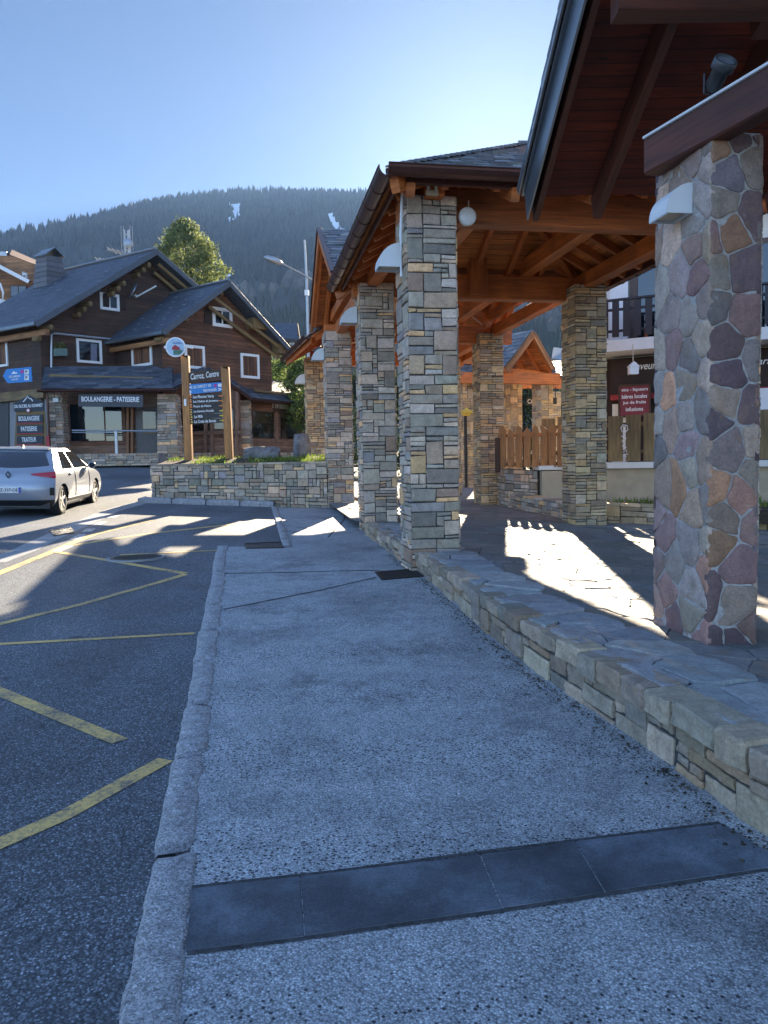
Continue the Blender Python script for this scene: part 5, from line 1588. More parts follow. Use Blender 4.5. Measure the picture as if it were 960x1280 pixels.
# signs of the bakery
t = thing('shop_sign', 'long charcoal board lettered BOULANGERIE - PATISSERIE over the shop window', 'shop sign', P(138, 500, 31.9))
q = [P(u, v, 31.9) for u, v in ((98, 508), (178.5, 509), (178.5, 493.5), (98, 492.5))]
mb = MB(); mb.prism(q, (0, .08, 0)); mb.build('board', MAT['sign_grey'], t)
a, b = P(102, 502, 31.88), P(174, 502.6, 31.88); text('BOULANGERIE - PATISSERIE', MAT['letter'], t, a, b - a, (0, -1, 0), (b - a).length, .21, bold=.02)
tY = 31.2
t = thing('sign_totem', 'stack of navy boards on an orange frame beside the roller shutter', 'sign', P(38, 556, tY))
mb = MB(); q = [P(u, v, tY + .06) for u, v in ((18, 560), (60, 560), (56, 514), (20, 514))]; mb.prism(q, (0, .04, 0)); mb.build('frame', MAT['log'], t)
mb = MB(); q = [P(u, v, tY + .02) for u, v in ((58, 560), (62, 560), (61, 545), (57, 545))]; mb.prism(q, (0, .06, 0)); mb.build('frame_foot', MAT['red'], t)
mb = MB(); q = [P(u, v, tY) for u, v in ((18, 514.5), (55, 513.5), (55, 503), (36, 494), (17, 504))]; mb.prism(q, (0, .05, 0)); tbd = mb.build('peak_board', MAT['navy'], t)
a, b = P(18.5, 510.2, tY - .006), P(53.5, 508.4, tY - .006); text('DU SUCRE AU SOMMET', MAT['letter'], tbd, a, b - a, (0, -1, 0), (b - a).length, .13, bold=.02)
mb = MB(); mb.tube([P(u, v, tY - .01) for u, v in ((29, 502.5), (32, 499), (34.5, 495.5), (37, 498.5), (38.5, 498), (41, 501.5))], .022, 5); mb.build('mountain_mark', MAT['letter'], tbd)
c = P(35.3, 513, tY - .012); mb = MB(); mb.lathe(c, (0, -1, 0), [(0, .085), (.006, .085)], 14); mb.build('emblem', MAT['red'], tbd)
mb = MB(); mb.box(c + V((0, -.009, 0)), (.05, .006, .12)); mb.box(c + V((0, -.0125, 0)), (.12, .006, .05)); mb.build('emblem_cross', MAT['letter'], tbd)
for i, (s, va, uw_) in enumerate((('BOULANGERIE', 528.5, 26), ('PATISSERIE', 541.5, 20), ('TRAITEUR', 555, 18))):
    mb = MB(); q = [P(u, v, tY) for u, v in ((21, va + 1), (53.5, va), (53.5, va - 10.5), (21, va - 9.5))]; mb.prism(q, (0, .05, 0)); bd_ = mb.build('board', MAT['navy'], t)
    a, b = P(36.5 - uw_ / 2, va - 2.2, tY - .006), P(36.5 + uw_ / 2, va - 2.9, tY - .006); text(s, MAT['letter'], bd_, a, b - a, (0, -1, 0), (b - a).length, .19, bold=.012)
    mb = MB(); mb.box(P(37, va + .6, tY + .0), (1.05, .012, .035)); mb.build('red_strip', MAT['red'], bd_)
aY = 30.8
t = thing('arrow_sign', 'blue arrow-shaped direction sign high on the dark chalet side wall', 'sign', P(22, 470, aY))
mb = MB(); q = [P(u, v, aY) for u, v in ((3.5, 470), (9.5, 479), (40, 477), (39, 458.5), (8, 461.5))]; mb.prism(q, (0, .05, 0)); mb.build('panel', MAT['blue'], t)
mb = MB(); q = [P(u, v, aY - .004) for u, v in ((14, 467.5), (17.5, 463.8), (19.5, 465.8), (20.5, 465), (22, 467))]; mb.prism(q, (0, -.006, 0)); mb.build('mountain_mark', MAT['letter'], t)
a, b = P(11.5, 472.4, aY - .006), P(25.5, 471.3, aY - .006); text('LES CARROZ', MAT['letter'], t, a, b - a, (0, -1, 0), (b - a).length, .085, bold=.02)
a, b = P(14.5, 475.6, aY - .006), P(23, 475, aY - .006); text('CENTRE', MAT['letter'], t, a, b - a, (0, -1, 0), (b - a).length, .06, bold=.02)
for v in (464.8, 472):
    mb = MB(); q = [P(u, vv, aY - .004) for u, vv in ((30.5, v + 3.3), (36, v + 3), (36, v - 3), (30.5, v - 2.8))]; mb.prism(q, (0, -.004, 0)); sq = mb.build('square', MAT['letter'], t)
    a, b = P(32, v + 2, aY - .012), P(34.6, v + 1.9, aY - .012); text('P', MAT['black'], sq, a, b - a, (0, -1, 0), None, .12, bold=.02)
mb = MB(); c = P(27.6, 464.5, aY - .004); mb.lathe(c, (0, -1, 0), [(0, .07), (.005, .07)], 12); mb.build('round_mark', MAT['pink'], t)
mb = MB(); a = P(30, 478, aY + .03); mb.tube([P(25, 468, aY + .07), P(25, 468, aY + .07) + V((0, 1.6, 0))], .035, 6); mb.build('bracket', MAT['galv'], t)
# handrail in front of the shop
t = thing('handrail', 'grey steel handrail in front of the bakery shop window', 'railing', P(146, 568, 31.5))
mb = MB()
mb.tube([P(90, 538, 31.5), P(197, 539, 31.9)], .035, 8); mb.tube([P(90, 540.5, 31.5), P(140, 541, 31.6)], .02, 8); mb.build('rail', MAT['galv'], t)
a = P(146, 568, 31.6); mb = MB(); mb.beam(a, V((a.x, a.y, P(146, 539, 31.6).z)), .12, .06, up=(0, 1, 0)); mb.build('post', MAT['galv'], t)

# ------------------------------------------------------------------ the car
def make_car():
    t = thing('parked_car', 'silver hatchback seen from behind on the sunlit road', 'car', (0, 0, 0))
    ZR = [.20, .26, .33, .42, .52, .62, .70, .78, .86, .93, .99, 1.10, 1.22, 1.33, 1.39]
    HW = [.78, .84, .875, .895, .90, .90, .895, .885, .875, .855, .825, .765, .70, .635, .585]
    YR = [.16, .10, .05, .015, .0, .0, .03, .055, .075, .11, .22, .36, .52, .68, .80]
    YF = [3.80, 3.95, 4.02, 4.05, 4.05, 4.02, 3.97, 3.88, 3.6, 3.15, 3.0, 2.78, 2.53, 2.28, 2.12]
    def side_x(k, y):
        e = abs(y - 2.0) / 2.05
        return HW[k] * (1 - .05 * e ** 3)
    def cr(k): return .20 if k < 10 else .14
    NY = 74
    WR, WF, RW, AR = .70, 3.28, .315, .355
    # right side grid
    body = MB(); sides = {}
    for sg in (1, -1):
        vs = []
        for k, z in enumerate(ZR):
            ya, yb = YR[k] + cr(k), YF[k] - .22
            for i in range(NY + 1):
                y = lerp(ya, yb, i / NY); zz = z
                for wy in (WR, WF):
                    dy, dz = y - wy, zz - .31
                    r = math.hypot(dy, dz)
                    if r < AR and zz < .75: 
                        pass
                vs.append(V((sg * side_x(k, y), y, zz)))
        fs = []
        n = NY + 1
        def inside(v): return any(math.hypot(v.y - wy, v.z - .31) < AR for wy in (WR, WF))
        for k in range(len(ZR) - 1):
            for i in range(NY):
                q = (k * n + i, k * n + i + 1, (k + 1) * n + i + 1, (k + 1) * n + i)
                if all(inside(vs[j]) for j in q): continue
                fs.append(q if sg > 0 else q[::-1])
        for v in vs:
            for wy in (WR, WF):
                r = math.hypot(v.y - wy, v.z - .31)
                if AR * .55 < r < AR: 
                    s_ = AR / r; v.y = wy + (v.y - wy) * s_; v.z = max(.2, .31 + (v.z - .31) * s_)
        body.mesh(vs, fs)
    # rear and front shells, rounded in plan
    MX = 16
    def rear_pt(k, a, off=0.0):
        x = side_x(k, YR[k] + cr(k)) * a; y = YR[k] + cr(k) * abs(a) ** 3.2 - off
        return V((x, y, ZR[k]))
    def shell(rear):
        vs = []; fs = []
        for k in range(len(ZR)):
            for i in range(MX + 1):
                a = -1 + 2 * i / MX
                if rear: vs.append(rear_pt(k, a))
                else:
                    yb = YF[k] - .22; vs.append(V((side_x(k, yb) * a, yb + .22 * (1 - abs(a) ** 3), ZR[k])))
        n = MX + 1
        for k in range(len(ZR) - 1):
            for i in range(MX):
                q = (k * n + i, k * n + i + 1, (k + 1) * n + i + 1, (k + 1) * n + i); fs.append(q if rear else q[::-1])
        body.mesh(vs, fs)
    shell(True); shell(False)
    # roof
    k = len(ZR) - 1; vs = []; n = 11; m = 8
    for j in range(m + 1):
        for i in range(n):
            a = -1 + 2 * i / (n - 1)
            y0 = YR[k] + cr(k) * abs(a) ** 3.2; y1 = YF[k] - .22 + .22 * (1 - abs(a) ** 3); y = lerp(y0, y1, j / m)
            vs.append(V((side_x(k, y) * a, y, ZR[k] + .05 * (1 - a * a) * (1 - abs(2 * j / m - 1) ** 3))))
    body.mesh(vs, [(j * n + i, j * n + i + 1, (j + 1) * n + i + 1, (j + 1) * n + i) for j in range(m) for i in range(n - 1)])
    body.build('body', MAT['car'], t, True)
    mb = MB(); mb.box((0, 2.0, .22), (1.5, 3.6, .12)); mb.build('underbody', MAT['car_black'], t)
    # patches that follow the rear: columns a, rows by height
    import bisect
    def at_z(z, a, off=.006):
        k = clamp(bisect.bisect_right(ZR, z) - 1, 0, len(ZR) - 2); k = int(k); f = (z - ZR[k]) / (ZR[k + 1] - ZR[k])
        p, q = rear_pt(k, a), rear_pt(k + 1, a); r = p.lerp(q, f); r.y -= off * (1 - .5 * abs(a)); r.x += off * a; return r
    def patch(name, outline, mat, off=.006, par=t, nx=10, nz=4):
        """outline: function (f, g) in 0..1 -> (a, z)"""
        mb = MB(); vs = [at_z(outline(i / nx, j / nz)[1], outline(i / nx, j / nz)[0], off) for j in range(nz + 1) for i in range(nx + 1)]
        mb.mesh(vs, [(j * (nx + 1) + i, j * (nx + 1) + i + 1, (j + 1) * (nx + 1) + i + 1, (j + 1) * (nx + 1) + i) for j in range(nz) for i in range(nx)])
        return mb.build(name, mat, par, True)
    patch('rear_window', lambda f, g: ((-1 + 2 * f) * lerp(.90, .80, g), lerp(1.0 + .05 * abs(2 * f - 1) ** 2, 1.315, g)), MAT['glass'], .008, nx=16)
    for sg in (-1, 1):
        patch('rear_light', lambda f, g: (sg * lerp(.50, 1.0, f), lerp(lerp(.86, .79, f), lerp(.885, .93, f), g)), MAT['rear_light'], .012)
    patch('bumper_trim', lambda f, g: ((-1 + 2 * f) * .98, lerp(.22, .34, g)), MAT['car_black'], .012, nx=16)
    patch('number_plate_recess', lambda f, g: ((-1 + 2 * f) * lerp(.40, .36, g), lerp(.47, .64, g)), MAT['car'], .008)
    for sg in (-1, 1): patch('bumper_vent', lambda f, g: (sg * lerp(.88, .97, f), lerp(.44, .60, g)), MAT['car_black'], .012)
    mb = MB(); mb.box((0, -.018, .555), (.52, .012, .115)); pl_ = mb.build('number_plate', MAT['plate'], t)
    for sg in (-1, 1): mb = MB(); mb.box((sg * .238, -.026, .555), (.042, .006, .112)); mb.build('plate_band', MAT['plateblue'], pl_)
    text('GZ-337-DE', MAT['black'], pl_, (-.205, -.0255, .523), (1, 0, 0), (0, -1, 0), .41, .066, bold=.01, ext=.002)
    mb = MB(); q = [(0, .0, .80), (.045, .0, .865), (0, .0, .93), (-.045, .0, .865)]
    for i in range(4): mb.tube([(q[i][0], .035, q[i][2]), (q[(i + 1) % 4][0], .035, q[(i + 1) % 4][2])], .010, 6)
    mb.build('diamond_emblem', MAT['black_metal'], t)
    # spoiler, aerial
    mb = MB(); vs = []
    for i in range(13):
        a = -1 + i / 6
        for (dy, dz) in ((-.10, -.015), (-.10, .01), (.12, .035), (.12, -.03)): vs.append(V((.56 * a, .79 + dy + .07 * a * a, 1.385 + dz)))
    fs = [(i * 4 + j, i * 4 + (j + 1) % 4, (i + 1) * 4 + (j + 1) % 4, (i + 1) * 4 + j) for i in range(12) for j in range(4)]
    mb.mesh(vs, fs + [(0, 1, 2, 3), (48, 51, 50, 49)]); mb.build('spoiler', MAT['car'], t)
    mb = MB(); mb.prism([(-.015, .85, 1.43), (.015, .85, 1.43), (.004, .91, 1.475), (-.004, .91, 1.475)], (0, .1, -.02)); mb.build('roof_aerial', MAT['car_black'], t)
    # side glass
    for sg in (-1, 1):
        def sx(y, z):
            k = int(clamp(bisect.bisect_right(ZR, z) - 1, 0, len(ZR) - 2)); f = (z - ZR[k]) / (ZR[k + 1] - ZR[k])
            return sg * (lerp(side_x(k, y), side_x(k + 1, y), f) + .006)
        for (yb0, yb1, yt0, yt1) in ((.80, 1.55, 1.12, 1.52), (1.63, 2.72, 1.60, 2.18)):
            mb = MB(); vs = []
            for j in range(5):
                z = lerp(.965, 1.33, j / 4)
                for i in range(9): y = lerp(lerp(yb0, yt0, j / 4), lerp(yb1, yt1, j / 4), i / 8); vs.append(V((sx(y, z), y, z)))
            mb.mesh(vs, [(j * 9 + i, j * 9 + i + 1, (j + 1) * 9 + i + 1, (j + 1) * 9 + i) for j in range(4) for i in range(8)])
            mb.build('side_window', MAT['glass'], t, True)
        for y in (1.56, 2.68):
            mb = MB(); mb.tube([(sx(y, z), y, z) for z in (.36, .5, .65, .8, .95)], .006, 4); mb.build('door_seam', MAT['car_black'], t)
        for y in (1.25, 2.3):
            mb = MB(); mb.tube([(sx(y - .09, .86) + sg * .008, y - .09, .86), (sx(y, .86) + sg * .025, y, .865), (sx(y + .09, .86) + sg * .008, y + .09, .86)], .016, 6); mb.build('door_handle', MAT['car'], t)
        mb = MB(); mb.lathe((sg * .98, 2.58, 1.0), (sg * .25, -1, 0), [(-.08, .03), (-.05, .075), (.03, .085), (.06, .075)], 14); mr = mb.build('mirror', MAT['car'], t, True)
        mb = MB(); mb.lathe((sg * .995, 2.515, 1.0), (sg * .25, -1, 0), [(0, .06), (.006, .06)], 14); mb.build('mirror_glass', MAT['glass'], mr)
        mb = MB(); mb.tube([(sg * .83, 2.62, .96), (sg * .96, 2.6, .98)], .022, 6); mb.build('mirror_arm', MAT['car_black'], mr)
        mb = MB(); mb.prism([(sx(y, .25) + sg * .004, y, .25) for y in (1.08, 2.9)] + [(sx(y, .32) + sg * .004, y, .32) for y in (2.9, 1.08)], (sg * .01, 0, 0)); mb.build('sill_trim', MAT['car_black'], t)
        for wy in (WR, WF):
            x = sg * .80
            mb = MB(); mb.lathe((sg * .66, wy, RW), (sg, 0, 0), [(0, .22), (0, .295), (.03, .315), (.17, .315), (.20, .295), (.20, .215), (.19, .21)], 32); wh = mb.build('wheel', MAT['tyre'], t, True)
            mb = MB(); mb.lathe((sg * .66, wy, RW), (sg, 0, 0), [(.15, .05), (.15, .20), (.195, .215), (.198, .195), (.17, .19)], 32)
            for s_ in range(5):
                a = s_ * 2 * math.pi / 5 + .3
                mb.beam((sg * .845, wy + .04 * math.cos(a), RW + .04 * math.sin(a)), (sg * .85, wy + .195 * math.cos(a), RW + .195 * math.sin(a)), .06, .02, up=(1, 0, 0), ch=.004)
            mb.lathe((sg * .66, wy, RW), (sg, 0, 0), [(.17, .05), (.195, .045), (.197, .01)], 16)
            mb.build('rim', MAT['rim'], wh)
            mb = MB(); pts = [(math.cos(a), math.sin(a)) for a in [k * math.pi / 16 for k in range(33)]]
            vs = [V((sg * xx, wy + AR * 1.0 * c, .31 + AR * 1.0 * s_)) for c, s_ in pts for xx in (.60, .84)]
            mb.mesh(vs, [(2 * i, 2 * i + 1, 2 * i + 3, 2 * i + 2) for i in range(32)]); mb.mesh([V((sg * .62, wy + AR * c, .31 + AR * s_)) for c, s_ in pts[:-1]], [tuple(range(32))])
            mb.build('wheel_arch', MAT['car_black'], t)
    return t
car = make_car()
cp = P(75, 640, 16.4)
ca_ = rad(6.0)
off = Matrix.Rotation(ca_, 3, 'Z') @ V((.80, .70, 0))
car.location = (cp.x - off.x, cp.y - off.y, RZ(cp.x, cp.y) + .008)
car.rotation_euler[2] = ca_
car.rotation_euler[0] = rad(1.6); car.rotation_euler[1] = rad(1.8)
# ------------------------------------------------------------------ shop building on the right of the square
SD = V((.89, -.46, 0)); SN = V((-.46, -.89, 0)); SO = V((5.4, 20.2, 0))
def S(t_, z, o=0.0): p = SO + SD * t_ + SN * o; return V((p.x, p.y, z))
SB = thing('wine_shop_building', 'white rendered building with black balcony and a wine shop on the ground floor', 'building', (8, 19, .4))
def sbox(name, t0, t1, z0, z1, o0, o1, mat, par=SB):
    mb = MB(); mb.hexa([S(t0, z0, o0), S(t1, z0, o0), S(t1, z0, o1), S(t0, z0, o1), S(t0, z1, o0), S(t1, z1, o0), S(t1, z1, o1), S(t0, z1, o1)])
    return mb.build(name, mat, par)
sbox('upper_wall', -.4, 14, 4.4, 8.2, -1.4, -1.6, MAT['render'])
sbox('upper_wall', -.4, -.2, 4.4, 8.2, -8, -1.6, MAT['render'])
sbox('shop_wall', -.2, 14, .4, 4.3, -1.3, -1.5, MAT['chalet_mid'])
sbox('balcony_slab', -.3, 14, 4.33, 4.62, -1.4, .0, MAT['render'])
sbox('flat_roof', -.8, 14.5, 8.0, 8.15, -8, .1, MAT['render'])
sbox('back_wall', -.2, 14, .4, 8.1, -8.2, -8, MAT['render'])
rl = thing('balcony_railing', 'black vertical board railing of the white balcony', 'railing', S(5, 4.62, -.1))
x = -.25; rg = random.Random(4)
mb = MB()
while x < 13.8:
    mb.hexa([S(x, 4.70, -.10), S(x + .17, 4.70, -.10), S(x + .17, 4.70, -.13), S(x, 4.70, -.13), S(x, 5.60, -.10), S(x + .17, 5.60, -.10), S(x + .17, 5.60, -.13), S(x, 5.60, -.13)]); x += .27
mb.build('boards', MAT['balcony'], rl)
mb = MB(); mb.beam(S(-.28, 5.64, -.12), S(13.9, 5.64, -.12), .09, .06); mb.build('top_rail', MAT['balcony'], rl)
mb = MB(); mb.beam(S(-.28, 4.86, -.16), S(13.9, 4.86, -.16), .04, .07); mb.beam(S(-.28, 5.4, -.16), S(13.9, 5.4, -.16), .04, .07); mb.build('cross_rail', MAT['balcony'], rl)
for x in (-.2, 1.9, 4.0, 6.1): mb = MB(); mb.beam(S(x, 4.62, -.18), S(x, 5.64, -.18), .06, .06, up=tuple(SD)); mb.build('post', MAT['balcony'], rl)
wq = (S(0, 0, -1.3).x, S(0, 0, -1.3).y)
def tw_(u, v): return (PL(u, v, wq, SD) - S(0, 0, -1.3)).dot(SD)
tA, tB, tP = tw_(787, 350), tw_(965, 340), tw_(763, 350)
for t0, t1 in ((tA, tB), (tB + 1.2, tB + 3.6)):
    f = sbox('balcony_window', t0, t1, 4.7, 7.0, -1.40, -1.30, MAT['brown_trim'])
    sbox('pane', t0 + .22, (t0 + t1) / 2 - .04 + .15, 4.8, 6.85, -1.30, -1.28, MAT['glass'], f); sbox('pane', (t0 + t1) / 2 + .04 + .15, t1 - .1, 4.8, 6.85, -1.30, -1.28, MAT['glass'], f)
sbox('white_pier', tP, tA - .03, 4.62, 7.6, -1.40, -1.2, MAT['white'])
# shop front
fs_ = sbox('fascia_board', .35, 12, 3.30, 4.22, -1.30, -.95, MAT['chalet_mid'])
sbox('red_band', .35, 12, 3.16, 3.30, -1.28, -.98, MAT['red'])
def stext(s, par, t0, z, t1, o, h, **k): return text(s, MAT['letter'], par, S(t0, z, o), SD, SN, t1 - t0, h, **k)
sp_ = (S(0, 0, -.94).x, S(0, 0, -.94).y)
def stt(u, v):
    p = PL(u, v, sp_, SD); return (p - S(0, 0, -.94)).dot(SD), p.z
a, za = stt(800, 487 - 0); a0_, zz0 = stt(790, 463.0); a1_, zz1 = stt(824, 461)
stext('Saveurs', fs_, a0_, zz0, a1_, -.94, .20, shear=.3, bold=.01)
b0_, zb0 = stt(939, 459); b1_, _ = stt(985, 459)
stext('Barriques', fs_, b0_, zb0, b0_ + .95, -.94, .22, shear=.3, bold=.01)
sbox('shop_opening', 1.6, 3.4, 1.5, 3.15, -1.30, -1.27, MAT['glass_in']); sbox('shop_opening', 4.6, 8.0, 1.5, 3.15, -1.30, -1.27, MAT['glass_in'])
sbox('white_panel', .40, .78, 1.45, 3.05, -1.1, -.98, MAT['render'])
sbox('white_panel', 3.35, 4.35, 1.62, 3.26, -.95, -.9, MAT['white'])
# menu board
mp = (S(0, 0, -.75).x, S(0, 0, -.75).y)
q = [PL(u, v, mp, SD) for u, v in ((774, 521), (812.5, 516), (812.5, 480), (774, 482.5))]; 
for i, j in ((1, 0),): q[i].z = q[j].z
q[2].z = q[3].z
t = thing('menu_board', 'dark red board lettered with wines, beers, juices and infusions', 'sign', q[0])
mb = MB(); mb.prism(q, -SN * .04); mb.build('panel', MAT['maroon'], t)
mb = MB()
for i in range(4): mb.beam(q[i] + SN * .01, q[(i + 1) % 4] + SN * .01, .05, .05, up=tuple(SN))
mb.build('frame', MAT['chalet'], t)
Wm = (q[1] - q[0]).length; Hm = q[3].z - q[0].z
for i, (s, w_) in enumerate((('vins - liqueurs', .86), ('bières locales', .82), ('jus de fruits', .74), ('infusions', .56))):
    o = q[0] + SD * (Wm * (1 - w_) / 2) + V((0, 0, Hm * (.78 - .205 * i))) + SN * .015
    text(s, MAT['letter'], t, o, SD, SN, Wm * w_, Hm * .13, bold=.015)
# lantern hanging from the balcony
p = P(791.5, 459, 18.9); top = P(791, 433, 18.9)
t = thing('hanging_lantern', 'small white house-shaped lantern hanging on a string under the balcony', 'lantern', p)
mb = MB(); mb.box(p + V((0, 0, -.08)), (.22, .16, .18)); mb.prism([p + V((-.13, -.1, .01)), p + V((.13, -.1, .01)), p + V((.0, -.1, .13))], (0, .2, 0)); mb.build('body', MAT['white'], t)
mb = MB(); mb.tube([p + V((0, 0, .11)), top + V((0, 0, .05))], .012, 5); mb.build('string', MAT['cream'], t)
# terrace with plank fence
TD = 1.55
tw = thing('terrace_wall', 'beige rendered terrace wall with a white ledge under the plank fence', 'wall', S(4, .4, TD))
sbox('render', -.9, 12, .3, 1.36, .2, TD, MAT['beige'], tw); sbox('ledge', -1.0, 12, 1.36, 1.50, .2, TD + .14, MAT['render'], tw)
sbox('terrace_floor', -.9, 12, 1.3, 1.42, -1.2, .2, MAT['concrete'], tw)
fn = thing('plank_fence', 'fence of wide olive-brown planks with wavy white marks, on the white ledge', 'fence', S(4, 1.5, TD - .1))
x = -.85; rg = random.Random(8); i = 0
while x < 11.5:
    w_ = .34; mb = MB(); h = 2.62 + rg.uniform(-.02, .02)
    a = S(x + w_ / 2, 1.52, TD - .1); mb.beam(a, V((a.x, a.y, h)), w_, .03, up=tuple(SN), ch=.006); mb.build('plank', MAT['fence'], fn)
    x += .405; i += 1
for z in (1.75, 2.4):
    mb = MB(); mb.beam(S(-.9, z, TD - .16), S(11.6, z, TD - .16), .05, .09); mb.build('rail', MAT['fence'], fn)
fp = (S(0, 0, TD - .07).x, S(0, 0, TD - .07).y)
mb = MB()
for loop in ([(778, 540), (776, 535), (779, 531), (784, 532), (785, 537), (782, 540)], [(777, 545), (783, 548), (777, 552)], [(778, 557), (783, 560)], [(779, 565), (783, 563), (784, 568), (779, 570), (783, 571)]):
    mb.tube([PL(u, v, fp, SD) + SN * .008 for u, v in loop], .012, 5)
mb.build('white_marks', MAT['letter'], fn)
# bench-like recess below
# low wall in front and along the right row of pillars
def rubble_wall(name, label, pts, h, th, seed, pal, zf=PZ, cs=.13, ch=.09, cat='wall', cop=True):
    p0_ = V(pts[0]); t = thing(name, label, cat, (p0_.x, p0_.y, zf(p0_.x, p0_.y)))
    W_ = Path([V(p) for p in pts]); rg = random.Random(seed)
    def f(s, hh, d):
        p, dr = W_.at(s); o = V((dr.y, -dr.x, 0)); q = p + o * d; return V((q.x, q.y, zf(p.x, p.y) - .05 + hh))
    mb = MB(); ashlar(mb, f, W_.L, h + .05, rg, pal, cs, ch, [(2, 1), (3, 1), (2, 2), (1, 1), (3, 2), (4, 1), (2, 1)], d=.03); 
    ashlar(mb, lambda s, hh, d: f(W_.L - s, hh, -th - d), W_.L, h + .05, rg, pal, cs, ch, [(2, 1), (3, 1), (2, 2), (1, 1)], d=.03)
    mb.build('wall_face', MAT['stone'], t)
    mb = MB(); ss = frange(0, W_.L, .25)
    for a, b in zip(ss, ss[1:]): mb.hexa([f(a, 0, .004), f(b, 0, .004), f(b, 0, -th), f(a, 0, -th), f(a, h + .045, .004), f(b, h + .045, .004), f(b, h + .045, -th), f(a, h + .045, -th)])
    mb.build('mortar', MAT['joint'], t)
    if cop:
        mb = MB(); s = 0
        while s < W_.L - .02:
            e = min(s + rg.uniform(.3, .7), W_.L); g = .006
            mb.hexa([f(s + g, h + .05, .03), f(e - g, h + .05, .03), f(e - g, h + .05, -th - .03), f(s + g, h + .05, -th - .03), f(s + g, h + .10, .03), f(e - g, h + .10, .03), f(e - g, h + .10, -th - .03), f(s + g, h + .10, -th - .03)], tint(rg.choice(pal), rg)); s = e
        mb.build('coping', MAT['stone'], t)
    return t
ex = H(4.4, 4.15, 0); fx = H(9.9, 3.95, 0)
rubble_wall('low_wall', 'low tan stone wall running right from the sunlit pillar below the terrace', [(ex.x + .2, ex.y + .5, 0), (7.5, 14.9, 0), (12, 13.5, 0)], .34, .4, 301, TAN)
rubble_wall('low_wall', 'low curved stone kerb wall between the two pillars in front of the carved fence', [(fx.x + .33, fx.y - .1, 0), (3.3, 18.6, 0), (3.75, 17.0, 0), (ex.x - .05, ex.y + .3, 0)], .30, .35, 302, GREY)
rubble_wall('garden_wall', 'grey stone wall carrying the carved picket fence', [(fx.x + .2, fx.y + .2, 0), (3.1, 19.5, 0), (3.75, 18.7, 0)], .95, .4, 303, GREY + WALLC, cop=False)
# flower bed with grass behind the low wall
mb = MB(); rg = random.Random(12)
for _ in range(900):
    t_ = rg.uniform(1.0, 7); o = rg.uniform(TD + .2, TD + 2.2); p = S(t_, .55 + rg.uniform(0, .06), o); h = rg.uniform(.04, .16); a = rg.uniform(0, 6.28)
    mb.face([p + V((.02 * math.cos(a), .02 * math.sin(a), 0)), p - V((.02 * math.cos(a), .02 * math.sin(a), 0)), p + V((rg.uniform(-.06, .06), rg.uniform(-.06, .06), h))], rg.choice([(1, 1, .7), (1.3, 1.0, .5), (.9, 1.1, .6)]))
stuff(mb.build('grass', MAT['bush']))
mb = MB(); mb.hexa([S(1.2, .3, TD + 2.6), S(11, .3, TD + 2.6), S(11, .3, TD), S(.2, .3, TD), S(1.2, .56, TD + 2.6), S(11, .56, TD + 2.6), S(11, .56, TD), S(.2, .56, TD)]); struct(mb.build('ground', MAT['soil']))
# beige block with a white slab
q = P(694, 600, 18.4)
t = thing('rendered_block', 'beige rendered block with a white slab on top beside the garden wall', 'wall', q)
mb = MB(); mb.box((q.x + .25, q.y + .3, .85), (1.1, .5, .95)); mb.build('render', MAT['beige'], t)
mb = MB(); mb.box((q.x + .25, q.y + .3, 1.40), (1.25, .56, .10)); mb.build('slab', MAT['render'], t)
# carved picket fence
pf0, pf1 = V((2.95, 19.0, 0)), V((4.25, 18.35, 0)); pd = (pf1 - pf0).normalized()
t = thing('picket_fence', 'carved reddish picket fence with pointed tops on the garden wall', 'fence', (3.6, 18.7, 1.4))
rg = random.Random(15); i = 0; x = 0.0
while x < (pf1 - pf0).length:
    a = pf0 + pd * x; h = 2.36 + rg.uniform(-.03, .05); w_ = .17
    mb = MB(); mb.beam((a.x, a.y, 1.42), (a.x, a.y, h - .16), w_, .03, up=(pd.y, -pd.x, 0), ch=.006)
    n_ = V((pd.y, -pd.x, 0)) * .015
    def pt(s_, z): return V((a.x, a.y, z)) + pd * s_
    kind = i % 3
    tops = ([(-.085, h - .16), (.085, h - .16), (.10, h - .08), (.05, h - .02), (0, h + .05), (-.05, h - .02), (-.10, h - .08)], [(-.085, h - .16), (.085, h - .16), (.055, h - .02), (0, h + .03), (-.055, h - .02)], [(-.085, h - .16), (.085, h - .16), (.06, h - .10), (.075, h), (0, h + .05), (-.075, h), (-.06, h - .10)])[kind]
    mb.prism([pt(s_, z) - n_ for s_, z in tops], n_ * 2)
    mb.prism([pt(s_, z) + n_ for s_, z in ((-.05, 1.62), (.05, 1.62), (.0, 1.70))], n_ * .8)
    mb.build('picket', MAT['fence_red'], t); x += .205; i += 1
for z in (1.5, 2.20):
    mb = MB(); mb.beam((pf0.x - .1, pf0.y + .1, z), (pf1.x + .1, pf1.y + .06, z), .04, .09); mb.build('rail', MAT['fence_red'], t)
mb = MB(); mb.beam((pf0.x - .12, pf0.y + .06, 1.3), (pf0.x - .12, pf0.y + .06, 2.15), .12, .12, up=(0, 1, 0)); mb.build('end_post', MAT['chalet'], t)

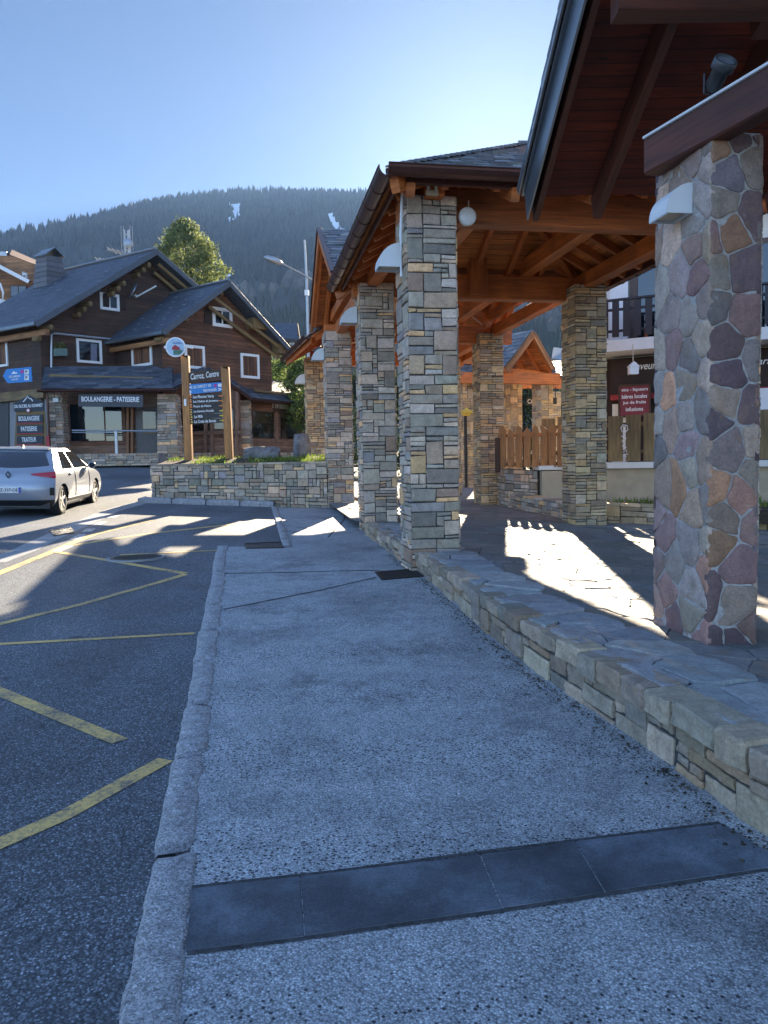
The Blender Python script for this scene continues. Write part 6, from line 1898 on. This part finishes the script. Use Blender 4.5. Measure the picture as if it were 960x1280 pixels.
# ------------------------------------------------------------------ second market roof beyond
M2 = thing('far_market_roof', 'second smaller timber market roof with a slate gable beyond the garden fence', 'market hall', (5.6, 31, .6))
gp = P(660, 415, 31.0); ga, gb = P(632, 457, 29.6), P(695, 468, 31.8)
gd = (gb - ga); gd.z = 0; gw_ = gd.length; gd.normalize(); gn = V((gd.y, -gd.x, 0))
ga.z = gb.z = (ga.z + gb.z) / 2
mid = (ga + gb) / 2; gp = V((mid.x, mid.y, gp.z)) + gd * ((gp - mid).dot(gd) * .5)
back = -gn * 6.0
rng = random.Random(77)
for e_, sg in ((ga, -1), (gb, 1)):
    q = [e_, e_ + back, gp + back, gp]
    o = roof_slope(M2, 'gable_slope', q[0], q[1], q[2], q[3], rng, BO, exp=.26, rafters=(L, .7, .1, .14))
    mb = MB(); mb.beam(e_ + gn * .05 - V((0, 0, .12)), gp + gn * .05 - V((0, 0, .12)), .05, .26); mb.build('barge_board', MAT['orange_boards'], M2)
mb = MB(); mb.beam(ga + gn * -.5 - V((0, 0, .1)), gb + gn * -.5 - V((0, 0, .1)), .2, .34); mb.build('tie_beam', L, M2)
mb = MB(); mb.beam(gp + gn * -.1 - V((0, 0, .2)), gp + back - V((0, 0, .2)), .16, .26); mb.build('ridge_beam', L, M2)
c1, c2 = P(686, 476, 30.2), P(640, 470, 31.4)
for k, (u, v, Y) in enumerate(((678, 476, 30.6), (640, 476, 32.0), (581, 480, 31.0), (690, 490, 36))):
    p = P(u, v, Y); pier(M2, (p.x, p.y), .45, .60, PZ(p.x, p.y) - .3, p.z, 400 + k, TAN, cs=.12, ch=.1)
for (u0, v0, Y0, u1, v1, Y1) in ((566, 472, 30.5, 700, 474, 30.0), (566, 448, 31, 640, 452, 32), (600, 480, 34, 700, 480, 36)):
    mb = MB(); mb.beam(P(u0, v0, Y0), P(u1, v1, Y1), .22, .42); mb.build('wall_plate', L, M2)
q = [P(540, 470, 30.0), P(648, 468, 31.0), P(640, 436, 34.5), P(545, 440, 34.0)]
roof_slope(M2, 'low_slope', q[0], q[1], q[2], q[3], rng, BO, exp=.3, rafters=(L, .7, .1, .14))
q = [P(690, 472, 30.2), P(830, 470, 27), P(830, 440, 31), P(690, 452, 34)]
roof_slope(M2, 'low_slope', q[0], q[1], q[2], q[3], rng, BO, exp=.3, rafters=(L, .7, .1, .14))
# black sign and pale parasols beyond
a = P(664, 512, 31.5)
t = thing('cafe_sign', 'black board sign with white letters in front of the far market pillar', 'sign', a)
q = [P(u, v, 31.5) for u, v in ((658, 506), (696, 505), (696, 497), (658, 498))]
mb = MB(); mb.prism(q, (0, .05, 0)); mb.build('board', MAT['black'], t)
a, b = P(659.5, 504.5, 31.47), P(667, 504.3, 31.47); text('CA', MAT['letter'], t, a, b - a, (0, -1, 0), (b - a).length, .17)
mb = MB()
for u in (660, 694): mb.tube([P(u, 498, 31.52), P(u, 484, 31.52)], .02, 5)
mb.build('hanger', MAT['black_metal'], t)
p = P(679, 507, 33.0)
t = thing('garden_cover', 'pale rounded garden cover behind the carved fence and far pillar', 'cover', (p.x, p.y, .6))
mb = MB(); mb.lathe((p.x, p.y, .6), (0, 0, 1), [(0, .42), (p.z - 1.1, .42), (p.z - .9, .39), (p.z - .72, .29), (p.z - .62, .16), (p.z - .59, .03)], 20); mb.build('cloth', MAT['render'], t, True)
mb = MB(); mb.tube([(p.x - .42, p.y, .6), (p.x - .42, p.y, p.z - .5), (p.x - .3, p.y, p.z - .12), (p.x, p.y, p.z + .02), (p.x + .3, p.y, p.z - .12), (p.x + .42, p.y, p.z - .5), (p.x + .42, p.y, .6)], .02, 6); mb.build('hoop', MAT['galv'], t)
# far street furniture seen through the pillars
p = P(582, 540, 29.0)
t = thing('post_lamp', 'black post with a yellow top seen between the far pillars', 'street lamp', (p.x, p.y, .6))
mb = MB(); mb.tube([(p.x, p.y, .6), (p.x, p.y, P(582, 520, 29).z)], .06, 8); mb.build('post', MAT['black_metal'], t)
q = P(583, 520, 29); mb = MB(); mb.lathe(q, (0, 0, 1), [(0, .1), (.12, .24), (.2, .18), (.3, .03)], 12); mb.build('hood', MAT['yellow_mark'], t)
# ------------------------------------------------------------------ mountain and forest
CREST = [(-700, 470), (-400, 400), (-200, 345), (0, 293), (60, 282), (100, 274), (160, 263), (200, 256), (262, 247), (330, 241), (400, 241), (460, 240), (520, 246), (600, 254), (700, 256), (850, 256), (1000, 270), (1300, 320), (1700, 400)]
RC = 1500.0
def crest_tan(a):
    """tangent of the crest's elevation towards azimuth a"""
    u = 480 + FOC * math.tan(a)
    for (u0, v0), (u1, v1) in zip(CREST, CREST[1:]):
        if u0 <= u <= u1:
            t = (u - u0) / (u1 - u0); v = lerp(v0, v1, t); break
    else: v = CREST[0][1] if u < 0 else CREST[-1][1]
    hz = 582 - .018 * (clamp(u, -600, 1600) - 480)
    return (hz - 17 - v) / FOC * math.cos(a)
R_IN, R_OUT = 150.0, 2300.0
def mz(x, y):
    r = math.hypot(x, y); a = math.atan2(x, y)
    a = clamp(a, rad(-52), rad(52))
    zc = RC * crest_tan(a)
    k = clamp((r - R_IN) / (RC - R_IN))
    z = zc * (.42 * k + .58 * k ** 1.7)
    z += (46 * noise.noise((x * .0042, y * .0042, 0)) + 20 * noise.noise((x * .011, y * .011, 3))) * k * (1 - .75 * sst(.8, 1.0, k))
    if r > RC: z = zc - (r - RC) * .25
    return z + 1.2
mb = MB(); NA, NR_ = 120, 46
vs = []; rr = [R_IN + (RC - R_IN) * (i / 38) for i in range(39)] + [1560, 1650, 1800, 2000, 2150, 2250, 2300]
for r in rr:
    for i in range(NA + 1):
        a = rad(lerp(-52, 52, i / NA)); x, y = r * math.sin(a), r * math.cos(a); vs.append((x, y, mz(x, y)))
n = NA + 1
mb.mesh(vs, [(j * n + i, j * n + i + 1, (j + 1) * n + i + 1, (j + 1) * n + i) for j in range(len(rr) - 1) for i in range(NA)])
struct(mb.build('mountain', MAT['mountain'], None, True))
# snowy pistes: clearings in the forest
def ang(u, v):
    hz = 582 - .018 * (u - 480); a = math.atan2(u - 480, FOC); return a, (hz + 0 - v) / FOC * math.cos(a)
def on_mountain(u, v):
    r_ = ray(u, v); p = V((0, 0, CAMZ)); t = 150.0
    while t < 2300:
        q = p + r_ * t
        if q.z < mz(q.x, q.y): return q
        t += 3.0
    return None
PISTES = [[(284, 254), (300, 253), (301, 262), (300, 272), (292, 278), (285, 281), (284, 277), (291, 272), (292, 264), (290, 257)],
          [(410, 270), (418, 269), (424, 280), (431, 288), (430, 293), (420, 290), (414, 282)],
          [(280, 343), (287, 341), (289, 349), (283, 352)], [(271, 340), (274, 337), (276, 344), (272, 347)]]
def in_poly(u, v, poly):
    c = False; n = len(poly)
    for i in range(n):
        (x0, y0), (x1, y1) = poly[i], poly[i - 1]
        if (y0 > v) != (y1 > v) and u < (x1 - x0) * (v - y0) / (y1 - y0) + x0: c = not c
    return c
MI = M3.transposed()
def proj(p):
    q = MI @ (V(p) - V((0, 0, CAMZ)))
    return 480 + FOC * q.x / -q.z, 640 - FOC * q.y / -q.z
# snow meshes lie on the slope, in world space
mb = MB()
for pl_ in PISTES:
    us = [p[0] for p in pl_]; vv = [p[1] for p in pl_]
    pts = [on_mountain(*p) for p in pl_]
    if any(p is None for p in pts): continue
    # fan strips subdivided to follow the ground
    c = V((0, 0, 0))
    for p in pts: c += p
    c /= len(pts)
    K = 5
    for i in range(len(pts)):
        a, b = pts[i], pts[(i + 1) % len(pts)]
        for k in range(K):
            q = [c.lerp(a, k / K), c.lerp(b, k / K), c.lerp(b, (k + 1) / K), c.lerp(a, (k + 1) / K)]
            q = [V((p.x, p.y, mz(p.x, p.y) + 3.5)) for p in q]
            if k == 0: q = [q[0], q[2], q[3]]
            mb.face(q)
o = mb.build('snow_piste', MAT['snow']); struct(o)
# conifers
rng = random.Random(91)
mb = MB(); FV, FF, FC = [], [], []
cnt = 0
tops = []
while cnt < 26000:
    a = rad(rng.uniform(-32, 30)); r = math.sqrt(rng.uniform(240 ** 2, 1540 ** 2)) if rng.random() < .8 else rng.uniform(1380, 1530)
    x, y = r * math.sin(a), r * math.cos(a)
    z = mz(x, y)
    u, v = proj((x, y, z + 6))
    cl = False
    for pl_ in PISTES:
        if in_poly(u, v, pl_) or in_poly(u, v - 3, pl_) or in_poly(u, v - 6, pl_): cl = True
    h = rng.uniform(12, 22) * (1.0 if r < 1300 else .95)
    ut, vt = proj((x, y, z + h))
    if rng.random() > .45 and not (in_poly(u, v, PISTES[0]) or in_poly(u, v, PISTES[1])): pass
    elif cl or any(in_poly(ut, vt + d_, pl_) for pl_ in PISTES for d_ in (0, 3)): continue
    w = h * rng.uniform(.14, .22)
    if noise.noise((x * .0055, y * .0035, 21)) > .34 and rng.random() < .8 and r < 1350: continue
    n = 5; i0 = len(FV); ph = rng.uniform(0, 6.28)
    bare = noise.noise((x * .006, y * .006, 9)) > .10 and r < 760
    k = rng.uniform(.7, 1.35) * (1 + .9 * noise.noise((x * .005, y * .005, 4)))
    if bare:
        col = (.075 * k, .062 * k, .05 * k); prof = ((.15, .25), (.55, 1.35), (.85, .8), (1.0, .05))
    else:
        col = (.024 * k, .030 * k, .020 * k); prof = ((0, 1.0), (.35, .82), (.7, .42), (1.0, .02))
    for f, q in prof:
        for j in range(n):
            t = ph + 2 * math.pi * j / n; s = w * q * rng.uniform(.7, 1.3)
            FV.append((x + s * math.cos(t), y + s * math.sin(t), z - 1 + h * f))
    for lv in range(3):
        for j in range(n): FF.append((i0 + lv * n + j, i0 + lv * n + (j + 1) % n, i0 + (lv + 1) * n + (j + 1) % n, i0 + (lv + 1) * n + j)); FC.append(col)
    cnt += 1
mb.v, mb.f, mb.c, mb.uv = FV, FF, FC, [None] * len(FF)
stuff(mb.build('forest', MAT['forest']))

# ------------------------------------------------------------------ near trees and bushes
def leafy(name, label, cat, base, h, shape, nclump, nleaf, size, mat, seed, trunk=.25, dark=.6, group=None, limbs=10, LUMP=.3):
    """shape(f, a) = radius of the crown at height fraction f; clumps of small leaf faces on limbs"""
    t = thing(name, label, cat, base, group); rg = random.Random(seed); b = V(base)
    mb = MB(); mb.tube([b - V((0, 0, .3)), b + V((.05, 0, h * .3)), b + V((0, .05, h * .65)), b + V((.03, 0, h * .95))], [trunk, trunk * .75, trunk * .4, trunk * .1], 8)
    tips = []
    for i in range(limbs):
        f = lerp(.15, .9, i / limbs); a = i * 2.4 + rg.uniform(-.3, .3); r = shape(f, a) * .8
        tip = b + V((math.cos(a) * r, math.sin(a) * r, h * f + r * .3))
        mb.tube([b + V((0, 0, h * f * .9)), (b + V((0, 0, h * f * .92))).lerp(tip, .5) + V((0, 0, .1)), tip], [trunk * .3 * (1 - f) + .02, trunk * .18 * (1 - f) + .015, .01], 5)
    mb.build('trunk', MAT['bark'], t)
    mb = MB()
    for _ in range(nclump):
        f = rg.random() ** .8; a = rg.uniform(0, 6.283); R = shape(f, a) * (1 + LUMP * noise.noise((math.cos(a) * 1.5 + seed, math.sin(a) * 1.5, f * 5)))
        rr_ = R * math.sqrt(rg.uniform(.25, 1.0))
        c = b + V((math.cos(a) * rr_, math.sin(a) * rr_, h * f))
        cs = size * rg.uniform(2.0, 4.2); k = rg.uniform(dark, 1.3)
        for _ in range(nleaf):
            d = V((rg.gauss(0, 1), rg.gauss(0, 1), rg.gauss(0, .8))); p = c + d * (cs * .5)
            e1_ = V((rg.gauss(0, 1), rg.gauss(0, 1), rg.gauss(0, 1))).normalized(); e2_ = e1_.cross(d).normalized() if d.length > .01 else V((0, 0, 1))
            s = size * rg.uniform(.6, 1.3); kk = k * rg.uniform(.8, 1.2)
            mb.face([p - e1_ * s, p + e2_ * s * .45, p + e1_ * s, p - e2_ * s * .45], (kk, kk, kk))
    mb.build('crown', MAT[mat], t)
    return t
# big sunlit pine behind the chalet
pb = P(236, 440, 62.0)
hp_ = P(233, 279, 62.0).z - 2.0
def pine_shape(f, a):
    # column of foliage closing in a broad uneven dome
    if f < .74: return 2.6 * lerp(.7, 1.0, f / .74)
    k = clamp((f - .74) / .26)
    return max(.1, 2.6 * math.sqrt(max(0, 1 - k ** 1.7)) * (1 - .18 * k * math.cos(a)))
leafy('pine_tree', 'tall rounded sunlit pine rising behind the chalet roofs', 'tree', (pb.x, pb.y, 2.0), hp_, pine_shape, 2100, 20, .13, 'needles', 5, .4, .5, None, 16, .75)
rb_ = random.Random(2)
for k, (u, v0, v1, w_, Y, lab_) in enumerate(((364, 447, 490, 1.25, 46, 'bright green bush beside the chalet gable corner'), (379, 452, 500, .9, 40, 'green bush half hidden by the market hall eave'),
                                     (352, 452, 500, 1.5, 50, 'green bush behind the chalet corner, below the small grey roof'))):
    p = P(u, v1, Y); zt_ = P(u, v0, Y).z
    leafy('garden_bush', lab_, 'bush', (p.x, p.y, p.z - 1.5), zt_ - p.z + 1.5, lambda f, a, w=w_: w * (.55 + .6 * math.sin(f * math.pi)) if f < .9 else w * .4, 420, 16, .09, 'bush', 20 + k, .09, .5)
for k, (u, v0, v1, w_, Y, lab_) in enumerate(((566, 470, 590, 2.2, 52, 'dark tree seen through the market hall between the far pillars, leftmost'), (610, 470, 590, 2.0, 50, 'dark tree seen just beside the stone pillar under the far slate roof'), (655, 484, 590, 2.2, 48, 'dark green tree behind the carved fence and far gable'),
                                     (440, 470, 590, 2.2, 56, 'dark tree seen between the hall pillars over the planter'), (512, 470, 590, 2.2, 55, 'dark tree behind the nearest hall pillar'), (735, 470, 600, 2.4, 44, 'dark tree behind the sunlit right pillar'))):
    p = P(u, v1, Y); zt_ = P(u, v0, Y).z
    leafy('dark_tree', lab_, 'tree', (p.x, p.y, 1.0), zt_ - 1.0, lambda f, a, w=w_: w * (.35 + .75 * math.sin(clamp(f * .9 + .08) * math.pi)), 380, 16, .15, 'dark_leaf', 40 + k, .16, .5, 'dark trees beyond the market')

# ------------------------------------------------------------------ far buildings
OB = thing('orange_chalet', 'orange timber chalet with red tiled roof behind the bakery roof', 'building', P(20, 420, 56))
def fw(name, px, Y, mat, th=.3, par=OB):
    pts = [P(u, v, Y) for u, v in px]; return wallpoly(name, pts, mat, th, (0, -1, 0), par)
fw('wall', [(-40, 470), (63, 470), (63, 336), (12, 320), (-40, 318)], 56, MAT['orange_boards'], .3)
fw('side_wall', [(52, 470), (64, 470), (64, 328), (52, 330)], 55.8, MAT['orange_boards'], .2)
q = [P(-60, 300, 53.5), P(37, 350, 53.5), P(37, 350, 58), P(-60, 300, 58)]; mb = MB(); mb.slab(q, .25); mb.build('front_roof', MAT['white'], OB)
q = [P(12, 318, 58.0), P(63, 338, 55.0), P(63, 333, 58.5), P(15, 312, 62)]; mb = MB(); mb.slab(q, .3); mb.build('roof', MAT['terracotta'], OB)
mb = MB(); p = P(6, 320, 60); mb.box(p + V((0, 0, -.2)), (.6, .6, .9)); mb.build('chimney', MAT['zinc'], OB)
wn = fw('window', [(13, 371), (33, 371), (33, 357), (13, 357)], 55.8, MAT['brown_trim'], .15)
fw('pane', [(14, 370), (22.3, 370), (22.3, 358), (14, 358)], 55.78, MAT['glass'], .02, wn); fw('pane', [(23.7, 370), (32, 370), (32, 358), (23.7, 358)], 55.78, MAT['glass'], .02, wn)
fw('shutter', [(34, 371), (44, 371), (44, 357), (34, 357)], 55.85, MAT['chalet_mid'], .08)
mb = MB(); mb.tube([P(29, 340, 55), P(29, 343, 55), P(33, 343, 55), P(33, 347, 55)], .12, 6); mb.build('rain_spout', MAT['white'], OB)
fw('balcony', [(-40, 400), (46, 388), (46, 372), (-40, 380)], 55.0, MAT['log'], .15)
p = P(2, 386, 52)
t = thing('satellite_dish', 'white satellite dish on the balcony of the orange chalet', 'satellite dish', p)
mb = MB(); mb.lathe(p, (.5, -.8, .3), [(-.10, .1), (-.04, .6), (0, .72), (.02, .70)], 20); mb.build('dish', MAT['white'], t)
mb = MB(); mb.tube([p, P(4, 366, 52), P(0, 354, 52)], .07, 6); mb.build('arm', MAT['white'], t)
FB = thing('far_house', 'small grey-roofed house in front of the forest beside the bakery gable', 'building', P(358, 430, 75))
q = [P(340, 422, 72), P(375, 424, 72), P(370, 404, 77), P(344, 404, 77)]; mb = MB(); mb.slab(q, .3); mb.build('roof', MAT['slate_far'], FB)
fw('wall', [(343, 452), (374, 452), (374, 424), (343, 422)], 72.5, MAT['chalet_mid'], .3, FB); fw('wall', [(372, 452), (375, 452), (375, 423), (372, 404)], 73, MAT['chalet_mid'], .3, FB)
wn = fw('window', [(362, 436), (368, 436), (368, 428), (362, 428)], 72.4, MAT['white'], .1, FB); fw('pane', [(363, 435), (367, 435), (367, 429), (363, 429)], 72.38, MAT['glass'], .02, wn)
HB = thing('hillside_house', 'tiny pale-roofed house on the wooded slope seen right of the far gable', 'building', P(700, 452, 95))
q = [P(690, 448, 92), P(712, 452, 92), P(708, 436, 98), P(692, 434, 98)]; mb = MB(); mb.slab(q, .3); mb.build('roof', MAT['zinc'], HB)
fw('wall', [(690, 470), (711, 470), (711, 452), (690, 448)], 92.5, MAT['chalet_mid'], .3, HB)
# street lamp
b0 = P(386, 470, 30.0); zT = P(382.5, 300, 30.0).z; zA = P(386, 350, 30).z
t = thing('street_lamp', 'tall galvanised street lamp with a long slanting arm before the forest', 'street lamp', (b0.x, b0.y, G(b0.x, 30)))
mb = MB(); mb.tube([(b0.x, b0.y, G(b0.x, 30) - .2), (b0.x, b0.y, zA), (b0.x - .04, b0.y, zT)], [.07, .05, .035], 10); mb.build('pole', MAT['galv'], t)
mb = MB(); a, b = P(391, 350, 30), P(352, 329, 29.6); mb.tube([a, b], [.03, .035], 8); mb.build('arm', MAT['galv'], t)
mb = MB(); c, d = P(353, 329.5, 29.6), P(330, 321, 29.4); dd = (c - d); mb.tube([d, d.lerp(c, .15), d.lerp(c, .5), d.lerp(c, .85), c], [.03, .10, .13, .10, .04], 10); mb.build('lamp_head', MAT['galv'], t, True)
mb = MB(); mb.box((b0.x, b0.y, P(386, 366, 30).z), (.16, .16, .2)); mb.build('collar', MAT['white'], t)

# ------------------------------------------------------------------ mountain air
if HAZE > 0:
    mb = MB()
    x0, x1, y0, y1, z0, z1 = -2300, 2300, -400, 2600, -12, 760
    mb.hexa([(x0, y0, z0), (x1, y0, z0), (x1, y1, z0), (x0, y1, z0), (x0, y0, z1), (x1, y0, z1), (x1, y1, z1), (x0, y1, z1)])
    hm = bpy.data.materials.new('mountain_haze'); hm.use_nodes = True; nt_ = hm.node_tree
    for nd in list(nt_.nodes): nt_.nodes.remove(nd)
    out = nt_.nodes.new('ShaderNodeOutputMaterial'); pv = nt_.nodes.new('ShaderNodeVolumePrincipled')
    pv.inputs['Color'].default_value = (.30, .52, .95, 1); pv.inputs['Density'].default_value = HAZE; pv.inputs['Anisotropy'].default_value = .2
    nt_.links.new(pv.outputs[0], out.inputs['Volume'])
    stuff(mb.build('haze', hm))
# ------------------------------------------------------------------ light
SUN_AZ, SUN_EL = rad(8.7), rad(20.8)
w = bpy.data.worlds.new('World'); scene.world = w; w.use_nodes = True
nt = w.node_tree; bg = nt.nodes['Background']
sk = nt.nodes.new('ShaderNodeTexSky'); sk.sky_type = 'NISHITA'; sk.sun_disc = False
sk.sun_elevation = SUN_EL; sk.sun_rotation = SUN_AZ; sk.altitude = 1100; sk.air_density = 1.0; sk.dust_density = 1.3; sk.ozone_density = 2.5
gm = nt.nodes.new('ShaderNodeGamma'); gm.inputs['Gamma'].default_value = SKY_GAMMA
ml = nt.nodes.new('ShaderNodeMix'); ml.data_type = 'RGBA'; ml.blend_type = 'MULTIPLY'; ml.inputs[0].default_value = 1.0; ml.inputs[7].default_value = (*SKY_TINT, 1)
nt.links.new(sk.outputs[0], gm.inputs['Color']); nt.links.new(gm.outputs[0], ml.inputs[6]); # added fill light: sky brightened and warmed overhead and behind the viewer
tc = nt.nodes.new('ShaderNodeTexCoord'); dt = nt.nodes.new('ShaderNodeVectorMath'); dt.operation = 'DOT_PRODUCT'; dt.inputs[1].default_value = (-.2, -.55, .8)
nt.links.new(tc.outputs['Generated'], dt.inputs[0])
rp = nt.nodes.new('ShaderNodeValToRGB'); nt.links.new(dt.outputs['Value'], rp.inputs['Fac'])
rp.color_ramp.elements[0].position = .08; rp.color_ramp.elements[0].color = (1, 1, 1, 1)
rp.color_ramp.elements[1].position = .55; rp.color_ramp.elements[1].color = (SKY_FILL * 1.30, SKY_FILL * 1.02, SKY_FILL * .84, 1)
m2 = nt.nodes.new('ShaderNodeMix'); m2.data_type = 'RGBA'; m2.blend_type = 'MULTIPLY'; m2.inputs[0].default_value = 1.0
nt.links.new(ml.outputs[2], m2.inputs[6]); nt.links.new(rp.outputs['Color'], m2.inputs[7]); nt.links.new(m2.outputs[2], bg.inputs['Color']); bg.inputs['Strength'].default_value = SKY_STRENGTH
ld = bpy.data.lights.new('sun', 'SUN'); ld.energy = SUN_STRENGTH; ld.angle = rad(.53); ld.color = (1.0, .84, .62)
lo = bpy.data.objects.new('sun', ld); COL.objects.link(lo)
sd = V((math.sin(SUN_AZ) * math.cos(SUN_EL), math.cos(SUN_AZ) * math.cos(SUN_EL), math.sin(SUN_EL)))
lo.rotation_euler = sd.to_track_quat('Z', 'Y').to_euler(); lo.location = (10, -5, 60)
vs = scene.view_settings
vs.view_transform = 'Standard'; vs.look = 'None'; vs.exposure = EXPOSURE; vs.gamma = 1; vs.use_curve_mapping = False
scene.render.engine = 'CYCLES'
cy = scene.cycles
cy.max_bounces = 8; cy.diffuse_bounces = 5; cy.glossy_bounces = 4; cy.transmission_bounces = 4; cy.transparent_max_bounces = 8; cy.volume_bounces = 1
cy.use_denoising = True
cy.sample_clamp_indirect = 8
